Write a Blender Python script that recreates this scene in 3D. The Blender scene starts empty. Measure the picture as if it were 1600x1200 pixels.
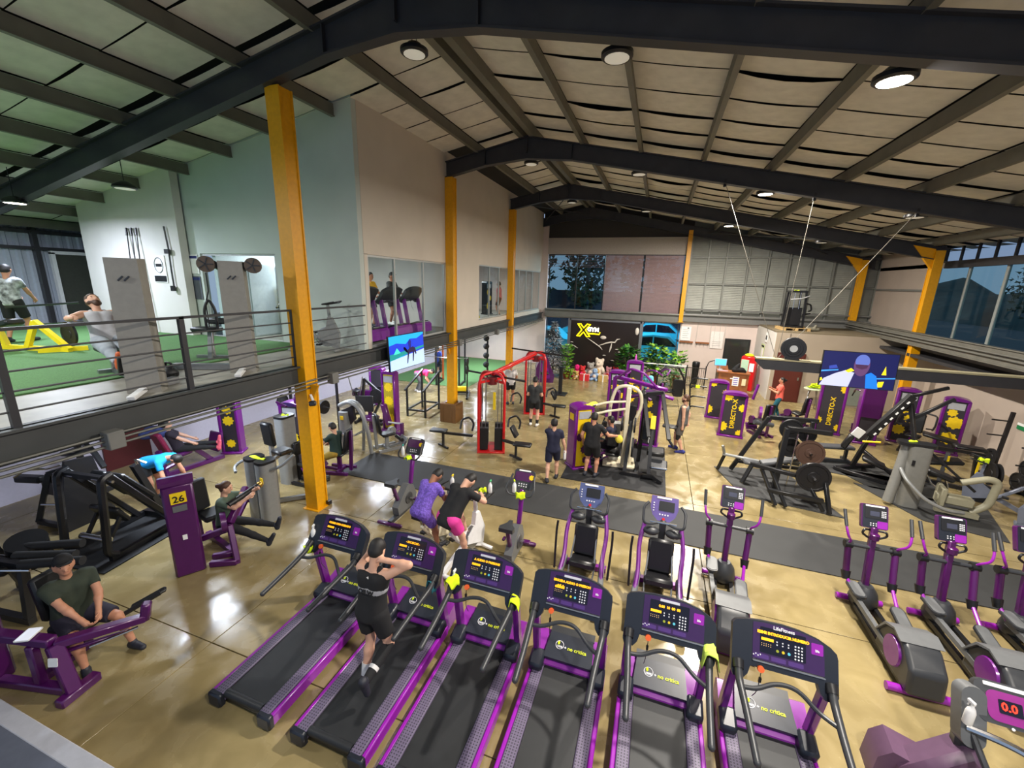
import bpy, math, random
import numpy as np
from mathutils import Vector as V, Matrix, Euler
random.seed(7)
SC = bpy.context.scene
COL = SC.collection
PI = math.pi

# ---------------------------------------------------------------- camera, sky, lamps, exposure
def look_camera():
    cd = bpy.data.cameras.new('camera'); cd.sensor_width = 36.0; cd.lens = 651.0/1600*36
    cd.clip_start = .05; cd.clip_end = 300
    o = bpy.data.objects.new('camera', cd); COL.objects.link(o)
    R = ((0.944404, 0.327759, 0.025977), (0.101726, -0.216151, -0.971046), (-0.312654, 0.919703, -0.237476))
    m = Matrix(((R[0][0], -R[1][0], -R[2][0], 0.0), (R[0][1], -R[1][1], -R[2][1], 0.0), (R[0][2], -R[1][2], -R[2][2], 4.8), (0, 0, 0, 1)))
    o.matrix_world = m
    SC.camera = o
look_camera()
SC.view_settings.view_transform = 'Standard'; SC.view_settings.look = 'None'
SC.view_settings.exposure = -0.95; SC.view_settings.gamma = 1.0
SC.view_settings.use_curve_mapping = False
W = bpy.data.worlds.new('dusk_sky'); SC.world = W; W.use_nodes = True
_n = W.node_tree.nodes; _n.clear()
_bg = _n.new('ShaderNodeBackground'); _wo = _n.new('ShaderNodeOutputWorld')
_bg.inputs[0].default_value = (.40, .52, .72, 1); _bg.inputs[1].default_value = 1.5
W.node_tree.links.new(_bg.outputs[0], _wo.inputs[0])

def lamp(name, loc, power, size, color=(1, .93, .8), rot=(0, 0, 0), spread=PI, sy=None):
    ld = bpy.data.lights.new(name, 'AREA'); ld.shape = 'DISK' if sy is None else 'RECTANGLE'; ld.size = size
    if sy: ld.size_y = sy
    ld.energy = power; ld.color = color; ld.spread = spread
    o = bpy.data.objects.new(name, ld); COL.objects.link(o); o.location = loc; o.rotation_euler = rot
    return o
HB = [(x, y) for y in (.2, 6.6, 13.0, 19.2) for x in (-4.0, -.87, 2.3, 5.5)]      # high-bay positions
ROOFZ = lambda x: 8.97 - .197*abs(x+4)
DROP = lambda x: .74 if x < -3 else .56
for i, (x, y) in enumerate(HB):
    if abs(x-2.3) < .1: lamp('high_bay_lamp', (x, y, ROOFZ(x)-DROP(x)-.04), 1750 if y > 1 else 900, .34, (1, .93, .83))
    elif y < 1: lamp('high_bay_lamp', (x, y, ROOFZ(x)-DROP(x)-.04), 420 if x > 3 else 45, .34, (1, .93, .83))
MZ = [(-8.6, 5.2), (-8.9, 8.6), (-8.9, 11.8), (-9.2, 15.0), (-9.2, 18.4), (-9.2, 21.6)]
for (x, y) in MZ:
    lamp('batten_lamp', (x, y, 2.60), 300 if y < 14 else 340, .12, (.80, .88, 1.0), sy=1.2)
lamp('loft_lamp_and_fill', (-14.3, 6.0, 6.25), 560, .5, (.74, .82, 1.0))
lamp('loft_lamp_and_fill', (-9.5, .6, 7.0), 650, .5, (.96, .97, .95))  # unseen fill light added to brighten the turf and loft front wall
lamp('loft_lamp_and_fill', (-14, .8, 6.4), 300, .5, (.96, .97, .95))  # second unseen fill, added for the far side of the loft
lamp('loft_lamp_and_fill', (-11.0, 4.0, 6.7), 160, .5, (.95, 1.0, .95))
for (x, y, p) in ((-9.2, 10.4, 190), (-9.6, 17.0, 170), (-9.6, 21.0, 170), (-10.4, 10.2, 150)):
    lamp('room_lamp', (x, y, 5.75), p, .7, (.88, .95, 1.0))

# ---------------------------------------------------------------- materials
def lin(c):
    return tuple(((x/255)/12.92 if x/255 <= .04045 else ((x/255+.055)/1.055)**2.4) for x in c)
MATS = {}
def mat(name, rgb, rough=.5, metal=0., var=.05, scale=14., bump=0., emit=0., spec=.5, coat=0.):
    if name in MATS: return MATS[name]
    m = bpy.data.materials.new(name); m.use_nodes = True
    nt = m.node_tree; b = nt.nodes['Principled BSDF']; c = lin(rgb)
    b.inputs['Roughness'].default_value = rough; b.inputs['Metallic'].default_value = metal
    b.inputs['Specular IOR Level'].default_value = spec
    if coat: b.inputs['Coat Weight'].default_value = coat; b.inputs['Coat Roughness'].default_value = .12
    if emit:
        b.inputs['Base Color'].default_value = (*c, 1)
        b.inputs['Emission Color'].default_value = (*c, 1); b.inputs['Emission Strength'].default_value = emit
    else:
        tc = nt.nodes.new('ShaderNodeTexCoord'); no = nt.nodes.new('ShaderNodeTexNoise')
        no.inputs['Scale'].default_value = scale; no.inputs['Detail'].default_value = 3
        rp = nt.nodes.new('ShaderNodeValToRGB'); rp.color_ramp.elements[0].position = .3; rp.color_ramp.elements[1].position = .7
        rp.color_ramp.elements[0].color = (*[x*(1-var) for x in c], 1); rp.color_ramp.elements[1].color = (*[min(1, x*(1+var)) for x in c], 1)
        nt.links.new(tc.outputs['Object'], no.inputs['Vector']); nt.links.new(no.outputs['Fac'], rp.inputs['Fac'])
        nt.links.new(rp.outputs['Color'], b.inputs['Base Color'])
        if bump:
            bp = nt.nodes.new('ShaderNodeBump'); bp.inputs['Strength'].default_value = bump; bp.inputs['Distance'].default_value = .02
            nt.links.new(no.outputs['Fac'], bp.inputs['Height']); nt.links.new(bp.outputs['Normal'], b.inputs['Normal'])
    MATS[name] = m
    return m
def glass_mat(name, tint, refl=.12, rough=.0):
    m = bpy.data.materials.new(name); m.use_nodes = True; nt = m.node_tree; nt.nodes.clear()
    t = nt.nodes.new('ShaderNodeBsdfTransparent'); t.inputs[0].default_value = (*tint, 1)
    g = nt.nodes.new('ShaderNodeBsdfGlossy'); g.inputs['Roughness'].default_value = rough
    fw_ = nt.nodes.new('ShaderNodeLayerWeight'); fw_.inputs[0].default_value = .5
    pw = nt.nodes.new('ShaderNodeMath'); pw.operation = 'POWER'; pw.inputs[1].default_value = 5.0
    lw = nt.nodes.new('ShaderNodeMath'); lw.operation = 'MULTIPLY_ADD'; lw.inputs[1].default_value = .45; lw.inputs[2].default_value = .022
    nt.links.new(fw_.outputs['Facing'], pw.inputs[0]); nt.links.new(pw.outputs[0], lw.inputs[0])
    mx = nt.nodes.new('ShaderNodeMixShader'); o = nt.nodes.new('ShaderNodeOutputMaterial')
    nt.links.new(lw.outputs[0], mx.inputs[0]); nt.links.new(t.outputs[0], mx.inputs[1]); nt.links.new(g.outputs[0], mx.inputs[2])
    nt.links.new(mx.outputs[0], o.inputs[0]); MATS[name] = m
    return m
black = mat('black_paint', (24, 24, 27), .38)
blackmetal = mat('black_satin_steel', (34, 35, 38), .35, .3)
rubber = mat('black_rubber', (30, 31, 34), .75, var=.2)
vinyl = mat('black_vinyl', (22, 23, 26), .42, bump=.05)
greyvinyl = mat('grey_vinyl', (70, 72, 76), .45)
chrome = mat('chrome', (215, 215, 218), .16, 1.0, var=.03)
steel = mat('brushed_steel', (150, 152, 155), .35, .8)
silver = mat('silver_paint', (140, 142, 142), .38, .25)
dkgrey = mat('dark_grey_plastic', (48, 50, 54), .42)
navygrey = mat('blue_black_plastic', (28, 32, 42), .36)
mdgrey = mat('mid_grey_plastic', (96, 98, 100), .45)
ltgrey = mat('light_grey_plastic', (170, 172, 174), .45)
purple = mat('purple_paint', (108, 20, 126), .30, .1, coat=.4)
dkpurple = mat('deep_purple_paint', (76, 16, 84), .32, .1, coat=.3)
magenta = mat('magenta_purple', (142, 26, 160), .32, coat=.3)
screenp = mat('purple_print', (52, 24, 76), .35)
yellow = mat('yellow_paint', (222, 156, 0), .42, var=.06)
gearyel = mat('gear_yellow', (236, 200, 16), .5)
limey = mat('lime_cloth', (208, 236, 20), .85, bump=.3)
white = mat('white_plastic', (228, 228, 228), .4, var=.04)
paper = mat('white_paper', (232, 232, 230), .8, var=.03)
cream = mat('cream_paint', (214, 204, 176), .38)
red = mat('red_paint', (196, 24, 28), .34, coat=.3)
orange = mat('orange_plastic', (226, 96, 40), .4)
wood = mat('brown_wood', (140, 84, 44), .5, scale=5, var=.25)
walnut = mat('dark_wood', (74, 56, 44), .5, scale=5, var=.25)
amber = mat('amber_display', (255, 176, 10), emit=1.6)
redled = mat('red_display', (255, 50, 24), emit=2.0)
iron = mat('cast_iron', (32, 32, 35), .5, .3, bump=.1)
bronze = mat('bronze_iron', (88, 66, 56), .5, .3)
beamgrey = mat('grey_beam_paint', (108, 108, 104), .5, var=.12, scale=3)
darkbeam = mat('dark_beam_paint', (46, 46, 50), .5, var=.15, scale=3)
purlinm = mat('purlin_paint', (104, 102, 92), .55, var=.1, scale=3)
turfm = mat('green_turf', (78, 118, 66), .9, var=.25, scale=60, bump=.5)
leaf = mat('green_leaf', (70, 128, 40), .5, var=.3)
leafl = mat('light_green_leaf', (132, 176, 52), .5, var=.3)
terra = mat('terracotta', (150, 70, 44), .7)
clearglass = glass_mat('clear_glass', (.93, .96, .95))
darkglass = glass_mat('dark_glass', (.62, .76, .78))
lamplit = mat('lit_lamp_lens', (255, 240, 215), emit=28)
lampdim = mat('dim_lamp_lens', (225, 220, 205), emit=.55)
tubelit = mat('lit_tube', (225, 235, 255), emit=9)

# ---------------------------------------------------------------- mesh building
def fillet(pts, r, n=4):
    pts = [V(p) for p in pts]
    if len(pts) < 3: return pts
    out = [pts[0]]
    for a, b, c in zip(pts, pts[1:], pts[2:]):
        d1 = (a-b); d2 = (c-b); k = min(r, d1.length*.48, d2.length*.48)
        p = b+d1.normalized()*k; q = b+d2.normalized()*k
        for i in range(n+1):
            t = i/n; out.append(p*(1-t)**2+b*2*t*(1-t)+q*t*t)
    out.append(pts[-1])
    return out
class G:
    def __init__(s): s.v = []; s.f = []
    def add(s, vs, fs):
        o = len(s.v); s.v += [tuple(x) for x in vs]; s.f += [tuple(i+o for i in f) for f in fs]; return s
    def box(s, c, d, rot=None, b=0.):
        hx, hy, hz = d[0]/2, d[1]/2, d[2]/2
        if b <= 0:
            vs = [V((x, y, z)) for z in (-hz, hz) for y in (-hy, hy) for x in (-hx, hx)]
            fs = [(0, 2, 3, 1), (4, 5, 7, 6), (0, 1, 5, 4), (2, 6, 7, 3), (0, 4, 6, 2), (1, 3, 7, 5)]
        else:
            b = min(b, hx*.95, hy*.95, hz*.95); vs = []; 
            ix = {}
            for sx in (-1, 1):
                for sy in (-1, 1):
                    for sz in (-1, 1):
                        for a in range(3):
                            p = [sx*(hx-b), sy*(hy-b), sz*(hz-b)]
                            p[a] = (sx*hx, sy*hy, sz*hz)[a]
                            ix[(sx, sy, sz, a)] = len(vs); vs.append(V(p))
            fs = []
            for a in range(3):
                o1, o2 = [(1, 2), (2, 0), (0, 1)][a]
                for sg in (-1, 1):
                    q = []
                    for (u, w) in ((-1, -1), (1, -1), (1, 1), (-1, 1)):
                        k = [0, 0, 0]; k[a] = sg; k[o1] = u; k[o2] = w; q.append(ix[(k[0], k[1], k[2], a)])
                    fs.append(tuple(q if sg > 0 else q[::-1]))
            for a in range(3):
                o1, o2 = [(1, 2), (2, 0), (0, 1)][a]
                for s1 in (-1, 1):
                    for s2 in (-1, 1):
                        k0 = [0, 0, 0]; k0[o1] = s1; k0[o2] = s2; k1 = k0[:]; k0[a] = -1; k1[a] = 1
                        q = [ix[(*k0, o1)], ix[(*k1, o1)], ix[(*k1, o2)], ix[(*k0, o2)]]
                        fs.append(tuple(q[::-1] if s1*s2 > 0 else q))
            for sx in (-1, 1):
                for sy in (-1, 1):
                    for sz in (-1, 1):
                        q = (ix[(sx, sy, sz, 0)], ix[(sx, sy, sz, 1)], ix[(sx, sy, sz, 2)])
                        fs.append(q if sx*sy*sz > 0 else q[::-1])
        m = Euler(rot).to_matrix() if rot else None
        c = V(c)
        return s.add([(m@p if m else p)+c for p in vs], fs)
    def bb(s, x0, x1, y0, y1, z0, z1, b=0.):
        return s.box(((x0+x1)/2, (y0+y1)/2, (z0+z1)/2), (abs(x1-x0), abs(y1-y0), abs(z1-z0)), None, b)
    def bar(s, p, q, w, h=None, up=(0, 0, 1), b=0.):
        p = V(p); q = V(q); h = h or w; d = q-p; L = d.length
        if L < 1e-6: return s
        d.normalize(); u = V(up)
        if abs(d.dot(u)) > .98: u = V((0, 1, 0))
        x = d.cross(u).normalized(); z = x.cross(d)
        m = Matrix((x, d, z)).transposed()
        g = G().box((0, 0, 0), (w, L, h), None, b)
        c = (p+q)/2
        return s.add([m@V(v)+c for v in g.v], g.f)
    def tube(s, pts, r, n=8, fil=0., cap=True, closed=False):
        pts = fillet(pts, fil) if fil else [V(p) for p in pts]
        m = len(pts); rs = r if isinstance(r, (list, tuple)) else [r]*m
        if len(rs) != m: rs = [rs[0]+(rs[-1]-rs[0])*i/(m-1) for i in range(m)]
        t = []
        for i in range(m):
            if closed: d = pts[(i+1) % m]-pts[i-1]
            else: d = pts[min(i+1, m-1)]-pts[max(i-1, 0)]
            t.append(d.normalized() if d.length > 1e-9 else V((0, 0, 1)))
        u = t[0].orthogonal().normalized(); vs = []
        for i in range(m):
            u = (u-t[i]*u.dot(t[i]))
            u = u.normalized() if u.length > 1e-6 else t[i].orthogonal().normalized()
            w = t[i].cross(u)
            for k in range(n):
                a = 2*PI*k/n; vs.append(pts[i]+(u*math.cos(a)+w*math.sin(a))*rs[i])
        fs = []
        for i in range(m if closed else m-1):
            j = (i+1) % m
            for k in range(n):
                l = (k+1) % n; fs.append((i*n+k, i*n+l, j*n+l, j*n+k))
        if cap and not closed: fs += [tuple(range(n))[::-1], tuple(range((m-1)*n, m*n))]
        return s.add(vs, fs)
    def cyl(s, p, q, r, r2=None, n=14): return s.tube([p, q], [r, r if r2 is None else r2], n)
    def lathe(s, prof, c=(0, 0, 0), n=16, axis='z'):
        c = V(c); vs = []
        for (r, z) in prof:
            for k in range(n):
                a = 2*PI*k/n; p = (r*math.cos(a), r*math.sin(a), z)
                if axis == 'y': p = (p[0], p[2], p[1])
                if axis == 'x': p = (p[2], p[0], p[1])
                vs.append(V(p)+c)
        fs = []
        for i in range(len(prof)-1):
            for k in range(n):
                l = (k+1) % n; q = (i*n+k, i*n+l, (i+1)*n+l, (i+1)*n+k)
                fs.append(q if axis != 'y' else q[::-1])
        e = [tuple(range(n))[::-1], tuple(range((len(prof)-1)*n, len(prof)*n))]
        fs += e if axis != 'y' else [x[::-1] for x in e]
        return s.add(vs, fs)
    def ell(s, c, r, n=12, m=8):
        if not isinstance(r, (tuple, list)): r = (r, r, r)
        vs = [(c[0], c[1], c[2]-r[2])]
        for i in range(1, m):
            a = -PI/2+PI*i/m
            for k in range(n):
                b = 2*PI*k/n; vs.append((c[0]+r[0]*math.cos(a)*math.cos(b), c[1]+r[1]*math.cos(a)*math.sin(b), c[2]+r[2]*math.sin(a)))
        vs.append((c[0], c[1], c[2]+r[2])); fs = []
        for k in range(n): fs.append((0, 1+(k+1) % n, 1+k))
        for i in range(m-2):
            for k in range(n):
                l = (k+1) % n; fs.append((1+i*n+k, 1+i*n+l, 1+(i+1)*n+l, 1+(i+1)*n+k))
        e = len(vs)-1; o = 1+(m-2)*n
        for k in range(n): fs.append((o+k, o+(k+1) % n, e))
        return s.add(vs, fs)
    def prism(s, poly, t, M=None):
        """polygon in local xy, thickness t along +z, then matrix M"""
        a = sum(p[0]*q[1]-q[0]*p[1] for p, q in zip(poly, poly[1:]+poly[:1]))
        if a < 0: poly = poly[::-1]
        n = len(poly); M = M or Matrix()
        vs = [M@V((p[0], p[1], 0)) for p in poly]+[M@V((p[0], p[1], t)) for p in poly]
        fs = [tuple(range(n))[::-1], tuple(range(n, 2*n))]+[(i, (i+1) % n, n+(i+1) % n, n+i) for i in range(n)]
        return s.add(vs, fs)
    def xf(s, M): s.v = [tuple(M@V(v)) for v in s.v]; return s
    def mesh(s, name, m, ang=38):
        me = bpy.data.meshes.new(name); me.from_pydata(s.v, [], s.f); me.update()
        for x in (m if isinstance(m, (list, tuple)) else [m]): me.materials.append(x)
        me.polygons.foreach_set('use_smooth', [True]*len(me.polygons))
        me.set_sharp_from_angle(angle=math.radians(ang))
        return me
    def to(s, name, m, parent=None, label=None, kind=None, loc=None):
        o = bpy.data.objects.new(name, s.mesh(name, m)); COL.objects.link(o)
        if parent is not None: o.parent = parent
        if label: o['label'] = label
        if kind: o['kind'] = kind
        if loc: o.location = loc
        return o
def frame(o, u, v):
    """matrix with local x=u, y=v, z=u x v at origin o"""
    u = V(u).normalized(); v = V(v); v = (v-u*v.dot(u)).normalized(); w = u.cross(v)
    m = Matrix((u, v, w)).transposed().to_4x4(); m.translation = V(o)
    return m
def thing(name, label, cat, loc=(0, 0, 0), rz=0., group=None):
    o = bpy.data.objects.new(name, None); COL.objects.link(o); o.empty_display_size = .1
    o.location = loc; o.rotation_euler = (0, 0, math.radians(rz)); o['label'] = label; o['category'] = cat
    if group: o['group'] = group
    return o
def solo(o, label, cat, group=None, loc=None, rz=None):
    o['label'] = label; o['category'] = cat
    if group: o['group'] = group
    if loc is not None: o.location = loc
    if rz is not None: o.rotation_euler = (0, 0, math.radians(rz))
    return o
KIDS = {}
def dup(root, loc, rz=0., label=None, group=None):
    kids = {}
    for o in list(COL.objects):
        if o.parent: kids.setdefault(o.parent.name, []).append(o)
    r = root.copy(); COL.objects.link(r); r.location = loc; r.rotation_euler = (0, 0, math.radians(rz))
    if label: r['label'] = label
    if group: r['group'] = group
    def rec(a, b):
        for c in kids.get(a.name, []):
            d = c.copy(); COL.objects.link(d); d.parent = b; rec(c, d)
    rec(root, r)
    return r
def text(body, size, M, m, parent, name='lettering', ext=.002, align='CENTER', bold=0.):
    cu = bpy.data.curves.new('lettering', 'FONT'); cu.body = body; cu.size = size; cu.extrude = ext; cu.align_x = align; cu.align_y = 'CENTER'
    cu.offset = bold; cu.resolution_u = 2
    t = bpy.data.objects.new('tmp', cu); COL.objects.link(t)
    me = bpy.data.meshes.new_from_object(t.evaluated_get(bpy.context.evaluated_depsgraph_get()))
    bpy.data.objects.remove(t); bpy.data.curves.remove(cu)
    me.transform(M); me.materials.clear(); me.materials.append(m)
    o = bpy.data.objects.new(name, me); COL.objects.link(o)
    if parent is not None: o.parent = parent
    return o
def gear(c, r, teeth=10, inner=.0, d=.16):
    p = []
    for i in range(teeth):
        a = 2*PI*i/teeth; w = PI/teeth
        for (k, rr) in ((-.55, r*(1-d)), (-.35, r), (.35, r), (.55, r*(1-d))): p.append((c[0]+rr*math.cos(a+k*w), c[1]+rr*math.sin(a+k*w)))
    return p
def rrect(x0, x1, y0, y1, r, n=4):
    p = []
    for (cx, cy, a0) in ((x1-r, y1-r, 0), (x0+r, y1-r, 90), (x0+r, y0+r, 180), (x1-r, y0+r, 270)):
        for i in range(n+1):
            a = math.radians(a0+90*i/n); p.append((cx+r*math.cos(a), cy+r*math.sin(a)))
    return p
# ---------------------------------------------------------------- the building
def concrete():
    m = bpy.data.materials.new('polished_concrete'); m.use_nodes = True; nt = m.node_tree; b = nt.nodes['Principled BSDF']
    N = nt.nodes.new; L = nt.links.new
    geo = N('ShaderNodeNewGeometry'); n1 = N('ShaderNodeTexNoise'); n2 = N('ShaderNodeTexNoise'); n3 = N('ShaderNodeTexNoise')
    n1.inputs['Scale'].default_value = .55; n1.inputs['Detail'].default_value = 5; n1.inputs['Distortion'].default_value = .3
    n2.inputs['Scale'].default_value = 2.6; n2.inputs['Detail'].default_value = 6; n2.inputs['Distortion'].default_value = .5
    n3.inputs['Scale'].default_value = 30; n3.inputs['Detail'].default_value = 3
    for n in (n1, n2, n3): L(geo.outputs['Position'], n.inputs['Vector'])
    r1 = N('ShaderNodeValToRGB'); e = r1.color_ramp.elements; e[0].position = .32; e[1].position = .68
    e[0].color = (*lin((130, 115, 80)), 1); e[1].color = (*lin((158, 142, 100)), 1)
    r2 = N('ShaderNodeValToRGB'); e = r2.color_ramp.elements; e[0].position = .36; e[1].position = .62
    e[0].color = (.78, .77, .74, 1); e[1].color = (1, 1, 1, 1)
    mx = N('ShaderNodeMix'); mx.data_type = 'RGBA'; mx.blend_type = 'MULTIPLY'; mx.inputs[0].default_value = .85
    L(n1.outputs['Fac'], r1.inputs['Fac']); L(n2.outputs['Fac'], r2.inputs['Fac']); L(r1.outputs[0], mx.inputs[6]); L(r2.outputs[0], mx.inputs[7])
    L(mx.outputs[2], b.inputs['Base Color'])
    mr = N('ShaderNodeMapRange'); mr.inputs['From Min'].default_value = .35; mr.inputs['From Max'].default_value = .65
    mr.inputs['To Min'].default_value = .12; mr.inputs['To Max'].default_value = .32
    L(n2.outputs['Fac'], mr.inputs['Value']); L(mr.outputs[0], b.inputs['Roughness'])
    bp = N('ShaderNodeBump'); bp.inputs['Strength'].default_value = .06; bp.inputs['Distance'].default_value = .01
    L(n3.outputs['Fac'], bp.inputs['Height']); L(bp.outputs[0], b.inputs['Normal'])
    b.inputs['Specular IOR Level'].default_value = .55
    return m
conc = concrete()
floor = G().bb(-13.2, 10, -2, 24.6, -.25, -.03).to('floor', mat('slab_bed', (70, 62, 48), .9), kind='structure')
xs = [-13.2, -11.6, -5.2, 1.2, 7.6, 10]; ys = [-2, -.13, 3.07, 6.27, 9.47, 12.67, 15.87, 19.07, 22.27, 24.6]
for x0, x1 in zip(xs, xs[1:]):
    for y0, y1 in zip(ys, ys[1:]):
        G().bb(x0+.006, x1-.006, y0+.006, y1-.006, -.05, 0, .003).to('concrete_slab', conc, floor)
wallw = mat('white_wall_paint', (206, 202, 196), .75, var=.04, scale=1.5)
wallp = mat('pinkish_wall_paint', (206, 190, 182), .75, var=.04, scale=1.5)
wallg = mat('grey_green_wall_paint', (190, 198, 192), .7, var=.04, scale=1.2)
wallb = mat('beige_wall_paint', (206, 196, 182), .7, var=.04, scale=1.2)
officew = mat('taupe_wall_paint', (170, 156, 138), .7, var=.05, scale=1.2)
mezzc = mat('loft_concrete', (150, 146, 136), .45, var=.18, scale=2)
# --- roof: dark deck, sagging insulation panels, purlins
deckm = mat('roof_deck', (30, 29, 27), .9)
panelm = mat('insulation_panel', (214, 210, 200), .8, var=.08, scale=4, bump=.1)
def roofquad(x0, x1, y0, y1, dz):
    return G().add([(x0, y0, ROOFZ(x0)+dz), (x1, y0, ROOFZ(x1)+dz), (x1, y1, ROOFZ(x1)+dz), (x0, y1, ROOFZ(x0)+dz),
                    (x0, y0, ROOFZ(x0)+dz+.06), (x1, y0, ROOFZ(x1)+dz+.06), (x1, y1, ROOFZ(x1)+dz+.06), (x0, y1, ROOFZ(x0)+dz+.06)],
                   [(0, 3, 2, 1), (4, 5, 6, 7), (0, 1, 5, 4), (1, 2, 6, 5), (2, 3, 7, 6), (3, 0, 4, 7)])
ceiling = roofquad(-4, 10, -2, 24.7, .2).add(*(lambda g: (g.v, g.f))(roofquad(-19.2, -4, -2, 24.7, .2))).to('ceiling', deckm, kind='structure')
RAFY = [-.3, 6.17, 12.6, 18.6, 24.45]
PX = [-4+1.57*k for k in range(-9, 9)]
def panelmesh(L, Wd, sag, slope, tilt):
    g = G(); n = 4; k = 3
    vs = []
    for j in range(k+1):
        for i in range(n+1):
            u = i/n; w = j/k; x = u*L; y = w*Wd
            z = -slope*x - sag*4*u*(1-u)*(.35+.65*(1-w)) - tilt*(1-w)
            vs.append((x, y, z))
    for j in range(k):
        for i in range(n):
            a = j*(n+1)+i; g.f.append((a, a+n+1, a+n+2, a+1))
    g.v = vs
    return g.mesh('ceiling_panel', panelm, 80)
for bay, (y0, y1) in enumerate(zip(RAFY, RAFY[1:])):
    n = 6; w = (y1-y0-.12)/n
    va = {s: [panelmesh(1.52, w-.012, sg, .197*s, tl) for sg, tl in ((.015, .01), (.035, .02), (.075, .03), (.03, .035))] for s in (1, -1)}
    for k, x in enumerate(PX):
        for j in range(n):
            ya = y0+.06+j*w
            if bay == 0 and j < 2: continue
            if bay == 0 and x > 3 and j < 4: continue
            if x < -8.6 and (bay > 1 or (bay == 1 and j > 3)): continue
            if x < -5.7 and bay > 1 : continue
            s = 1 if x > -4.1 else -1
            rr = random.Random(k*97+bay*13+j)
            me = va[s][rr.choice((0, 0, 1, 1, 2, 3) if s > 0 else (0, 0, 0, 1))]
            o = bpy.data.objects.new('ceiling_panel', me); COL.objects.link(o); o.parent = ceiling
            o.location = (x+.025, ya, ROOFZ(x)+.14)
for k, x in enumerate(PX):
    y0, y1 = (-1.5, 24.4) if x > -6 else (-1.5, 8.35 if x > -12.4 else 13)
    if abs(x+4) < .1:
        G().bb(x-.26, x-.10, y0, y1, ROOFZ(x)-.16, ROOFZ(x)+.10).to('purlin', purlinm, ceiling)
        G().bb(x+.06, x+.22, y0, y1, ROOFZ(x)-.16, ROOFZ(x)+.10).to('purlin', purlinm, ceiling)
    else:
        zz = ROOFZ(x)
        G().bb(x-.035, x+.035, y0, y1, zz-.14, zz+.10).bb(x-.035, x+.06, y0, y1, zz-.15, zz-.13).to('purlin', purlinm, ceiling)
# --- rafters (I sections with a haunch at the ridge)
def rafter(y, xl, xr, label, t=.20):
    r = thing('roof_rafter', label, 'roof beam', (0, y, 0), group=None)
    top = lambda x: ROOFZ(x)-.14
    def web(x0, x1, d0, d1, th):
        vs = [(x0, -th/2, top(x0)-d0), (x1, -th/2, top(x1)-d1), (x1, -th/2, top(x1)), (x0, -th/2, top(x0))]
        vs += [(a, th/2, c) for a, b, c in vs]
        return vs, [(0, 1, 2, 3), (7, 6, 5, 4), (0, 4, 5, 1), (1, 5, 6, 2), (2, 6, 7, 3), (3, 7, 4, 0)]
    d = .42
    segs = [(xl, min(-5.3, xr)), ] if xr < -5.3 else []
    pts = [(xl, d)]
    if xl < -5.3: pts.append((-5.3, d))
    pts += [(-4, .56), (-2.7, d), (xr, d)]
    g = G(); fl = G()
    for (a, da), (b, db) in zip(pts, pts[1:]):
        g.add(*web(a, b, da, db, .05))
        for zz, dd in ((0, 0), (1, 1)):
            za, zb = (top(a)-da*zz, top(b)-db*zz)
            fl.bar((a, 0, za), (b, 0, zb), t, .03, up=(0, 1, 0)) if False else fl.add([(a, -t/2, za-.015), (b, -t/2, zb-.015), (b, t/2, zb-.015), (a, t/2, za-.015), (a, -t/2, za+.015), (b, -t/2, zb+.015), (b, t/2, zb+.015), (a, t/2, za+.015)], [(0, 3, 2, 1), (4, 5, 6, 7), (0, 1, 5, 4), (1, 2, 6, 5), (2, 3, 7, 6), (3, 0, 4, 7)])
    g.to('web', darkbeam, r); fl.to('flange', darkbeam, r)
    for x in (-5.3, -4, -2.7):
        if x > xl: G().bb(x-.012, x+.012, -t/2, t/2, top(x)-d, top(x)).to('stiffener', darkbeam, r)
    return r
rafter(6.17, -19, 9.2, 'near dark steel roof rafter passing over the top of the picture')
rafter(12.6, -6.6, 9.2, 'middle dark steel roof rafter that the thin cables hang from')
rafter(18.6, -6.6, 9.0, 'third dark steel roof rafter ending at a yellow haunch on the right')
rafter(24.2, -6.6, 9.2, 'furthest dark steel rafter against the far gable')
# --- columns
def column(x, y, z1, label, w=.27, hau=0, z0=0):
    c = thing('steel_column', label, 'column', (x, y, 0))
    h = w/2
    G().bb(-h, h, -h, -h+.03, z0, z1).bb(-h, h, h-.03, h, z0, z1).bb(-h*.86, h*.86, -h+.02, h-.02, z0, z1).to('shaft', yellow, c)
    G().bb(-h-.05, h+.05, -h-.05, h+.05, z0, z0+.02).to('base_plate', yellow, c)
    return c
c1 = column(-6.5, 6.32, ROOFZ(-6.5)-.58, 'nearest tall yellow steel column between loft railing and treadmills', .30)
c2 = column(-6.5, 12.66, ROOFZ(-6.5)-.58, 'yellow column with a brown box around its foot beside red station')
c3 = column(-6.5, 18.6, ROOFZ(-6.5)-.58, 'furthest left yellow column beside the red pulley frame')
for c in (c1, c2, c3):
    for s in ((0, 1), (0, -1)) if c is not c1 else ((1, 0),):
        M = frame((.0, .02 if s[1] > 0 else 0, 0), (s[0] if s[0] else 0, s[1], 0), (0, 0, 1))
        G().prism([(.14, 2.72), (.34, 2.72), (.14, 2.35)], .04, M).to('gusset', yellow, c)
c4 = column(8.75, 18.6, 6.2, 'right yellow column with wide haunch beside the blue windows', .26)
c5 = column(8.75, 24.15, 6.2, 'short yellow column with haunch high above office roof', .26, z0=3.4)
for c in (c4, c5):
    G().prism([(-.12, 6.25), (-.75, 6.38), (-.12, 5.6)], .12, frame((0, .06, 0), (1, 0, 0), (0, 0, 1))).to('haunch', yellow, c)
column(1.2, 24.2, 7.6, 'thin yellow column between closed blinds and grey louvre wall', .2, z0=2.95)
bx = thing('column_box', 'dark brown wooden box around the foot of a yellow column', 'box', (-6.5, 12.6, 0))
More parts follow.
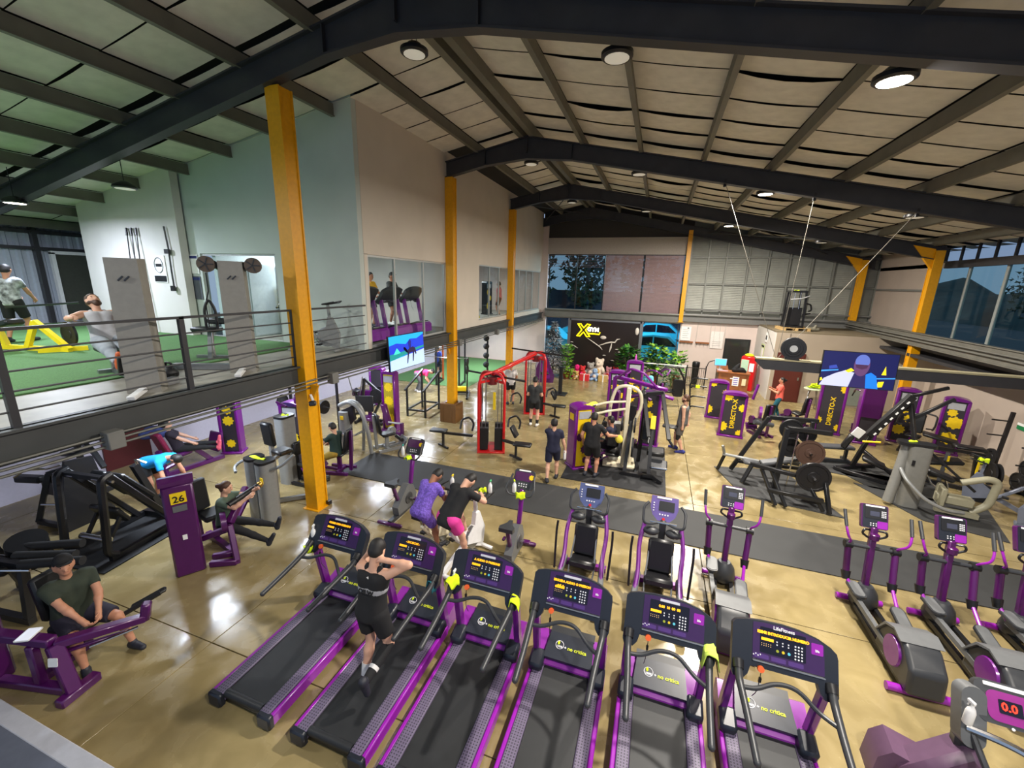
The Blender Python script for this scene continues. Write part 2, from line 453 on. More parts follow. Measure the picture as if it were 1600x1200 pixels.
for (a, b, c_, d_) in ((-.3, -.16, -.3, .3), (.16, .3, -.3, .3), (-.159, .159, -.3, -.16), (-.159, .159, .16, .3)): G().bb(a, b, c_, d_, 0, .66, .006).to('box_side', mat('brown_box', (110, 74, 34), .5), bx)
# --- mezzanine slab, edge beam, pipes
mz = G().bb(-19, -6.62, -1.5, 24.4, 2.84, 3.1).to('floor_mezzanine', mezzc, kind='structure')
G().bb(-18.5, -8.2, -1.2, 8.3, 3.1, 3.125).to('turf', turfm, mz, label='green artificial turf')
def ibeam(name, x, y0, y1, zb, zt, par, m=beamgrey, w=.16):
    return G().bb(x-.03, x+.03, y0, y1, zb, zt).bb(x-w/2, x+w/2, y0, y1, zb, zb+.03).bb(x-w/2, x+w/2, y0, y1, zt-.03, zt).to(name, m, par)
ibeam('edge_beam', -6.56, -1.5, 24.4, 2.74, 3.1, mz, mat('loft_beam_paint', (62, 64, 64), .5, var=.1, scale=3), .22)
for z in (2.80, 2.73, 2.66):
    G().tube([(-6.36, -1.5, z), (-6.36, 24.2, z)], .017, 6).to('pipe', mat('galvanised_pipe', (92, 92, 86), .4, .4), mz)
for y in (3.05, 6.9, 12.9, 16.5):
    G().bb(-6.43, -6.27, y-.09, y+.09, 2.62, 2.85, .01).to('junction_box', beamgrey, mz)
for y in (0, 2.2, 4.1, 8.3, 10.5, 14.6, 16.7, 20.7):
    G().bb(-13, -6.7, y-.08, y+.08, 2.66, 2.84).to('joist', darkbeam, mz)
# --- walls of the upper left rooms
def wallXZ(name, y, t, polys, m):
    g = G()
    for p in polys: g.prism(p, t, Matrix(((1, 0, 0, 0), (0, 0, -1, y+t), (0, 1, 0, 0), (0, 0, 0, 1))))
    return g.to(name, m, kind='structure')
def wallYZ(name, x, t, rects, m, ztop=None):
    g = G()
    for (a, b, c, d) in rects: g.bb(x, x+t, a, b, c, d)
    return g.to(name, m, kind='structure')
R_ = lambda x: ROOFZ(x)+.21
wallXZ('wall_mezzanine_front', 8.35, .15, [[(-12.4, 3.1), (-11.85, 3.1), (-11.85, R_(-11.85)), (-12.4, R_(-12.4))], [(-9.2, 3.1), (-6.65, 3.1), (-6.65, R_(-6.65)), (-9.2, R_(-9.2))], [(-11.85, 5.33), (-9.2, 5.33), (-9.2, R_(-9.2)), (-11.85, R_(-11.85))]], wallg)
wallXZ('wall_mezzanine_side', 8.10, .2, [[(-16.3, 3.1), (-12.2, 3.1), (-12.2, R_(-12.2)), (-16.3, R_(-16.3))]], wallw)
wy = R_(-6.65)
wallYZ('wall_left_upper', -6.77, .13, [(8.5, 12.6, 5.35, wy), (12.6, 15.25, 3.1, wy), (15.25, 24.4, 5.42, wy), (8.5, 8.62, 3.1, 5.36), (15.25, 24.4, 3.1, 3.3)], wallb)
wallXZ('wall_room_partition', 14.0, .12, [[(-13, 3.1), (-6.77, 3.1), (-6.77, wy), (-13, R_(-13))]], wallw)
wallYZ('wall_room_back', -11.6, .12, [(8.5, 14, 3.1, 7.5), (14.1, 24.4, 3.1, 4.1), (14.1, 24.4, 6.0, 7.5)], mat('pale_blue_room_paint', (206, 214, 216), .7, var=.03))
G().bb(-11.6, -6.8, 8.5, 24.4, 6.0, 6.06).to('ceiling_room', wallw, kind='structure')
# frames and panes of the interior windows
frm = mat('aluminium_frame', (178, 180, 178), .4, .3)
def windowY(name, x, ys, z0, z1, gm=clearglass, fr=frm, w=.05, t=.06):
    o = G().bb(x-t/2, x+t/2, ys[0]-w, ys[-1]+w, z0-w, z0).bb(x-t/2, x+t/2, ys[0]-w, ys[-1]+w, z1, z1+w).to(name, fr, kind='structure')
    for y in ys: G().bb(x-t/2, x+t/2, y-w/2, y+w/2, z0, z1).to('mullion', fr, o)
    for a, b in zip(ys, ys[1:]): G().bb(x-.005, x+.005, a+w/2, b-w/2, z0, z1).to('pane', gm, o)
    return o
def windowX(name, y, xs, z0, z1, gm=clearglass, fr=frm, w=.05, t=.06):
    o = G().bb(xs[0]-w, xs[-1]+w, y-t/2, y+t/2, z0-w, z0).bb(xs[0]-w, xs[-1]+w, y-t/2, y+t/2, z1, z1+w).to(name, fr, kind='structure')
    for x in xs: G().bb(x-w/2, x+w/2, y-t/2, y+t/2, z0, z1).to('mullion', fr, o)
    for a, b in zip(xs, xs[1:]): G().bb(a+w/2, b-w/2, y-.005, y+.005, z0, z1).to('pane', gm, o)
    return o
windowY('window_1', -6.7, [8.66, 9.75, 11.2, 12.5], 3.16, 5.3)
windowY('window_2', -6.7, [15.3, 16.4, 17.5, 18.9, 20.3, 21.5, 22.7, 24.1], 3.36, 5.38)
windowX('window_3', 8.42, [-11.82, -9.25], 3.13, 5.28)
windowY('window_4', -11.55, [14.3, 17.4, 20.5, 24.2], 4.15, 5.95, darkglass)
# --- corrugated wall of the loft and its frame
cg = G(); y = -1.5; prof = []
while y < 13:
    prof += [(y, 0), (y+.10, 0), (y+.14, .05), (y+.22, .05)]; y += .26
vs = [(-19+d, yy, 3.1) for yy, d in prof]+[(-19+d, yy, 6.4) for yy, d in prof]; n = len(prof)
cg.add(vs, [(i, i+1, n+i+1, n+i) for i in range(n-1)])
cw = cg.to('wall_left', mat('corrugated_sheet', (176, 182, 194), .45, .3), kind='structure')
for z in (5.95, 5.45): G().bb(-18.93, -18.8, -1.5, 13, z-.05, z+.05).to('rail', darkbeam, cw)
for yy in (2.2, 5.4, 8.15, 11): G().bb(-18.93, -18.78, yy-.06, yy+.06, 3.1, 6.4).to('stud', darkbeam, cw)
o = G().bb(-18.95, -18.8, 8.45, 8.55, 3.2, 5.35).bb(-18.95, -18.8, 10.2, 10.3, 3.2, 5.35).bb(-18.95, -18.8, 8.45, 10.3, 5.3, 5.4).to('window_5', white, kind='structure')
G().bb(-18.9, -18.87, 8.55, 10.2, 3.2, 5.3).to('pane', mat('dusky_pane', (72, 74, 66), .2), o)
# --- under the mezzanine
wallYZ('wall_left_lower', -12.55, .12, [(-1.5, 24.4, 0, 2.84)], mat('lavender_wall_paint', (196, 190, 204), .75, var=.03))
d = G().bb(-12.43, -12.38, 5.7, 6.7, 0, 2.1).to('door_2', mat('dark_red_door', (84, 26, 28), .5), kind='structure')
G().bb(-12.38, -12.34, 5.8, 5.84, .95, 1.1).to('door_handle', steel, d)
G().bb(-12.3, -8.0, 16.9, 24.2, 0, .015).to('floor_turf', turfm, kind='structure')
o = G().bb(-12.43, -12.39, 14.6, 21.0, 1.55, 2.7).to('window_6', white, kind='structure')
for a, b in ((14.7, 17.6), (17.75, 20.9)): G().bb(-12.39, -12.37, a, b, 1.62, 2.62).to('pane', mat('frosted_blue_pane', (158, 178, 214), .3), o)
G().bb(-12.4, -12.34, 18.0, 20.6, .35, 1.25).to('wall_pad', mat('navy_pad', (48, 52, 72), .6), o)
# --- far wall
fw = G().bb(-12.5, -6.3, 24.4, 24.6, 0, 8.0).bb(-6.3, 1.25, 24.4, 24.6, 0, .42).bb(-6.3, 1.25, 24.4, 24.6, 2.85, 3.3).bb(1.25, 9.6, 24.4, 24.6, 0, 3.0)
fw.to('wall_far', wallp, kind='structure')
G().bb(-6.3, 1.3, 24.36, 24.4, 6.42, 7.3).to('trim_1', mat('gable_strip', (168, 160, 152), .7), kind='structure')
wallXZ('wall_gable', 24.42, .12, [[(-6.6, 7.25), (1.34, 7.25), (1.34, R_(1.34)), (-4, R_(-4)), (-6.6, R_(-6.6))]], mat('dark_gable_sheet', (48, 45, 42), .7))
tb = G().bb(-6.3, 1.1, 24.2, 24.4, 2.92, 3.28).to('trim_2', beamgrey, kind='structure')
G().bb(1.3, 9.5, 24.2, 24.4, 3.0, 3.28).tube([(1.3, 24.15, 3.36), (9.5, 24.15, 3.36)], .07, 8).bb(1.3, 9.5, 24.2, 24.3, 3.62, 3.68).to('trim_3', mat('far_beam_paint', (112, 112, 110), .5), kind='structure')
G().tube([(-6.3, 24.15, 3.33), (1.1, 24.15, 3.33)], .06, 8).to('pipe', beamgrey, tb)
windowX('window_7', 24.45, [-6.2, -3.7, -1.2, 1.15], .46, 2.82, clearglass, mat('dark_frame', (52, 60, 68), .4))
bw = windowX('window_8', 24.5, [-6.2, -4.6, -3.05, -.95, 1.1], 3.34, 6.38, darkglass, mat('blind_frame', (40, 34, 34), .5))
slat = mat('mauve_blind', (150, 126, 128), .6)
for (a, b, n, ang) in ((-6.15, -4.65, 8, 0), (-4.55, -3.1, 8, 0), (-3.0, -1.0, 44, 1), (-.9, 1.05, 44, 1)):
    g = G(); sp = .0685
    for i in range(n):
        z = 6.34-i*sp*(1 if ang else 1.25)
        g.box(((a+b)/2, 24.40, z), (b-a, .012, .058) if ang else (b-a, .05, .012), (.22 if ang else .0, 0, 0))
    g.to('blind', slat, bw, kind='stuff')
# grey louvre wall: each sheet its own piece between studs
sheet = mat('grey_louvre_sheet', (158, 160, 152), .55, .15, var=.08, scale=3)
wl = wallXZ('wall_far_upper', 24.5, .08, [[(1.3, 3.0), (9.6, 3.0), (9.6, R_(9.6)), (1.3, R_(1.3))]], mat('louvre_backing', (120, 122, 116), .6))
gx = [1.35, 2.2, 3.05, 4.05, 4.95, 5.85, 6.8, 7.7, 8.6, 9.5]; gz = [3.3, 4.95, 6.3, 7.9]
for i, (a, b) in enumerate(zip(gx, gx[1:])):
    for j, (c, d) in enumerate(zip(gz, gz[1:])):
        dd = min(d, ROOFZ(b)-.15)
        if dd-c < .25: continue
        g = G(); n = int((dd-c)/.085)
        for k in range(n):
            z = c+.05+k*.085
            g.add([(a+.04, 24.46, z), (b-.04, 24.46, z), (b-.04, 24.50, z+.08), (a+.04, 24.50, z+.08)], [(0, 1, 2, 3)])
        g.to('louvre_sheet', sheet, wl)
for x in gx: G().bb(x-.035, x+.035, 24.36, 24.5, 3.3, ROOFZ(x)-.1).to('stud', mat('stud_paint', (120, 122, 116), .5), wl)
for z in (4.95, 6.3): G().bb(1.35, 9.5, 24.38, 24.5, z-.03, z+.03).to('rail', MATS['stud_paint'], wl)
d = G().bb(3.5, 4.7, 24.34, 24.4, 0, 2.22).to('door_3', mat('black_door_frame', (30, 30, 30), .4), kind='structure')
G().bb(3.58, 4.62, 24.30, 24.345, .04, 2.14).to('door_glass', mat('dark_door_glass', (44, 48, 46), .12), d)
# --- right wall with windows
wallYZ('wall_right', 9.5, .15, [(-2, 24.6, 0, 3.2), (20.1, 24.6, 3.2, 7.0), (-2, 24.6, 5.72, 5.86)], mat('right_wall_paint', (168, 154, 142), .75, var=.04, scale=1.5))
G().bb(9.44, 9.5, 20.2, 24.3, 4.85, 4.93).to('trim_4', beamgrey, kind='structure')
o = windowY('window_9', 9.58, [8.4, 10.0, 11.6, 13.3, 15.0, 16.7, 18.35, 20.0], 3.3, 5.68, darkglass, mat('pale_frame', (150, 156, 152), .4), .10)
windowY('window_10', 9.58, [8.6+.8*i for i in range(15)], 5.92, 6.5, glass_mat('pale_glass', (.8, .85, .9)), darkbeam, .07)
rb = G().bb(8.6, 9.5, 6, 24.4, 3.02, 3.14).to('trim_5', beamgrey, kind='structure')
ibeam('edge_beam', 8.62, 6, 24.4, 3.0, 3.46, rb, mat('right_beam_paint', (104, 102, 94), .5, var=.12, scale=3))
for z in (3.2, 3.3): G().tube([(8.5, 6, z), (8.5, 24.2, z)], .018, 6).to('pipe', beamgrey, rb)
G().bb(8.62, 9.5, 6, 24.4, 2.6, 2.7).bb(9.38, 9.5, 6, 19.4, 5.66, 5.9).to('under_beam', darkbeam, rb)
# --- office box
of = G().bb(4.95, 9.5, 20.7, 20.85, 0, 3.0).bb(4.95, 5.1, 20.851, 24.4, 0, 2.999).to('wall_office', officew, kind='structure')
G().bb(4.93, 4.95, 20.72, 24.4, 0, 2.98).to('side_panel', wallw, of)
G().bb(4.93, 9.5, 20.7, 24.4, 3.0, 3.05).to('office_roof', mat('dusty_board', (122, 110, 88), .8, var=.15, scale=2), of)
G().bb(6.95, 7.25, 20.67, 20.7, 0, 2.35).to('lime_stripe', mat('lime_paint', (146, 152, 48), .6), of)
G().bb(7.3, 8.9, 20.67, 20.7, .1, 2.25).to('grey_panel', mat('grey_green_panel', (128, 136, 128), .6), of)
G().bb(5.45, 5.46, 20.68, 20.7, 2.2, 3.0).to('panel_joint', mat('joint_line', (110, 100, 88), .7), of)
d = G().bb(5.1, 6.15, 20.64, 20.7, 0, 2.15).to('door_1', mat('brown_door', (88, 34, 26), .5), kind='structure')
G().bb(5.16, 6.09, 20.62, 20.645, .05, 2.1).to('door_leaf', MATS['brown_door'], d)
G().bb(5.98, 6.02, 20.57, 20.62, 1.0, 1.12).to('door_handle', steel, d)
# --- railing of the loft
rl = thing('railing', 'dark grey steel loft railing with four thin horizontal rails', 'railing', (-6.56, 0, 3.1))
for y in (-.2, 2.34, 4.2, 6.2, 8.2):
    if y < 8: G().bb(-.03, .03, y-.035, y+.035, 0, 1.08).to('post', darkbeam, rl)
for z in (.18, .40, .62, .84): G().tube([(0, -.2, z), (0, 8.3, z)], .012, 6).to('rail', darkbeam, rl)
G().bb(-.03, .03, -.2, 8.32, 1.055, 1.09).to('top_rail', darkbeam, rl)
hg = G(); rr_ = random.Random(3); N_ = 60
for k in range(N_+1):
    y = -20+2.6*k; h = 6.2+1.6*math.sin(k*.35)+.8*math.sin(k*.9+1)+rr_.uniform(-.2, .2)
    hg.v += [(48, y, -.5), (56, y, h*.62), (66, y, h), (80, y, -.5)]
for k in range(N_):
    for j in range(3): a = k*4+j; hg.f.append((a, a+4, a+5, a+1))
hg.to('hills', mat('dusk_hill', (46, 66, 66), .9, var=.3, scale=.4), kind='structure')
st_ = G().bb(-13, -3.2, -1.9, 1.50, 0, .10).to('trim_6', mat('blue_grey_step', (92, 98, 112), .6), kind='structure')
G().bb(-13, -3.2, 1.50, 1.66, 0, .105, .01).to('step_edge', mat('pale_step_edge', (176, 178, 186), .6), st_)
# --- wall behind the outside
outg = G().bb(-30, 40, 24.7, 70, -.5, -.05).bb(9.8, 90, -20, 140, -.5, -.06).to('ground', mat('outside_asphalt', (60, 66, 72), .7), kind='structure')
# ---------------------------------------------------------------- treadmills
def dotted(name, base, dot, scale):
    m = mat(name, base, .5); nt = m.node_tree; b = nt.nodes['Principled BSDF']
    tc = nt.nodes.new('ShaderNodeTexCoord'); v = nt.nodes.new('ShaderNodeTexVoronoi'); v.inputs['Scale'].default_value = scale; v.inputs['Randomness'].default_value = 0; v.voronoi_dimensions = '2D'
    r = nt.nodes.new('ShaderNodeValToRGB'); r.color_ramp.interpolation = 'CONSTANT'; e = r.color_ramp.elements
    e[0].color = (*lin(dot), 1); e[1].position = .26; e[1].color = (*lin(base), 1)
    nt.links.new(tc.outputs['Object'], v.inputs['Vector']); nt.links.new(v.outputs['Distance'], r.inputs['Fac']); nt.links.new(r.outputs[0], b.inputs['Base Color'])
    return m
railm = dotted('studded_rail', (98, 88, 112), (46, 42, 56), 34)
beltm = mat('running_belt', (28, 30, 33), .55, var=.15, scale=6)
hoodg = mat('hood_panel_grey', (42, 46, 56), .32)
btn = mat('white_print', (220, 220, 225), .6)
lbl = mat('label_strip', (196, 196, 206), .5)
violet = mat('violet_hood', (140, 44, 158), .35, coat=.3)
TM = []
def make_treadmill():
    t = thing('treadmill', 'x', 'treadmill', (0, 0, 0))
    G().bb(-.42, .42, -1.0, 1.0, .04, .15).to('deck_frame', black, t)
    G().bb(-.27, .27, -1.03, .66, .15, .188).cyl((-.27, -1.0, .165), (.27, -1.0, .165), .045).to('running_belt', beltm, t)
    for s in (-1, 1):
        G().bb(s*.275, s*.405, -1.05, .62, .08, .205, .012).to('foot_rail', railm, t)
        G().bb(s*.405, s*.455, -1.05, .72, .05, .19, .012).to('side_panel', magenta, t)
        G().bb(s*.27, s*.46, -1.1, -1.02, .03, .20, .02).to('end_cap', navygrey, t)
        G().bar((s*.41, .74, .12), (s*.40, .56, 1.10), .075, .12, up=(0, 1, 0), b=.015).to('upright', purple, t)
        G().box((s*.37, .58, .25), (.17, .24, .16), (.25, 0, 0), .03).to('upright_boot', navygrey, t)
        G().tube([(s*.40, .47, 1.12), (s*.40, .36, 1.05), (s*.375, .02, 1.0), (s*.36, -.36, .95)], [.038, .038, .036, .030], 10, .15).ell((s*.36, -.36, .95), .032, 8, 6).to('handrail', dkgrey, t)
        G().cyl((s*.40, .50, 1.13), (s*.40, .43, 1.09), .055, .05, 12).to('rail_socket', black, t)
    Mx = Matrix(((0, 0, 1, -.44), (1, 0, 0, 0), (0, 1, 0, 0), (0, 0, 0, 1)))
    G().prism([(.60, .06), (.60, .21), (.72, .28), (.98, .36), (1.05, .30), (1.06, .06)], .88, Mx).to('hood', violet, t)
    n = V((0, -.30, .95)).normalized()
    Mh = frame(V((0, .80, .325)), (1, 0, 0), (0, .95, .30))
    G().prism([(-.30, -.19), (.30, -.19), (.27, .14), (-.27, .14)], .045, Mh).to('hood_panel', hoodg, t)
    G().prism([(-.28, .145), (.28, .145), (.28, .24), (-.28, .24)], .02, Mh).to('hood_vent', dkgrey, t)
    M2 = Mh @ Matrix.Translation((0, -.02, .047))
    G().tube([(.05*math.cos(a), .05*math.sin(a), .001) for a in [PI*k/10 for k in range(20)]], .004, 4, closed=True).xf(M2 @ Matrix.Translation((-.13, .01, 0))).to('logo_ring', btn, t)
    G().ell((-.145, .035, .001), (.014, .024, .002), 10, 6).xf(M2).to('logo_leaf', limey, t)
    text('100%', .034, M2 @ Matrix.Translation((-.13, -.012, .002)), btn, t, bold=.001)
    text('+', .05, M2 @ Matrix.Translation((-.055, -.01, .002)), btn, t, bold=.001)
    text('no critica', .062, M2 @ Matrix.Translation((.09, -.01, .002)), mat('lime_print', (206, 216, 40), .6), t, bold=.0012)
    # console
    Mc = frame((0, .50, 1.16), (1, 0, 0), (0, .52, .85))
    B = Mc @ Matrix.Translation((0, 0, -.09))
    arch = [(.42*math.sin(a), .155+.235*math.cos(a)) for a in [PI/2*k/6 for k in range(6, -7, -1)]]
    top_ = [(.46, .20), (.45, .25), (.40, .295), (.30, .345), (.15, .38), (0, .392), (-.18, .388), (-.34, .37), (-.43, .345), (-.46, .31)]; arch = top_
    out = [(-.46, -.12), (-.44, -.17), (-.35, -.17), (-.31, -.12), (-.29, -.045), (.29, -.045), (.31, -.12), (.35, -.17), (.44, -.17), (.46, -.12)] + top_
    con = G().prism(out, .09, B).to('console', navygrey, t)
    arc2 = [(x*.93, .03+(y-.03)*.93) for x, y in arch if -.30 < x < .37]
    G().prism([(-.275, .03), (.345, .03), (.345, .295), (.29, .335), (.15, .365), (0, .378), (-.18, .374), (-.275, .362)], .004, Mc).to('face_print', screenp, con)
    G().prism(rrect(-.21, .19, .10, .335, .01), .006, Mc).to('display_window', mat('display_glass', (22, 20, 34), .15), con)
    G().prism(rrect(.235, .335, .20, .30, .01), .006, Mc).to('magenta_badge', magenta, con)
    T = lambda x, y, z=.007: Mc @ Matrix.Translation((x, y, z))
    text('life', .03, T(.285, .235), btn, con, bold=.001)
    k = G()
    for i in range(3):
        for j in range(5): k.prism(rrect(.10+.028*i-.007, .10+.028*i+.007, .115+.028*j-.007, .115+.028*j+.007, .003, 1), .008, Mc)
        for j in range(2): k.prism(rrect(-.06+.05*i-.006, -.06+.05*i+.006, .20+.025*j-.006, .20+.025*j+.006, .003, 1), .008, Mc)
    for i in range(4): k.prism(rrect(-.265+.02*i-.005, -.265+.02*i+.005, .06+.012*(i % 2), .072+.012*(i % 2), .002, 1), .008, Mc)
    k.to('keypad', btn, con, kind='stuff')
    for i in range(3): G().prism(rrect(-.26+.15*i, -.13+.15*i, .045, .085, .008, 2), .006, Mc).to('print_block', mat('violet_block', (74, 44, 112), .4), con)
    for i, c in enumerate(((150, 160, 40), (220, 190, 30), (90, 190, 210))):
        G().lathe([(.013, 0), (.013, .004)], (0, 0, 0), 12).xf(T(-.055+.05*i, .145, .006)).to('quick_button', mat('button_%d' % i, c, .4), con)
    G().prism(rrect(-.275, .345, .012, .022, .004, 1), .03, Mc).to('tray_lip', steel, con)
    G().prism(rrect(-.06, .12, -.03, -.002, .008, 2), .012, Mc @ Matrix.Translation((0, .03, 0))).to('tray_slot', black, con)
    G().cyl((-.20, .47, 1.12), (-.20, .445, 1.135), .032, .03, 14).to('stop_button', orange, con)
    G().tube([(-.20, .44, 1.12), (-.20, .43, 1.0), (-.205, .44, .86), (-.21, .52, .72)], .004, 5, .05).bb(-.212, -.188, .42, .44, 1.0, 1.05).to('safety_cord', black, con)
    G().tube([(-.385, .28, 1.035), (-.26, .30, 1.03), (-.08, .38, 1.09), (.10, .38, 1.09), (.26, .26, 1.0), (.385, .15, 1.015)], .021, 8, .1).to('crossbar', dkgrey, t)
    return t, con, Mc
def amber_lines(con, Mc, line, second):
    T = lambda x, y, z=.007: Mc @ Matrix.Translation((x, y, z))
    if line:
        text(line, .034, T(-.01, .285), amber, con, 'amber_text', bold=.0022)
    if second == 'bar':
        G().prism([(-.20, .215), (-.09, .215), (-.09, .24), (-.20, .24)], .003, T(0, 0, .006)).to('amber_bar', amber, con)
    elif second == 'graph':
        for i, h in enumerate((.012, .02, .03, .026, .034, .016, .03, .02)):
            G().prism([(-.20+.014*i, .205), (-.188+.014*i, .205), (-.188+.014*i, .215+h), (-.20+.014*i, .215+h)], .003, T(0, 0, .006)).to('amber_bar', amber, con)
    g = G()
    for i in range(5):
        for j in range(2): g.lathe([(.004, 0), (.004, .003)], (-.195+.02*i, .185-.018*j, .006), 6)
    g.xf(Mc).to('display_dots', mat('pale_amber', (235, 190, 130), .5), con, kind='stuff')
labels = ['leftmost treadmill of the front row, empty, beside the open floor', 'second treadmill from the left, with the runner in black on it',
          'third treadmill from the left, lime cloths hanging on both posts', 'fourth treadmill from the left, amber bar graph on its console',
          'fifth treadmill from the left, pale lime cloth on its right post', 'rightmost treadmill of the front row, largest console at bottom right']
txs = [-3.93, -2.74, -1.68, -.61, .46, 1.53]
lines = ['CORRE CON CUIDADO', '- XX XX XX -', 'A AUDIO O PRESIONE', 'SEGUIRA AUDIO O PRESION', '0.00  10  00  00', 'ESIME INTRODUCIR NUMERO']
base = make_treadmill()
for i, x in enumerate(txs):
    if i == 0: r, con, Mc = base
    else: r = dup(base[0], (0, 0, 0)); con = [c for c in r.children if c.name.startswith('console')][0]
    r.location = (x, 3.55, 0); r['label'] = labels[i]; r['group'] = 'treadmills in the front row'
    TM.append((r, con, base[2]))
for i, (r, con, Mc) in enumerate(TM):
    amber_lines(con, Mc, lines[i], 'graph' if i == 3 else 'bar')
    if i == 5: text('LifeFitness', .045, Mc @ Matrix.Translation((.0, .345, .005)), btn, con, bold=.001)
    else:
        G().prism(rrect(-.11, .09, .33, .36, .004, 1), .006, Mc).to('label_strip', lbl, con)

# ---------------------------------------------------------------- small gym things: bottles and cloths
def bottle(loc, label, rz=0, body=white, trig=limey, group='spray bottles around the machines'):
    b = thing('spray_bottle', label, 'bottle', loc, rz, group)
    G().lathe([(.030, 0), (.036, .01), (.036, .13), (.028, .16), (.013, .185), (.013, .205)], (0, 0, 0), 12).to('bottle_body', body, b)
    G().bb(-.012, .012, -.016, .045, .205, .235, .005).bar((0, .03, .205), (0, .036, .17), .008).to('trigger', trig, b)
    return b
def cloth(loc, label, rz=0, size=(.16, .2), m=limey, drop=.14, group='lime cleaning cloths on the machines', seed=0):
    rr = random.Random(seed*31+int(loc[0]*100)); nx, ny = 8, 10; vs = []
    for j in range(ny+1):
        for i in range(nx+1):
            u = i/nx-.5; w = j/ny-.5
            x = u*size[0]*(1+.1*math.sin(7*w+seed)); y = w*size[1]
            over = max(0, abs(w)-.16)/.34
            yy = math.copysign(min(abs(y), size[1]*.16+size[1]*.10*over), y)
            z = -drop*over+.012*math.sin(9*u+4*w+seed)+.01*math.sin(15*w*u+seed)+rr.uniform(-.003, .003)
            vs.append((x, yy, z))
    g = G(); g.v = vs
    for j in range(ny):
        for i in range(nx):
            a = j*(nx+1)+i; g.f.append((a, a+1, a+nx+2, a+nx+1))
    o = g.to('cleaning_cloth', m)
    md = o.modifiers.new('thick', 'SOLIDIFY'); md.thickness = .006
    return solo(o, label, 'cloth', group, loc, rz)
bottle((-4.34, 4.10, 1.12), 'spray bottle in the holder left of the leftmost treadmill console', 20, trig=white)
cloth((-4.33, 3.98, 1.11), 'lime cloth at the left post of the leftmost treadmill', 40, (.12, .16), drop=.1, seed=1)
cloth((-2.07, 3.98, 1.22), 'lime cloth draped over left post of third treadmill', 70, (.16, .26), drop=.09, seed=2)
cloth((-1.26, 4.0, 1.17), 'lime cloth draped over right post of third treadmill', 100, (.15, .26), drop=.13, seed=3)
bottle((-2.08, 4.06, 1.04), 'spray bottle under the lime cloth left of third treadmill', 0, trig=white)
cloth((.87, 4.0, 1.2), 'pale lime cloth over the right post of the fifth treadmill', 95, (.16, .34), mat('pale_lime_cloth', (196, 222, 90), .85), .18, seed=4)
cloth((-2.36, 3.98, 1.12), 'dark teal cloth hanging beside the third treadmill', 80, (.1, .2), mat('teal_cloth', (20, 96, 110), .8), .16, seed=5)

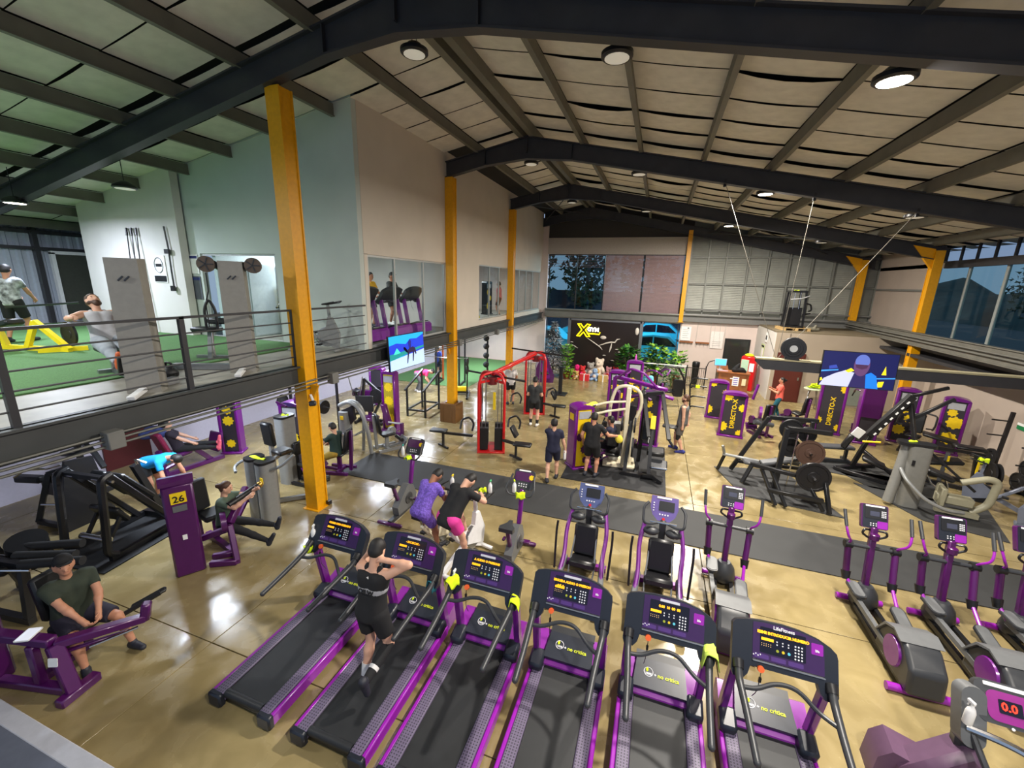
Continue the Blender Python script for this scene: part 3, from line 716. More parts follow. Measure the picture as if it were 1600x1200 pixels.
# ---------------------------------------------------------------- cross trainers
def bevel(o, w, n=3):
    md = o.modifiers.new('bevel', 'BEVEL'); md.width = w; md.segments = n; md.limit_method = 'ANGLE'; md.angle_limit = .35
    return o
def make_elliptical():
    t = thing('cross_trainer', 'x', 'cross trainer', (0, 0, 0))
    G().tube([(-.30, .78, .06), (.30, .78, .06)], .045, 10).to('front_foot', magenta, t)
    G().tube([(-.32, -.88, .06), (.32, -.88, .06)], .05, 10).to('rear_foot', magenta, t)
    for s in (-1, 1): G().bar((s*.12, .80, .08), (s*.13, -.9, .09), .06, .07).to('base_rail', black, t)
    G().lathe([(.05, 0), (.17, .03), (.19, .10), (.16, .24), (.09, .34)], (0, .68, .06), 16).to('mast_shroud', dkgrey, t)
    G().bar((0, .70, .3), (0, .86, 1.30), .10, .09, up=(1, 0, 0), b=.02).to('mast', dkpurple, t)
    G().tube([(-.30, .79, .98), (.30, .79, .98)], .03, 10).to('pivot_axle', dkgrey, t)
    G().lathe([(.05, 0), (.062, .01), (.062, .09), (.05, .1)], (0, .79, 1.12), 14).to('bottle_holder', dkpurple, t)
    for s, ph in ((-1, .10), (1, -.10)):
        a = G().cyl((s*.25, .79, .98), (s*.35, .79, .98), .06, .06, 12).to('pivot_cap', black, t)
        G().tube([(s*.30, .79, 1.0), (s*.30, .72, 1.08), (s*.37, .66, 1.16), (s*.40, .70, 1.28), (s*.41, .80, 1.40)], .017, 8, .06).to('handle_arm', magenta, t)
        G().tube([(s*.403, .72, 1.31), (s*.415, .86, 1.52)], .024, 8).to('hand_grip', dkgrey, t)
        k = V((s*.27, .66+ph*.6, .50))
        G().tube([(s*.30, .79, .98), k], .045, 10).to('swing_arm', dkpurple, t)
        G().cyl(k+V((0, .02, .05)), k+V((0, -.03, -.07)), .065, .05, 12).to('elbow_boot', black, t)
        e = V((s*.22, .34+ph*2.0, .30+ph*.3))
        G().tube([k, e], .024, 8).to('lower_link', magenta, t)
        r = V((s*.16, -.62, .36-ph*.8))
        G().bar(e, r, .06, .07).to('pedal_arm', mdgrey, t)
        pc = e+V((-s*.02, -.02, .06))
        pd = G().prism(rrect(-.085, .085, -.22, .17, .07), .035, frame(pc, (1, 0, 0), (0, 1, .12-ph))).to('pedal', dkgrey, t)
        G().prism(rrect(-.068, .068, -.20, .15, .055), .006, frame(pc+V((0, 0, .036)), (1, 0, 0), (0, 1, .12-ph))).to('pedal_mat', mdgrey, pd)
    Mx = Matrix(((0, 0, 1, -.19), (1, 0, 0, 0), (0, 1, 0, 0), (0, 0, 0, 1)))
    prof = [(-.18, .10), (-.22, .42), (-.36, .58), (-.56, .66), (-.78, .60), (-.98, .42), (-1.02, .10)]
    bevel(G().prism(prof, .38, Mx).to('drive_housing', dkgrey, t), .05)
    G().prism([(-.20, .34), (-.36, .585), (-.56, .665), (-.74, .62), (-.72, .60), (-.56, .64), (-.38, .56), (-.22, .34)], .44, Matrix(((0, 0, 1, -.22), (1, 0, 0, 0), (0, 1, 0, 0), (0, 0, 0, 1)))).to('housing_fin', mdgrey, t)
    for s in (-1, 1):
        G().cyl((s*.19, -.60, .36), (s*.215, -.60, .36), .19, .18, 20).to('wheel_disc', purple if s < 0 else dkpurple, t)
    for s in (-1, 1): G().box((s*.11, -.05, .22), (.05, .12, .05), None, .01).to('side_badge', ltgrey, t)
    Mc = frame((0, .84, 1.28), (1, 0, 0), (0, .40, .92))
    c = G().prism(rrect(-.17, .17, 0, .36, .03), .07, Mc @ Matrix.Translation((0, 0, -.07))).to('console', dkpurple, t)
    G().prism(rrect(-.155, .155, .01, .35, .02), .004, Mc).to('face_plate', navygrey, c)
    G().prism(rrect(-.13, .15, .15, .32, .01), .012, Mc).to('display_block', black, c)
    G().prism(rrect(-.065, .055, .19, .26, .005), .014, Mc).to('display', mat('grey_lcd', (66, 68, 84), .2), c)
    G().prism(rrect(.03, .16, .012, .12, .015), .008, Mc).to('purple_patch', magenta, c)
    G().prism(rrect(-.12, .12, .325, .348, .004, 1), .008, Mc).to('label_strip', paper, c)
    k = G()
    for i in range(3):
        for j in range(4): k.prism(rrect(.08+.022*i, .094+.022*i, .18+.026*j, .196+.026*j, .002, 1), .014, Mc)
        for j in range(2): k.prism(rrect(-.06+.035*i, -.045+.035*i, .04+.03*j, .054+.03*j, .002, 1), .007, Mc)
    k.to('keypad', btn, c, kind='stuff')
    G().tube([(-.05, .86, 1.24), (-.14, .80, 1.27), (-.16, .80, 1.20), (-.05, .82, 1.12), (.05, .82, 1.12), (.16, .80, 1.20), (.14, .80, 1.27), (.05, .86, 1.24)], .016, 8, .05).to('grip_loop', black, t)
    return t
el = make_elliptical()
for i, (x, y, rz, lb) in enumerate(((1.42, 6.20, -4, 'cross trainer standing alone behind the rightmost treadmill'), (3.47, 6.36, 0, 'cross trainer left of the pair at right'),
                                   (4.40, 6.36, 0, 'cross trainer right of the pair, purple wheel disc showing'), (5.32, 6.42, 0, 'cross trainer cut off by the right picture edge'))):
    r = el if i == 0 else dup(el, (0, 0, 0))
    r.location = (x, y, 0); r.rotation_euler = (0, 0, math.radians(rz)); r['label'] = lb; r['group'] = 'cross trainers behind the treadmills'

# ---------------------------------------------------------------- striders (two with dark centre shroud)
bluep = mat('blue_console_print', (74, 84, 128), .4); violetp = mat('violet_console_print', (92, 76, 140), .4)
def make_strider(x, y, lab, face):
    t = thing('strider', lab, 'strider', (x, y, 0), 0, 'striders behind the treadmills')
    for s in (-1, 1):
        G().bar((s*.36, -.62, .10), (s*.30, .10, .42), .09, .12, b=.02).to('side_rail', mdgrey, t)
        G().bb(s*.36-.05, s*.36+.05, -.70, -.54, 0, .16, .02).to('rail_foot', black, t)
        G().tube([(s*.36, -.40, .12), (s*.30, .0, .5), (s*.33, .25, .85), (s*.27, .42, 1.12)], .034, 8, .15).to('frame_tube', purple, t)
        G().tube([(s*.42, -.18, .35), (s*.44, -.05, .95), (s*.43, -.02, 1.1)], .018, 8, .1).to('lever', black, t)
        G().tube([(s*.08, .40, 1.16), (s*.20, .32, 1.16), (s*.30, .26, 1.20), (s*.31, .40, 1.40), (s*.24, .47, 1.46)], .02, 8, .08).to('handle_loop', dkgrey, t)
        G().tube([(s*.16, .30, .9), (s*.20, -.1, .35), (s*.18, -.35, .25)], .014, 6, .1).to('pull_rod', steel, t)
        p = G().prism(rrect(-.08, .08, -.18, .18, .05), .04, frame((s*.14, -.30, .2), (1, 0, 0), (0, 1, .1))).to('pedal', dkgrey, t)
        G().ell((s*.17, .36, 1.03), (.13, .09, .07), 12, 8).to('shoulder_cover', dkgrey, t)
    G().box((0, .20, .72), (.38, .09, .52), (-.25, 0, 0), .04).to('backrest_shroud', black, t)
    G().box((0, .02, .42), (.42, .30, .14), (-.2, 0, 0), .04).to('seat_shroud', black, t)
    G().bar((0, .1, .36), (0, .45, .10), .3, .2, b=.03).to('drive_cover', black, t)
    G().bar((-.35, .45, .06), (.35, .45, .06), .09, .08).to('front_foot', purple, t)
    G().bar((0, .42, .1), (0, .45, 1.2), .1, .1, b=.02).to('mast', dkgrey, t)
    Mc = frame((0, .44, 1.20), (1, 0, 0), (0, .45, .89))
    c = G().prism([(-.09, -.02), (.09, -.02), (.17, .06), (.21, .18), (.20, .36), (-.20, .36), (-.21, .18), (-.17, .06)], .07, Mc @ Matrix.Translation((0, 0, -.07))).to('console', face, t)
    G().prism(rrect(-.08, .15, .14, .29, .01), .008, Mc).to('display', black, c)
    G().prism(rrect(-.12, .10, .325, .352, .004, 1), .008, Mc).to('label_strip', paper, c)
    G().lathe([(.022, 0), (.022, .012)], (0, 0, 0), 12).xf(Mc @ Matrix.Translation((0, .015, 0))).to('stop_button', red, c)
    k = G()
    for i in range(4): k.prism(rrect(-.17+.0*i, -.15, .12+.04*i, .135+.04*i, .002, 1), .006, Mc).prism(rrect(-.07+.04*i, -.05+.04*i, .07, .09, .002, 1), .006, Mc)
    k.to('keypad', btn, c, kind='stuff')
    G().tube([(-.20, .40, 1.17), (.20, .40, 1.17)], .02, 8).to('sensor_bar', chrome, t)
    return t
make_strider(-.74, 5.95, 'left strider with blue console and black centre shroud', bluep)
make_strider(.42, 5.95, 'right strider with violet console and black centre shroud', violetp)

# ---------------------------------------------------------------- upright bikes
def make_upright_bike(x, y, rz, lab, grp='purple upright bikes'):
    t = thing('upright_bike', lab, 'exercise bike', (x, y, 0), rz, grp)
    G().bar((-.28, .52, .05), (.28, .52, .05), .08, .07, b=.02).to('front_foot', dkpurple, t)
    G().bar((-.28, -.48, .05), (.28, -.48, .05), .08, .07, b=.02).to('rear_foot', dkpurple, t)
    G().bar((0, .52, .08), (0, -.48, .08), .09, .07).to('base_rail', dkgrey, t)
    G().prism([(-.25, .12), (.36, .12), (.42, .30), (.30, .56), (.12, .66), (-.05, .52), (-.28, .30)], .14, Matrix(((0, 0, 1, -.07), (1, 0, 0, 0), (0, 1, 0, 0), (0, 0, 0, 1)))).to('drive_housing', mdgrey, t)
    for s in (-1, 1):
        G().cyl((s*.07, .12, .34), (s*.085, .12, .34), .13, .12, 18).to('crank_cover', dkgrey, t)
        q = V((s*.12, .12+s*.14, .34-s*.08))
        G().bar((s*.09, .12, .34), q, .02, .03).to('crank', steel, t)
        G().bb(q.x-.02, q.x+s*.09+.02, q.y-.05, q.y+.05, q.z-.02, q.z+.02, .01).to('pedal', dkpurple, t)
    G().bar((0, -.18, .42), (0, -.32, .80), .07, .07, up=(1, 0, 0), b=.015).to('seat_post', dkpurple, t)
    G().prism([(-.12, -.13), (.12, -.13), (.13, -.05), (.045, .06), (.03, .16), (-.03, .16), (-.045, .06), (-.13, -.05)], .07, Matrix.Translation((0, -.30, .82))).to('saddle', dkgrey, t)
    G().bar((0, .30, .56), (0, .44, 1.18), .09, .08, up=(1, 0, 0), b=.02).to('mast', purple, t)
    G().tube([(-.20, .50, 1.42), (-.26, .28, 1.24), (-.20, .22, 1.16), (0, .30, 1.14), (.20, .22, 1.16), (.26, .28, 1.24), (.20, .50, 1.42)], .018, 8, .06).to('handlebar', dkgrey, t)
    Mc = frame((0, .42, 1.18), (1, 0, 0), (0, .5, .87))
    c = G().prism(rrect(-.19, .19, 0, .36, .06), .06, Mc @ Matrix.Translation((0, 0, -.06))).to('console', dkgrey, t)
    G().prism(rrect(-.165, .165, .15, .31, .03), .005, Mc).to('face_print', mat('plum_print', (74, 26, 76), .35), c)
    G().prism(rrect(-.11, .11, .325, .35, .004, 1), .006, Mc).to('label_strip', paper, c)
    G().prism(gear((.14, .23), .05, 8, d=.2)[::2], .006, Mc).to('yellow_print', gearyel, c)
    k = G()
    for i in range(4):
        for j in range(2): k.prism(rrect(-.08+.045*i, -.06+.045*i, .05+.04*j, .07+.04*j, .003, 1), .006, Mc)
    k.to('keypad', btn, c, kind='stuff')
    return t
make_upright_bike(-1.98, 6.12, 0, 'empty purple upright bike with lime cloth, behind third treadmill')
make_upright_bike(-4.62, 6.72, 0, 'purple upright bike with bottle and lime cloth nearest the yellow column')
bottle((-2.08, 6.40, 1.18), 'spray bottle leaning in the tray of the empty upright bike', 30)
cloth((-1.95, 6.36, 1.22), 'lime cloth on the handlebar of the empty upright bike', 20, (.16, .2), drop=.1, seed=6)
bottle((-4.76, 7.0, 1.20), 'spray bottle on the upright bike nearest the yellow column', 20, trig=mat('teal_trigger', (40, 160, 150), .5))
cloth((-4.6, 6.94, 1.22), 'lime cloth on the upright bike nearest the yellow column', 70, (.14, .22), drop=.05, seed=7)

# ---------------------------------------------------------------- indoor cycling bikes
def make_spin(x, y, z, rz, lab, body=white, grp='indoor cycling bikes', fan=False):
    t = thing('spin_bike', lab, 'exercise bike', (x, y, z), rz, grp)
    G().bar((-.25, .55, .05), (.25, .55, .05), .07, .06, b=.015).to('front_foot', body, t)
    G().bar((-.25, -.5, .05), (.25, -.5, .05), .07, .06, b=.015).to('rear_foot', body, t)
    G().bar((0, .55, .07), (0, .10, .34), .06, .09).bar((0, -.5, .07), (0, .10, .34), .06, .09).to('base_frame', body, t)
    G().lathe([(.02, -.035), (.20, -.03), (.23, -.025), (.23, .025), (.20, .03), (.02, .035)], (0, .30, .34), 24, 'x').to('flywheel', steel if not fan else black, t)
    G().prism([(.56, .12), (.60, .42), (.44, .80), (.34, .80), (.30, .58), (.12, .44), (.10, .30)], .09, Matrix(((0, 0, 1, -.045), (1, 0, 0, 0), (0, 1, 0, 0), (0, 0, 0, 1)))).to('fork_shroud', body, t)
    G().bar((0, .06, .3), (0, -.30, .72), .07, .08, up=(1, 0, 0), b=.015).to('seat_tube', body, t)
    G().bar((0, -.26, .68), (0, -.34, .92), .04, .05, up=(1, 0, 0)).to('seat_post', chrome, t)
    G().prism([(-.09, -.12), (.09, -.12), (.10, -.05), (.03, .05), (.02, .15), (-.02, .15), (-.03, .05), (-.10, -.05)], .06, Matrix.Translation((0, -.34, .92))).to('saddle', black, t)
    G().bar((0, .38, .78), (0, .36, 1.08), .05, .06, up=(1, 0, 0)).to('stem', body, t)
    G().tube([(-.10, .62, 1.14), (-.17, .40, 1.10), (-.23, .30, 1.10), (-.23, .60, 1.16)], .016, 8, .05).tube([(.10, .62, 1.14), (.17, .40, 1.10), (.23, .30, 1.10), (.23, .60, 1.16)], .016, 8, .05).bar((-.17, .40, 1.10), (.17, .40, 1.10), .03, .03).to('handlebar', black, t)
    for s in (-1, 1):
        q = V((s*.11, .05+s*.11, .30-s*.12))
        G().bar((s*.07, .05, .30), q, .02, .03).to('crank', chrome, t)
        G().bb(q.x-.01, q.x+s*.10, q.y-.05, q.y+.05, q.z-.02, q.z+.02).to('pedal', black, t)
    return t
make_spin(-3.38, 5.80, 0, -8, 'white indoor bike under the rider in violet', cream)
make_spin(-2.80, 5.78, 0, -14, 'white indoor bike ridden by person in black shirt and pink shorts', white)
bottle((-3.24, 6.28, 1.12), 'white spray bottle with yellow trigger on handlebar behind rider in violet', 0, trig=gearyel)
bottle((-2.50, 6.30, 1.14), 'white spray bottle beside the head of the rider in black', 0, trig=mat('green_trigger', (60, 170, 110), .5))
cloth((-2.66, 6.32, 1.17), 'lime cloth on the handlebar of the rider in black', 60, (.14, .18), drop=.06, seed=8)
# ---------------------------------------------------------------- strength machines
def pad(t, c, s, rot=None, m=None, name='seat', b=.03):
    return G().box(c, s, rot, b).to(name, m or vinyl, t)
printbg = mat('dark_print', (46, 42, 50), .5)
signm = mat('grey_sign', (168, 170, 176), .5)
def tower(t, w=.52, d=.30, h=1.7, bg=None, gears=(), word=None, sign=True, frame_m=None, x=0, y=0, word_m=None, topbulge=True):
    """weight stack tower: print on the -y face"""
    fm = frame_m or purple
    for s in (-1, 1): G().bb(x+s*w/2-.04, x+s*w/2+.04, y-d/2, y+d/2, 0, h-.06, .02).to('tower_post', fm, t)
    a = [( (w/2+.04)*math.cos(PI*k/10), h-.08+.10*math.sin(PI*k/10)) for k in range(11)]
    G().prism(a, d+.02, frame((x, y+d/2+.01, 0), (1, 0, 0), (0, 0, 1))).to('tower_cap', fm, t)
    G().bb(x-w/2-.06, x+w/2+.06, y-d/2-.04, y+d/2+.04, 0, .06, .01).to('tower_base', fm, t)
    pl = G().bb(x-w/2+.03, x+w/2-.03, y-d/2+.03, y-d/2+.05, .08, h-.08).to('print_panel', bg or printbg, t)
    g = G()
    g.bb(x-w/2+.06, x+w/2-.06, y-.03, y+.07, .1, .75)
    st = g.to('weight_stack', iron, t)
    M = frame((x, y-d/2+.03, 0), (1, 0, 0), (0, 0, 1))
    for (gx, gz, r, n) in gears:
        p = []
        for (a_, b_) in gear((gx, gz), r, n): p.append((min(max(a_, -w/2+.045), w/2-.045), min(max(b_, .1), h-.1)))
        G().prism(p, .004, M).to('gear_print', gearyel, pl)
    if word:
        text(word, .19, M @ Matrix.Translation((.02, .80, .006)) @ Matrix.Rotation(PI/2, 4, 'Z'), word_m or gearyel, pl, bold=.004)
    if sign: G().bb(x-w*.36, x+w*.36, y-d/2+.015, y-d/2+.03, h-.34, h-.14).to('info_sign', signm, t)
G1 = ((-.08, .45, .17, 10), (.12, .85, .14, 9), (-.06, 1.15, .15, 9))
G2 = ((-.27, .34, .17, 10), (.27, 1.02, .14, 10), (.26, .16, .12, 9), (-.2, 1.36, .15, 9))
def station(lab, loc, rz, h=1.7, w=.52, d=.30, gears=G1, word=None, sign=True, name='weight_machine', grp='purple weight machines', bg=None):
    t = thing(name, lab, 'weight machine', (loc[0], loc[1], loc[2] if len(loc) > 2 else 0), rz, grp)
    tower(t, w, d, h, bg, gears, word, sign)
    return t
def seat_unit(t, x, y, ang, fm, sh=.48, back=True, lean=.15, arms='press', foot=True, bm=None, wid=.36):
    """seat at x,y whose user faces direction ang (0=+y)"""
    n0 = list(t.children)
    M = Matrix.Translation((x, y, 0)) @ Matrix.Rotation(ang, 4, 'Z')
    def P(g, n, m): return g.xf(M).to(n, m, t)
    P(G().box((0, .04, sh), (wid, .40, .08), (.06, 0, 0), .03), 'seat', bm or vinyl)
    P(G().bar((0, .02, 0.06), (0, .02, sh-.03), .08, .10, up=(0, 1, 0), b=.01), 'seat_post', fm)
    P(G().bar((-.22, -.30, .04), (-.22, .36, .04), .07, .07).bar((.22, -.30, .04), (.22, .36, .04), .07, .07).bar((-.22, 0, .04), (.22, 0, .04), .07, .07), 'base_frame', fm)
    if back:
        P(G().box((0, -.24, sh+.36), (wid*.9, .08, .60), (lean, 0, 0), .03), 'backrest', bm or vinyl)
        P(G().bar((0, -.28, .05), (0, -.34, sh+.62), .08, .07, up=(1, 0, 0), b=.01), 'back_post', fm)
    if arms == 'press':
        for s in (-1, 1):
            P(G().tube([(s*.14, -.32, sh+.70), (s*.40, -.22, sh+.68), (s*.42, .12, sh+.42), (s*.40, .34, sh+.36)], .026, 8, .1), 'press_arm', fm)
            P(G().tube([(s*.40, .30, sh+.37), (s*.26, .36, sh+.37)], .02, 8), 'handle', black)
    if arms == 'high':
        for s in (-1, 1):
            P(G().tube([(s*.10, -.40, sh+.95), (s*.34, -.30, sh+1.12), (s*.40, .05, sh+1.10), (s*.38, .25, sh+.95)], .028, 8, .1), 'press_arm', fm)
            P(G().tube([(s*.38, .22, sh+.98), (s*.40, .32, sh+.80)], .02, 8), 'handle', black)
    if arms == 'row':
        P(G().box((0, .34, sh+.34), (.26, .08, .34), None, .03), 'chest_pad', bm or vinyl)
        P(G().bar((0, .38, .06), (0, .42, sh+.35), .07, .07, up=(1, 0, 0)), 'chest_post', fm)
        for s in (-1, 1): P(G().tube([(s*.20, .50, sh+.55), (s*.26, .46, sh+.30), (s*.24, .34, sh+.28)], .02, 8, .05), 'handle', black)
    if arms == 'ext':
        P(G().cyl((-.20, .40, sh-.22), (.20, .40, sh-.22), .055, .055, 12), 'shin_roller', bm or vinyl)
        P(G().cyl((-.24, .26, sh-.02), (-.16, .26, sh-.02), .13, .13, 16), 'cam_disc', fm)
        P(G().bar((-.20, .26, sh-.02), (-.20, .40, sh-.22), .05, .05), 'lever', fm)
    if foot:
        P(G().box((0, .52, .16), (.40, .05, .24), (-.5, 0, 0), .01), 'foot_plate', fm)
        P(G().bar((0, .05, .05), (0, .52, .08), .06, .06), 'foot_bar', fm)
plate = lambda c, ax, r, m=iron, w=.045: G().lathe([(.025, -w/2), (r*.35, -w/2), (r*.38, -w*.28), (r*.82, -w*.28), (r*.85, -w/2), (r, -w/2), (r, w/2), (r*.85, w/2), (r*.82, w*.28), (r*.38, w*.28), (r*.35, w/2), (.025, w/2)], c, 22, ax)

# --- left bay -------------------------------------------------
t = thing('weight_machine', 'purple machine numbered 26 with tall slab tower where the woman sits', 'weight machine', (-6.92, 3.98, 0), 58, 'purple weight machines')
G().bb(-.20, .20, -.16, .16, 0, 1.60, .03).to('tower', dkpurple, t)
G().prism([(-.16, 1.60), (-.16, 1.66), (-.10, 1.73), (.14, 1.66), (.16, 1.60)], .44, Matrix(((0, 0, 1, -.22), (1, 0, 0, 0), (0, 1, 0, 0), (0, 0, 0, 1)))).to('tower_cap', dkpurple, t)
num = G().bb(-.10, .10, -.175, -.16, 1.30, 1.48).to('number_plate', gearyel, t)
text('26', .15, frame((0, -.178, 1.37), (1, 0, 0), (0, 0, 1)), black, num, bold=.003)
G().bb(-.09, .09, -.175, -.16, 1.16, 1.26).to('plaque', mdgrey, t)
G().bb(-.03, .03, -.175, -.16, .66, .74).to('sticker', paper, t)
for (a, b) in (((.30, .10, .05), (.62, .0, .05)), ((.62, -.30, .04), (.62, .42, .04)), ((.25, -.1, .05), (.62, -.3, .05)), ((.62, -.28, .05), (.60, -.02, .62)), ((.62, .30, .05), (.60, .06, .62)), ((.2, .1, .45), (.62, .0, .55))):
    G().bar(a, b, .09, .10, b=.015).to('frame_bar', dkpurple, t)
G().cyl((.48, -.06, .72), (.56, -.06, .72), .17, .17, 22).to('cam_disc', dkpurple, t)
G().bar((.60, .02, .62), (.95, .50, 1.0), .11, .12, b=.02).to('arm_beam', dkpurple, t)
G().cyl((.62, -.02, .98), (1.12, .30, 1.06), .055, .055, 12).to('forearm_roller', vinyl, t)
G().ell((1.14, .31, 1.07), .06, 10, 8).to('brass_knob', mat('brass', (190, 150, 70), .3, .8), t)
pad(t, (.42, .78, .52), (.42, .42, .10), (0, .0, .3)); pad(t, (.20, .95, .86), (.40, .10, .60), (-.1, 0, .5), name='backrest')
G().bar((.42, .78, .05), (.42, .78, .48), .09, .09).bar((.2, .98, .05), (.18, 1.0, .9), .07, .07).bar((.62, .0, .05), (.3, .98, .05), .09, .08).to('seat_frame', dkpurple, t)
G().bar((.75, 1.0, .1), (1.0, 1.25, .40), .05, .05).box((1.02, 1.28, .44), (.3, .05, .24), (-.5, 0, -.4), .01).to('foot_bar', dkpurple, t)

t = thing('weight_machine', 'dark purple machine in lower left corner where the man in cap sits', 'weight machine', (-6.45, 2.02, 0), 12, 'purple weight machines')
G().bb(-.85, -.50, -.30, .05, 0, 1.45, .04).to('tower', dkpurple, t)
for (a, b, w) in (((-.5, -.12, .06), (.55, -.10, .06), .11), ((.50, -.28, .05), (.52, .12, .05), .12), ((.50, -.12, .05), (.28, -.05, .62), .14), ((-.5, -.1, .70), (.28, -.05, .66), .12), ((.28, -.05, .62), (.80, .55, .52), .11), ((.05, -.1, .1), (.05, -.1, .62), .10), ((.24, -.02, .45), (.66, .44, .40), .05)):
    G().bar(a, b, w, w*.9, b=.015).to('frame_bar', dkpurple, t)
G().box((.80, .56, .60), (.10, .12, .24), (0, .2, .6), .02).to('arm_end', dkpurple, t)
G().tube([(.46, .14, .42), (.74, .48, .42)], .018, 8).to('guide_rod', chrome, t)
G().prism(rrect(-.05, .05, -.05, .05, .01), .006, frame((.39, -.16, .50), (1, .2, 0), (0, .2, 1))).to('sticker', paper, t)
pad(t, (-.06, .46, .43), (.46, .44, .10)); pad(t, (-.36, .48, .82), (.10, .42, .60), (0, -.12, 0), name='backrest')
G().bar((-.06, .46, .05), (-.06, .46, .4), .09, .09).bar((-.06, .46, .05), (-.06, -.1, .05), .09, .08).bar((-.42, .48, .05), (-.42, .48, .95), .06, .06).bar((-.42, .48, .05), (-.06, .46, .05), .06, .06).to('seat_frame', dkpurple, t)
G().tube([(.3, .55, .40), (.62, .92, .55)], .03, 8).box((.5, .86, .50), (.40, .10, .05), (0, -.3, .8), .02).to('leg_pad', vinyl, t)
ph = thing('phone', 'white lit phone lying on the dark purple machine', 'phone', (-6.42, 1.95, .735), 30)
G().prism(rrect(-.075, .075, -.10, .10, .015), .012).to('phone_body', white, ph); G().prism(rrect(-.066, .066, -.09, .09, .01), .003, Matrix.Translation((0, 0, .012))).to('phone_screen', mat('phone_glow', (225, 230, 245), emit=.9), ph)

t = thing('leg_press', 'black angled press machine with A shaped side frames on a mat', 'weight machine', (-8.85, 4.15, .02), 8)
for s in (-1, 1):
    G().tube([(s*.46, -.50, .08), (s*.46, -.62, .16), (s*.46, -.50, 1.46), (s*.46, -.34, 1.50)], .06, 8, .1).to('front_upright', black, t)
    G().bar((s*.46, -.40, 1.50), (s*.46, .55, .08), .10, .12, up=(1, 0, 0), b=.015).to('brace', black, t)
    G().bar((s*.46, -.60, .06), (s*.46, .75, .06), .09, .09).to('base_rail', black, t)
    G().tube([(s*.2, -.44, 1.42), (s*.62, -.44, 1.42)], .025, 8).to('horn', chrome, t)
    pad(t, (s*.20, .12, 1.02), (.30, .10, .80), (.62, 0, 0), name='back_pad')
G().box((0, -.18, .62), (.62, .09, .36), (.5, 0, 0), .03).to('seat', vinyl, t)
G().bar((-.46, -.42, 1.44), (.46, -.42, 1.44), .08, .08).bar((-.46, .7, .08), (.46, .7, .08), .09, .09).bar((0, .7, .1), (0, .34, 1.3), .1, .1).to('cross_frame', black, t)
G().cyl((-.30, -.46, .30), (.30, -.46, .30), .055, .055, 12).to('roller', chrome, t)
for s in (-1, 1): G().bar((s*.25, -.40, .3), (s*.25, -.2, .6), .05, .05).to('carriage_arm', black, t)
G().tube([(.14, .3, 1.36), (.25, .2, 1.5), (.36, .3, 1.40)], .02, 8, .04).to('handle', chrome, t)
solo(G().bb(-.62, .62, -.9, 1.0, 0, .02).to('floor_mat', rubber), 'small dark mat under the black press machine', 'mat', None, (-8.82, 4.2, 0), 8)

t = thing('calf_machine', 'black plate loaded machine with tall dark side panel near left edge', 'weight machine', (-10.45, 4.2, 0), 6)
G().prism([(-.45, 0), (.45, 0), (.25, 1.30), (-.18, 1.36)], .06, frame((.30, 0, 0), (0, 1, 0), (0, 0, 1))).to('side_panel', black, t)
for (a, b) in (((-.5, -.3, .06), (.3, -.3, .06)), ((-.5, .3, .06), (.3, .3, .06)), ((-.5, -.3, .06), (-.3, -.1, 1.0)), ((-.3, -.1, 1.0), (.3, .1, 1.2)), ((-.5, .3, .06), (-.3, -.1, 1.0))): G().bar(a, b, .08, .08).to('frame_bar', black, t)
G().tube([(-.75, -.35, .98), (-.5, -.3, 1.14), (-.3, -.12, 1.1), (.1, -.1, 1.24)], .022, 8, .08).tube([(.1, -.5, .62), (.4, -.42, .62)], .018, 8).to('handle', chrome, t)
pad(t, (-.75, -.15, .85), (.5, .16, .14), (0, 0, .2)); pad(t, (-.55, .2, .6), (.5, .4, .35), name='pad_stack')
t = thing('calf_machine', 'black machine with lever arms far under the loft at left', 'weight machine', (-11.75, 5.0, 0), 10)
for (a, b) in (((-.4, 0, .06), (.5, 0, .06)), ((0, 0, .06), (0, 0, 1.3)), ((0, 0, 1.3), (.7, -.2, 1.05)), ((.7, -.2, 1.05), (.95, -.25, .75)), ((-.4, -.3, .05), (-.4, .3, .05)), ((.5, -.3, .05), (.5, .3, .05))): G().bar(a, b, .08, .09).to('frame_bar', blackmetal, t)
pad(t, (-.1, 0, .9), (.4, .36, .1))

t = thing('roller_bench', 'black machine with round pad and three long foam rollers behind the man', 'weight machine', (-8.0, 2.70, 0), 8)
G().cyl((-.42, .16, .60), (-.30, .10, .98), .22, .22, 20).to('round_pad', vinyl, t)
for (a, b) in (((-.40, .02, .90), (.42, .30, .92)), ((-.20, -.10, .88), (.55, .12, .88)), ((.18, -.25, .92), (.90, -.02, .94))): G().cyl(a, b, .062, .062, 12).to('foam_roller', rubber, t)
for (a, b) in (((-.9, -.15, .82), (.6, .06, .84)), ((-1.0, -.5, .80), (.3, -.24, .84))): G().tube([a, b], .02, 8).to('chrome_bar', chrome, t)
for (a, b) in (((-.9, -.3, .06), (.2, -.3, .06)), ((-.9, .2, .06), (.2, .2, .06)), ((-.85, -.3, .06), (-.8, -.2, .84)), ((.15, -.3, .06), (.1, -.2, .86)), ((-.8, .2, .06), (-.8, .0, .86)), ((.1, .2, .06), (.05, .1, .88)), ((-.85, -.2, .82), (.2, -.2, .86))): G().bar(a, b, .09, .09).to('frame_bar', black, t)
pad(t, (-.5, -.25, .70), (.8, .3, .12), (0, -.2, .2), name='bench_pad')
for x in (-.7, -.35): plate((x, -.42, .72), 'y', .16).to('weight_plate', iron, t)

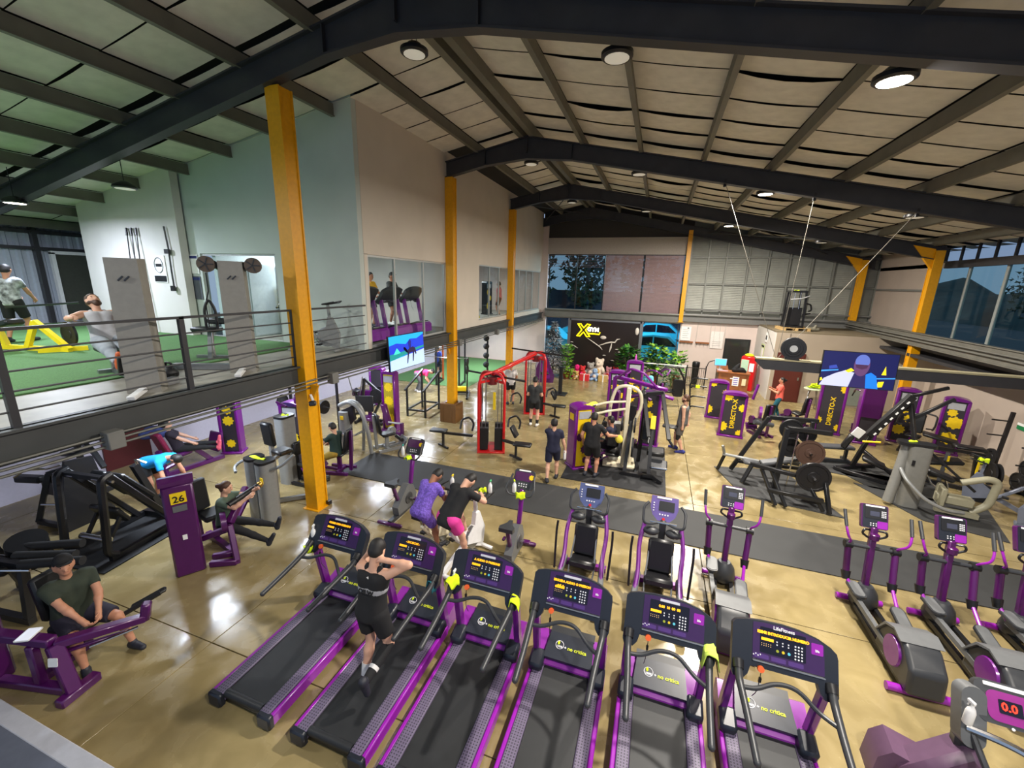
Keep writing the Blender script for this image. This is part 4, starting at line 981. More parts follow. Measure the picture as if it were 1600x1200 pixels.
# twin grey tower machine
t = thing('weight_machine', 'light grey twin tower machine with black headrest and lime cloth', 'weight machine', (-7.15, 5.62, 0), -8, 'grey weight machines')
for s in (-1, 1):
    g = G(); g.prism(rrect(-.14, .14, -.17, .17, .10, 5), 1.24, Matrix.Translation((s*.17, 0, 0))).to('tower_shroud', silver, t)
    G().prism(rrect(-.145, .145, -.175, .175, .10, 5), .05, Matrix.Translation((s*.17, 0, 1.24))).to('tower_cap', black, t)
    G().tube([(s*.3, .0, 1.1), (s*.52, .1, 1.2), (s*.72, .25, 1.42)] if s > 0 else [(s*.3, 0, 1.1), (s*.58, .02, 1.12), (s*.68, -.12, 1.0), (s*.5, -.2, .95)], .03, 8, .1).to('arm_tube', silver, t)
G().bb(.24, .32, -.18, -.165, .88, 1.0).to('number_plate', gearyel, t)
pad(t, (-.30, .42, 1.60), (.30, .10, .52), (.1, 0, .1), name='headrest'); pad(t, (-.1, .55, 1.22), (.34, .3, .1), name='chest_pad')
G().bar((-.3, .46, .1), (-.3, .46, 1.5), .07, .08).bar((-.3, .45, .06), (.3, 1.2, .06), .08, .08).bar((-.1, .3, 1.1), (-.1, .6, 1.18), .06, .06).to('post', silver, t)
pad(t, (.42, .95, .56), (.42, .34, .10)); G().bar((.42, .95, .06), (.42, .95, .5), .08, .08).bar((.1, .95, .06), (.75, .95, .06), .08, .08).to('seat_frame', blackmetal, t)
cloth((-7.2, 5.62, 1.30), 'lime cloth laid across top of the grey twin towers', 0, (.4, .2), drop=.03, seed=9)
t = thing('weight_machine', 'tall grey single column machine just behind the grey twin towers', 'weight machine', (-7.95, 7.0, 0), 0, 'grey weight machines')
G().prism(rrect(-.16, .16, -.2, .2, .10, 5), 1.62).to('tower_shroud', silver, t)
G().prism(rrect(-.165, .165, -.205, .205, .10, 5), .05, Matrix.Translation((0, 0, 1.62))).to('tower_cap', black, t)
seat_unit(t, .55, .1, 1.57, blackmetal, .5, arms='row')
cloth((-7.92, 7.0, 1.69), 'lime cloth on top of the tall grey column machine', 30, (.16, .2), drop=.05, seed=10)

t = station('purple machine behind nearest yellow column where the boy in green sits', (-8.35, 7.62), 10, 1.78, .5, .3, G1, None, True)
seat_unit(t, 1.15, .06, 1.6, dkpurple, .5, arms=None)
G().tube([(-.2, -.1, 1.72), (-.15, -.35, 1.86), (.2, -.45, 1.80)], .03, 8, .06).to('top_arm', dkpurple, t)
bottle((-8.05, 7.45, 1.81), 'purple bottle on top of the machine behind the nearest yellow column', 0, purple, purple, 'bottles on machine tops')

t = station('purple leg machine under the loft, woman with crossed legs on it', (-10.75, 7.75), 30, 1.7, .42, .32, ((0, .95, .14, 9), (0, 1.25, .12, 8), (0, .3, .12, 8)), None, False)
G().bar((-.1, -.4, .06), (-.9, -1.45, .06), .10, .09).bar((-.3, -.6, .06), (-.5, -.9, .5), .10, .1).bar((-.9, -1.45, .06), (-.95, -1.5, .7), .1, .1).to('base_frame', dkpurple, t)
pad(t, (-.75, -1.1, .48), (.42, .42, .10), (0, 0, -.5), m=dkpurple); pad(t, (-.98, -1.32, .82), (.38, .1, .6), (.3, 0, -.6), name='backrest', m=mat('maroon_vinyl', (120, 24, 60), .5))
G().box((-.25, -.42, .5), (.46, .06, .5), (-.3, 0, -.6), .02).to('foot_plate', dkpurple, t)
cloth((-10.55, 7.62, 1.73), 'lime cloth on top of purple leg machine under the loft', 10, (.2, .2), drop=.12, seed=11)
G().tube([(-.95, -1.5, .2), (-.72, -1.3, .3)], .05, 8).to('counterweight', dkpurple, t)

# grey arched machine
t = thing('weight_machine', 'silver machine with big curved arch frame beside nearest yellow column', 'weight machine', (-7.72, 8.95, 0), 8, 'grey weight machines')
G().prism(rrect(-.13, .13, -.17, .17, .08, 4), 1.22, Matrix.Translation((-.18, 0, 0))).to('tower_shroud', silver, t)
ar = [(-.34, 0, 1.36), (-.10, 0, 1.50), (.18, 0, 1.42), (.36, 0, 1.15), (.50, 0, .6), (.56, 0, .04)]
G().tube(ar, .055, 10, .15).to('arch_tube', silver, t)
G().tube([(-.36, .12, 1.36), (-.12, .16, 1.50), (.16, .16, 1.42), (.30, .16, 1.15), (.22, .16, .04)], .045, 10, .15).to('arch_tube', silver, t)
G().prism([(-.30, 1.22), (.08, 1.40), (.14, 1.0), (.0, .85), (-.05, 1.2)], .10, frame((0, .05, 0), (1, 0, 0), (0, 0, 1))).to('black_shroud', black, t)
G().bb(-.22, -.13, -.185, -.17, 1.02, 1.12).to('number_plate', gearyel, t)
G().tube([(-.25, -.2, .62), (.2, -.3, .62), (.4, -.1, .72)], .03, 8, .1).to('lever_bar', chrome, t)
seat_unit(t, .75, .5, -.7, silver, .46, arms='ext')
t = thing('rack_frame', 'black square frame rack with barbell under the loft', 'rack', (-9.6, 9.6, 0), 0)
for x in (-.5, .5):
    for y in (-.4, .4): G().bar((x, y, 0), (x, y, 1.9), .06, .06).to('post', black, t)
    G().bar((x, -.5, .04), (x, .5, .04), .06, .06).bar((x, -.4, 1.87), (x, .4, 1.87), .06, .06).to('side_bar', black, t)
G().bar((-.5, -.4, 1.87), (.5, -.4, 1.87), .06, .06).bar((-.5, .4, 1.87), (.5, .4, 1.87), .06, .06).to('top_bar', black, t)
G().tube([(-1.0, -.45, 1.15), (1.0, -.45, 1.15)], .018, 8).to('barbell', chrome, t)
for s in (-1, 1): plate((s*.78, -.45, 1.15), 'x', .2).to('weight_plate', iron, t)
t = thing('plate_machine', 'black lever machine with weight plates behind the silver arch', 'weight machine', (-8.95, 11.4, 0), 10)
for (a, b) in (((-.5, 0, .05), (.6, 0, .05)), ((-.4, 0, .05), (-.2, 0, 1.5)), ((-.2, 0, 1.5), (.5, 0, .9)), ((.5, -.4, .05), (.5, .4, .05)), ((-.4, -.4, .05), (-.4, .4, .05)), ((.0, 0, .05), (.45, 0, .95))): G().bar(a, b, .08, .08).to('frame_bar', black, t)
plate((.3, -.18, 1.0), 'y', .22).to('weight_plate', iron, t); plate((.3, .18, 1.0), 'y', .22).to('weight_plate', iron, t)
pad(t, (-.1, 0, .55), (.4, .34, .09))
t = station('purple machine with yellow gear panel near the loft screen', (-7.86, 10.98), 4, 1.95, .42, .26, ((0, 1.45, .15, 12), (0, 1.0, .16, 12), (.05, .4, .17, 10)), None, True, bg=mat('olive_print', (172, 152, 20), .5))
G().bar((-.05, -.35, .95), (.14, -.35, .28), .16, .18, b=.03).to('lever', dkpurple, t)
G().bar((-.5, -.42, .06), (.65, -.42, .06), .09, .09).bar((.62, -.42, .06), (.62, -.42, .42), .09, .09).bar((-.5, -.4, .06), (-.55, -.35, 1.0), .09, .09).to('base_frame', dkpurple, t)
G().cyl((.15, -.42, .40), (.6, -.42, .40), .03, .03, 8).to('roller_bar', ltgrey, t)
G().box((-.62, -.50, .95), (.55, .05, .52), (0, 0, .25), .01).to('black_plate', black, t)
pad(t, (-.42, -.5, .5), (.4, .4, .12), m=dkpurple)
t = station('purple stack with star mark partly hidden under the loft', (-10.0, 13.2), 10, 1.5, .5, .3, (), None, False)
G().bar((-.9, -.3, .5), (.5, -.3, .5), .2, .25, b=.03).to('bench_beam', dkpurple, t)
t = thing('dip_rack', 'black steel dip frame with sloping bars behind the yellow column', 'rack', (-7.85, 13.0, 0), 4)
for x in (-.35, .35):
    G().bar((x, -.6, 0), (x, -.6, 1.05), .06, .06).to('post', black, t); G().bar((x, .55, 0), (x, .55, 1.45), .06, .06).to('post', black, t)
    G().bar((x, -.75, 1.0), (x, .65, 1.48), .06, .06).to('sloping_bar', black, t); G().bar((x, -.6, .25), (x, .55, .25), .06, .06).to('side_bar', black, t)
G().bar((-.35, .55, .25), (.35, .55, .25), .06, .06).bar((-.35, -.6, .25), (.35, -.6, .25), .06, .06).to('cross_bar', black, t)

# --- red pulley station -----------------------------------------------------
t = thing('cable_station', 'red multi pulley station with two towers joined by a beam', 'weight machine', (0, 0, 0), 0)
def redtower(cx, cy, h, rz):
    M = Matrix.Translation((cx, cy, 0)) @ Matrix.Rotation(rz, 4, 'Z')
    for (x, y) in ((-.36, -.36), (.36, -.36), (.36, .36), (-.36, .36)):
        G().tube([(x, y, 0), (x, y, h-.2), (x*.72, y*.72, h), (0, 0, h+.02)], .038, 8, .18).xf(M).to('red_post', red, t)
        mx, my = x*.62, y*.62
        G().bb(mx-.13, mx+.13, my-.08, my+.08, .08, .72).xf(M).to('weight_stack', iron, t)
        for d in (-.05, .05): G().tube([(mx+d, my, .7), (mx+d, my, h-.15)], .009, 6).xf(M).to('guide_rod', steel, t)
        G().tube([(mx*1.25, my*1.25, h-.22), (mx*1.3, my*1.3, .9)], .006, 5).xf(M).to('cable', black, t)
    G().bb(-.40, .40, -.40, .40, 0, .05, .01).xf(M).to('base_plate', red, t)
    G().bar((-.36, -.36, h-.2), (.36, .36, h-.2), .06, .06).bar((.36, -.36, h-.2), (-.36, .36, h-.2), .06, .06).xf(M).to('top_cross', red, t)
    G().cyl((0, 0, h-.32), (0, 0, h-.12), .14, .14, 14).xf(M).to('pulley_hub', mat('dark_red_hub', (104, 20, 24), .5), t)
A, Bc = (-4.25, 10.75), (-4.1, 14.75)
redtower(*A, 2.28, .35); redtower(*Bc, 2.28, .3)
G().bar((A[0], A[1], 2.26), (Bc[0], Bc[1], 2.26), .10, .12, b=.02).to('bridge_beam', red, t)
for (p, q) in (((-5.2, 11.1, 2.2), (-3.2, 10.5, 2.2)), ((-5.1, 14.9, 2.35), (-2.8, 14.5, 2.28))): G().tube([p, q], .03, 8).to('pull_up_bar', black, t)
G().bb(-4.04, -3.97, 10.30, 10.32, 1.35, 1.85).to('yellow_strip', gearyel, t)
def redbench(p, q, seat, back=None):
    G().bar(p, q, .07, .07).bar((q[0], q[1], q[2]), (q[0], q[1], .04), .06, .06).bar((q[0]-.2, q[1]+.1, .03), (q[0]+.2, q[1]-.1, .03), .06, .05).to('bench_frame', black, t)
    G().box(seat, (.50, .26, .07), (0, 0, .1), .02).to('bench_pad', vinyl, t)
    if back: G().box(back, (.08, .26, .34), (0, -.5, 0), .02).to('knee_pad', vinyl, t)
redbench((-4.7, 10.4, .45), (-5.6, 10.3, .45), (-5.75, 10.3, .5)); redbench((-3.8, 10.5, .42), (-3.35, 10.35, .42), (-3.15, 10.3, .46), (-3.45, 10.45, .75))
redbench((-3.7, 14.5, .45), (-3.2, 14.4, .42), (-3.05, 14.35, .46), (-3.3, 14.5, .8))
for (x, y, z) in ((-4.85, 10.25, .95), (-3.75, 11.2, .85), (-4.5, 13.6, .9), (-3.4, 14.4, 1.0)):
    G().tube([(x-.12, y-.1, z-.25), (x-.12, y, z), (x+.1, y+.05, z+.1), (x+.22, y+.1, z-.1), (x+.2, y, z-.3)], .03, 8, .08).to('crank_arm', black, t)
# boxing post, sofa like purple machine
t = thing('boxing_post', 'black post with square foot plate beyond red station', 'post', (-3.75, 17.7, 0), 0)
G().lathe([(.09, .05), (.09, 1.15), (.12, 1.17), (.12, 1.24), (.05, 1.26)], (0, 0, 0), 16).to('post_tube', blackmetal, t); G().bb(-.3, .3, -.3, .3, 0, .05, .01).to('foot_plate', black, t)
t = thing('hip_machine', 'rounded purple machine standing left of the silver tree', 'weight machine', (-5.1, 19.9, 0), 20)
G().prism([(-.4, .0), (.45, 0), (.5, .35), (.3, .8), (.15, 1.25), (-.2, 1.3), (-.42, .7)], .7, frame((0, .35, 0), (1, 0, 0), (0, 0, 1))).to('shroud', dkpurple, t)
G().prism([(-.3, .2), (.3, .2), (.2, .7), (-.2, 1.0)], .06, frame((0, -.30, 0), (1, 0, 0), (0, 0, 1))).to('side_panel', purple, t)
G().box((0, -.45, .5), (.4, .3, .1), None, .03).to('seat', vinyl, t)

# --- centre cluster ---------------------------------------------------------
t = station('purple and yellow tower beside the two men in black, facing the camera', (-1.62, 10.52), 38, 1.74, .46, .42, ((-.1, .4, .16, 10), (.1, .75, .15, 9), (-.06, 1.1, .16, 10)), None, True, bg=gearyel)
for i, (gx, gz, r) in enumerate(((.06, .55, .13), (-.1, .9, .12), (.08, 1.2, .1), (.1, .25, .1))):
    G().prism(gear((gx, gz), r, 9), .006, frame((0, -.185, 0), (1, 0, 0), (0, 0, 1))).to('gear_print', dkpurple, t)
G().bb(-.285, -.27, -.1, .1, 1.35, 1.52).to('number_plate', gearyel, t)
seat_unit(t, .78, .35, -1.2, dkpurple, .5, arms='row')
cloth((-1.42, 10.66, 1.765), 'large pale lime towel hung between the purple tower and white frame', 60, (.5, .3), mat('pale_lime_towel', (208, 200, 60), .85), .12, seed=12)
t = thing('cable_machine', 'cream tubular arch machine standing among purple towers', 'weight machine', (-.52, 11.0, 0), 6)
G().tube([(-.42, .1, .9), (-.42, .1, 1.7), (-.30, .05, 2.18), (0, 0, 2.26), (.32, .05, 2.12), (.40, .1, 1.7), (.22, .1, 1.2), (.22, .1, .05)], .045, 10, .2).to('arch_tube', cream, t)
G().bar((.02, -.1, .04), (.02, -.1, 2.22), .11, .10, b=.015).to('mast', cream, t)
for z, y in ((1.75, -.2), (1.55, -.35)):
    G().tube([(0, -.1, z+.1), (-.5, y, z+.06), (-.85, y-.05, z-.05)], .032, 8, .1).to('arm_tube', cream, t)
    G().tube([(-.80, y-.05, z-.03), (-.98, y-.1, z-.16)], .028, 8).to('handle', black, t)
G().bb(-.35, -.1, .1, .35, .1, 1.15).to('weight_stack', mat('pale_stack', (150, 150, 146), .45), t); G().bb(-.5, .35, -.2, .5, 0, .06).to('base_plate', cream, t)
pad(t, (-.30, -.35, .85), (.3, .3, .3), name='back_pad'); pad(t, (-.28, -.4, .5), (.36, .36, .09))
t = thing('plate_press', 'black plate loaded lever press on the centre mat', 'weight machine', (.0, 10.65, .02), 0)
for s in (-1, 1):
    G().bar((s*.30-.1, -.20, .05), (s*.26-.1, .30, 1.30), .08, .09, up=(1, 0, 0)).to('upright', black, t)
    G().bar((s*.24+.1, .75, 2.05), (s*.24+.35, -.1, 1.05), .08, .10, up=(1, 0, 0), b=.01).to('lever_arm', black, t)
    G().tube([(s*.24+.35, -.1, 1.05), (s*.30+.40, -.28, .95)], .03, 8).to('handle', black, t)
    plate((s*.16-.42, -.10, .72), 'x', .25).to('weight_plate', iron, t)
    plate((s*.16-.42, .12, 1.25), 'x', .2).to('weight_plate', iron, t)
G().bar((-.5, -.25, .05), (.4, -.25, .05), .09, .08).bar((-.1, -.25, .05), (-.1, .7, .05), .10, .09).bar((-.1, .6, .05), (-.05, .6, 2.0), .1, .1).bar((-.05, .6, 2.0), (.35, .72, 2.05), .09, .09).to('base_frame', black, t)
G().bar((.3, -.36, .12), (.52, -.46, .05), .09, .08).bar((.05, -.36, .12), (.3, -.36, .12), .07, .07).to('stand_foot', blackmetal, t)
pad(t, (.32, .25, .55), (.44, .4, .12)); pad(t, (.10, .4, 1.1), (.34, .12, .6), (-.3, 0, 0), name='backrest')
G().prism([(-.06, 0), (.06, 0), (.06, .34), (-.06, .34)], .01, frame((.18, .0, 1.25), (1, 0, 0), (0, .4, .9))).to('yellow_label', gearyel, t)
G().box((.42, -.02, .32), (.42, .36, .08), (.3, 0, 0), .03).to('foot_pad', dkgrey, t); G().tube([(.25, -.2, .3), (.62, -.2, .3)], .03, 8).to('foot_tube', chrome, t)
t = station('purple pulldown frame with gear panel right of the cream arch', (.12, 12.9), -8, 1.72, .48, .3, ((-.08, 1.35, .13, 9), (-.06, .95, .17, 10), (.1, .5, .14, 9)), None, False)
G().bar((-1.25, .35, 1.95), (.4, .0, 1.80), .14, .12, b=.03).bar((-1.25, .35, 0), (-1.25, .35, 1.95), .12, .12, b=.02).bar((.2, -.25, 1.72), (.62, -.25, 1.62), .2, .07, b=.02).to('top_beam', purple, t)
G().tube([(-1.2, .3, 1.9), (-.7, -.1, 2.35), (-.3, -.1, 2.25), (.1, -.05, 1.85)], .035, 8, .1).to('lift_arm', purple, t)
G().tube([(-.6, -.2, 1.5), (-.3, -.3, 1.62), (.0, -.3, 1.5)], .05, 8, .1).to('roller_arm', dkpurple, t)
G().prism(rrect(-.11, .11, 0, 1.2, .10), .25, frame((-1.0, -.3, .5), (1, 0, 0), (0, 0, 1))).to('side_tower', dkpurple, t)
seat_unit(t, -.6, -.2, PI, dkpurple, .5, arms=None)
pad(t, (.62, -.35, .82), (.42, .28, .06), name='arm_pad')
t = station('purple tower with grey sign, left of the two behind cream arch', (-1.15, 15.45), 6, 1.75, .56, .34, G1, None, True)
seat_unit(t, .1, .8, 0, purple, .5, arms='high')
t = station('tallest purple tower with grey sign in front of broad leaf plants', (-.62, 16.75), 4, 1.94, .56, .36, G1, None, True)
seat_unit(t, .9, .3, .6, purple, .5, arms='high')
bottle((-.62, 16.75, 1.97), 'pink bottle standing on the tallest purple tower', 0, mat('pink_plastic', (214, 90, 190), .5), mat('pink_plastic', (214, 90, 190), .5), 'bottles on machine tops')
t = thing('stair_trainer', 'black curved machine beside the broad leaf plants', 'weight machine', (.75, 17.9, 0), 10)
G().tube([(-.5, 0, .05), (-.5, 0, 1.3), (-.2, 0, 1.62), (.5, 0, 1.6)], .035, 8, .15).tube([(.3, .1, 1.6), (.6, .1, 1.1), (.7, 0, .05)], .04, 8, .2).to('frame_tube', black, t)
G().prism(rrect(-.2, .2, 0, .7, .1), .2, frame((.35, .1, .4), (1, 0, 0), (0, 0, 1))).to('shroud', blackmetal, t); pad(t, (.0, 0, .6), (.4, .4, .1))
solo(G().bb(-1.9, .62, 9.62, 12.8, 0, .02).to('floor_mat', rubber), 'dark mat under the black press in the centre', 'mat')
solo(G().bb(-7.2, 9.0, 7.75, 9.15, 0, .018).to('floor_mat', mat('runner_mat', (46, 47, 48), .7, var=.1, scale=2)), 'long dark rubber strip running across the hall behind cardio machines', 'mat')

# --- gear print machines --------------------------------------------------
t = station('gear printed tower with lettering, nearer of the two by the desk', (2.68, 14.85), -6, 1.50, .66, .34, G2, 'DIRECTO-X', False)
seat_unit(t, .95, .55, .5, dkpurple, .5, arms='ext'); G().cyl((.72, -.1, .95), (.80, -.1, .95), .2, .2, 22).to('cam_disc', purple, t)
G().bar((.52, .1, 1.3), (.62, .2, 1.8), .06, .06).to('top_arm', purple, t)
for x in (.62, .85): G().cyl((x, -.3, .68), (x+.3, -.15, .60), .075, .075, 12).to('grey_roller', greyvinyl, t)
t = station('gear printed tower further from camera, black handles on its left', (2.45, 16.85), -6, 1.45, .60, .34, G2, None, False)
for z in (.35, .75, 1.15, 1.45): G().tube([(-.4, -.1, z), (-.85, -.1, z), (-.95, 0, z-.1)], .03, 8, .08).to('side_handle', blackmetal, t)
G().tube([(-.9, 0, .2), (-1.0, 0, 1.2), (-.75, -.1, 1.5)], .03, 8, .1).to('side_frame', blackmetal, t)
cloth((1.72, 16.82, 1.185), 'lime cloth hung on black side handle of the further gear printed tower', 0, (.16, .2), drop=.1, seed=13)

rackm = mat('rack_mat', (50, 51, 52), .7)
# --- T bar rack with plates --------------------------------------------------
solo(G().add([(1.75, 12.1, 0), (2.1, 11.9, 0), (4.35, 10.0, 0), (2.35, 10.35, 0), (3.7, 12.3, 0)], []).prism([(1.9, 11.9), (2.35, 10.35), (4.3, 10.05), (3.66, 12.35)], .018).to('floor_mat', rackm), 'grey mat under the incline rack with large plates', 'mat')
t = thing('incline_rack', 'black lever rack with large weight plates on its right', 'rack', (3.0, 11.2, .02), 0)
for (a, b, w) in (((-.72, .55, .05), (-.05, .50, 1.62), .10), ((-.05, .5, 1.62), (1.05, .62, 1.62), .10), ((.10, -.35, .05), (.16, -.30, 1.62), .11), ((.16, -.3, 1.62), (1.1, -.15, 1.56), .10), ((-.55, -.60, .72), (.90, -.85, .62), .09), ((-.2, -1.0, .30), (.88, -1.05, .26), .09), ((.90, -.90, .64), (1.0, -1.15, .03), .08), ((.55, -.75, .64), (.9, -1.1, .03), .07), ((-.5, -.6, .72), (-.72, -.85, .30), .08), ((-.60, .45, .34), (.95, .55, .34), .08), ((.95, .55, .05), (.9, .5, 1.62), .09), ((-.3, -.62, .65), (-.05, -1.2, .04), .07), ((-.1, -.64, .65), (.15, -1.2, .04), .07)):
    G().bar(a, b, w, w, b=.01).to('frame_bar', blackmetal, t)
for (x, y) in ((.34, -.34), (.55, -.30)): G().tube([(x, y, .22), (x+.06, y+.05, 1.5)], .016, 8).to('guide_rod', chrome, t)
pad(t, (.30, .18, .62), (.95, .28, .09), (0, -.28, .1), greyvinyl, 'back_pad'); pad(t, (-.40, .05, .52), (.34, .30, .08), None, greyvinyl)
G().bar((-1.0, .35, .52), (-.2, .1, .55), .10, .05, b=.01).bar((-1.05, .2, .8), (-.95, .35, .5), .05, .05).to('foot_lever', silver, t)
G().bar((-.95, .35, .5), (-1.05, .45, .03), .06, .06).to('foot_post', black, t)
for (c, r, m) in (((.66, -.88, .72), .34, black), ((.70, -.30, 1.08), .30, bronze), ((.64, -.1, 1.45), .19, iron), ((.42, .3, 1.42), .26, iron), ((.4, .1, 1.02), .24, iron)): plate(c, 'y', r, m, .07).to('weight_plate', m, t)
G().tube([(.66, -1.0, .72), (.66, -.6, .72)], .025, 8).tube([(.70, -.42, 1.08), (.70, .1, 1.08)], .025, 8).to('plate_horn', chrome, t)
t = thing('flat_bench', 'grey padded bench with headrest standing behind the plate rack', 'bench', (3.9, 13.0, 0), 70)
pad(t, (0, 0, 1.28), (.3, .5, .08), None, black, 'arm_rest'); G().bar((0, 0, .05), (0, 0, 1.25), .07, .07).bar((-.3, 0, .04), (.3, 0, .04), .07, .07).bar((0, -.3, .04), (0, .3, .04), .07, .07).to('post', blackmetal, t)
t = thing('flat_bench', 'low grey flat bench on the mat before purple towers', 'bench', (5.0, 13.55, .02), -78)
pad(t, (0, 0, .46), (.30, 1.3, .09), None, greyvinyl); G().bar((0, -.6, .05), (0, .6, .05), .07, .07).bar((0, -.5, .05), (0, -.5, .42), .07, .07).bar((0, .5, .05), (0, .5, .42), .07, .07).bar((-.3, -.6, .04), (.3, -.6, .04), .07, .07).bar((-.3, .6, .04), (.3, .6, .04), .07, .07).to('bench_frame', dkgrey, t)
solo(G().prism(rrect(-.09, .09, -.12, .12, .04), .03).to('folded_towel', white), 'small white towel on the end of the low grey bench', 'towel', None, (4.40, 13.66, .53), 20)
solo(G().prism([(4.0, 14.1), (4.3, 12.85), (6.6, 12.35), (6.9, 13.6)], .018).to('floor_mat', rackm), 'grey mat under the low flat bench', 'mat')

# --- right side -----------------------------------------------------------
t = station('purple gear tower with lettering left below the big screen', (5.95, 16.6), -14, 1.85, .66, .34, ((-.3, .45, .13, 9), (.3, .25, .13, 9), (.3, 1.6, .15, 9)), 'DIRECTO-X', False)
seat_unit(t, -.85, .25, .9, dkpurple, .45, arms='ext')
cloth((5.4, 16.45, 1.72), 'lime cloth on the left post of the tower below the big screen', 0, (.16, .2), drop=.1, seed=14)
t = station('tall plain purple cabinet tower directly under the big screen', (6.75, 15.9), -10, 1.98, .5, .4, (), None, False)
G().bb(-.24, .24, -.23, -.20, .9, 1.9).to('front_shroud', dkpurple, t)
seat_unit(t, .1, .75, 0, dkpurple, .5, arms='high')
t = station('purple tower with grey sign right of the big screen', (7.95, 16.5), -18, 1.8, .52, .34, G1, None, True)
seat_unit(t, .2, -.85, 2.9, black, .5, arms='press')
t = station('purple tower with grey sign and green gears against right wall', (8.85, 15.9), -24, 1.75, .50, .34, ((0, .5, .2, 8), (.05, 1.0, .2, 8), (-.05, 1.3, .12, 8)), None, True)
pad(t, (-.2, -.75, .60), (.8, .4, .09), (0, .15, 0))
t = thing('lever_machine', 'large black slanted lever machine with white emblem plate', 'weight machine', (6.1, 13.1, .02), -20)
for (a, b, w) in (((-.95, -.5, .05), (-.1, .5, .05), .10), ((-.95, -.5, .05), (.1, -.75, .05), .10), ((-.6, -.1, .05), (-.35, 0, 1.05), .10), ((-.4, 0, 1.0), (.28, .2, 2.2), .17), ((.28, .2, 2.2), (.9, .35, 2.5), .08), ((.28, .2, 2.0), (.75, -.1, .1), .09), ((.28, .2, 1.5), (1.05, .3, 2.25), .08), ((-.5, 0, .6), (.35, -.3, .08), .09), ((.1, -.75, .05), (.85, -.1, .05), .10), ((.3, .2, 1.9), (-.05, .6, 1.5), .07), ((-.05, .6, 1.5), (-.2, .6, .9), .07)):
    G().bar(a, b, w, w, b=.01).to('frame_bar', black, t)
for i in range(7): G().box((-.28+.083*i, -.10+.026*i, 1.10+.155*i), (.035, .02, .075), (0, .52, 0)).to('white_mark', paper, t)
G().box((-.62, -.13, 1.05), (.24, .03, .26), (0, .5, .3), .01).to('emblem_plate', paper, t)
pad(t, (-.80, -.15, .78), (.14, .24, .42), (0, .35, 0), name='back_pad')
G().tube([(-.5, -.35, .90), (-.15, -.45, 1.0)], .025, 8).to('yellow_handle', gearyel, t); pad(t, (-.2, -.5, .45), (.5, .35, .1), (0, .3, 0))
solo(G().prism([(5.0, 13.1), (5.5, 12.05), (7.0, 11.7), (7.4, 12.9)], .018).to('floor_mat', rackm), 'grey mat under the black slanted lever machine', 'mat')
t = thing('plate_bench', 'black low plate loaded bench behind the light grey curved machine', 'weight machine', (7.3, 13.3, 0), -10)
for (a, b, w) in (((-.9, -.2, .06), (.9, -.5, .06), .09), ((-.6, .3, .06), (.9, .2, .06), .09), ((.1, -.2, .06), (.2, .0, .8), .08), ((.75, -.1, .06), (.72, 0, .85), .08), ((-.3, 0, .9), (.9, .1, .85), .07)): G().bar(a, b, w, w).to('frame_bar', black, t)
pad(t, (-.1, 0, .5), (1.2, .4, .1), (0, -.2, 0)); pad(t, (.6, .1, .98), (.6, .3, .08), name='top_pad')
for x in (.18, .74): G().bb(x-.02, x+.02, -.16, -.13, .4, .75).to('yellow_strip', gearyel, t)
plate((.95, -.25, .5), 'x', .28).to('weight_plate', iron, t); plate((1.05, -.25, .5), 'x', .28).to('weight_plate', iron, t)
# light grey curved machine
solo(G().prism([(5.2, 12.2), (5.9, 10.6), (7.1, 10.2), (7.6, 11.7)], .018).to('floor_mat', rackm), 'dark mat under the light grey curved machine', 'mat')
t = thing('weight_machine', 'light grey machine with tall curved shroud and looping tubes at right', 'weight machine', (5.75, 11.35, .02), -12, 'grey weight machines')
lg = mat('warm_grey_shroud', (118, 118, 114), .4)
G().prism(rrect(-.20, .20, -.13, .13, .11, 5), 1.45, frame((.15, -.05, 0), (1, .1, 0), (-.1, 1, 0))).to('tower_shroud', lg, t)
G().tube([(-.22, -.2, .05), (-.16, -.1, .5), (-.10, .0, 1.0), (-.06, .08, 1.44)], .10, 10, .1).to('tower_column', lg, t)
G().prism(rrect(-.32, .36, -.16, .16, .12, 5), .07, frame((.05, 0, 1.44), (1, .1, 0), (-.1, 1, 0))).to('tower_cap', black, t)
G().bb(.02, .07, -.22, -.20, 1.02, 1.14).to('sticker', black, t)
G().tube([(-.12, -.12, .88), (-.05, -.35, .72), (.3, -.5, .38), (.7, -.45, .22), (1.0, -.3, .2)], .038, 10, .2).to('lever_tube', silver, t)
G().tube([(.3, .2, .95), (.6, .3, .45), (.9, .35, .38), (.75, .3, .75)], .022, 8, .2).to('seat_loop', chrome, t); pad(t, (.65, .3, .78), (.50, .36, .10), (0, .3, 0))
G().bar((.3, .3, 1.35), (1.25, .2, .55), .05, .05).to('brace_bar', black, t)
G().tube([(.95, .05, .75), (1.35, .05, .95), (1.5, .05, .9), (1.45, .05, .35), (1.2, .0, .12)], .07, 10, .12).to('seat_column', mat('khaki_frame', (146, 142, 120), .45), t)
G().bb(.6, 1.2, -.12, .12, .25, .45, .03).bar((.6, -.1, .1), (1.3, -.1, .1), .1, .1).bb(.62, .72, -.2, .2, .2, .62, .02).to('seat_carriage', MATS['khaki_frame'], t)
cloth((5.76, 11.38, 1.54), 'lime cloth on top of light grey curved machine', 20, (.16, .18), drop=.04, seed=15)
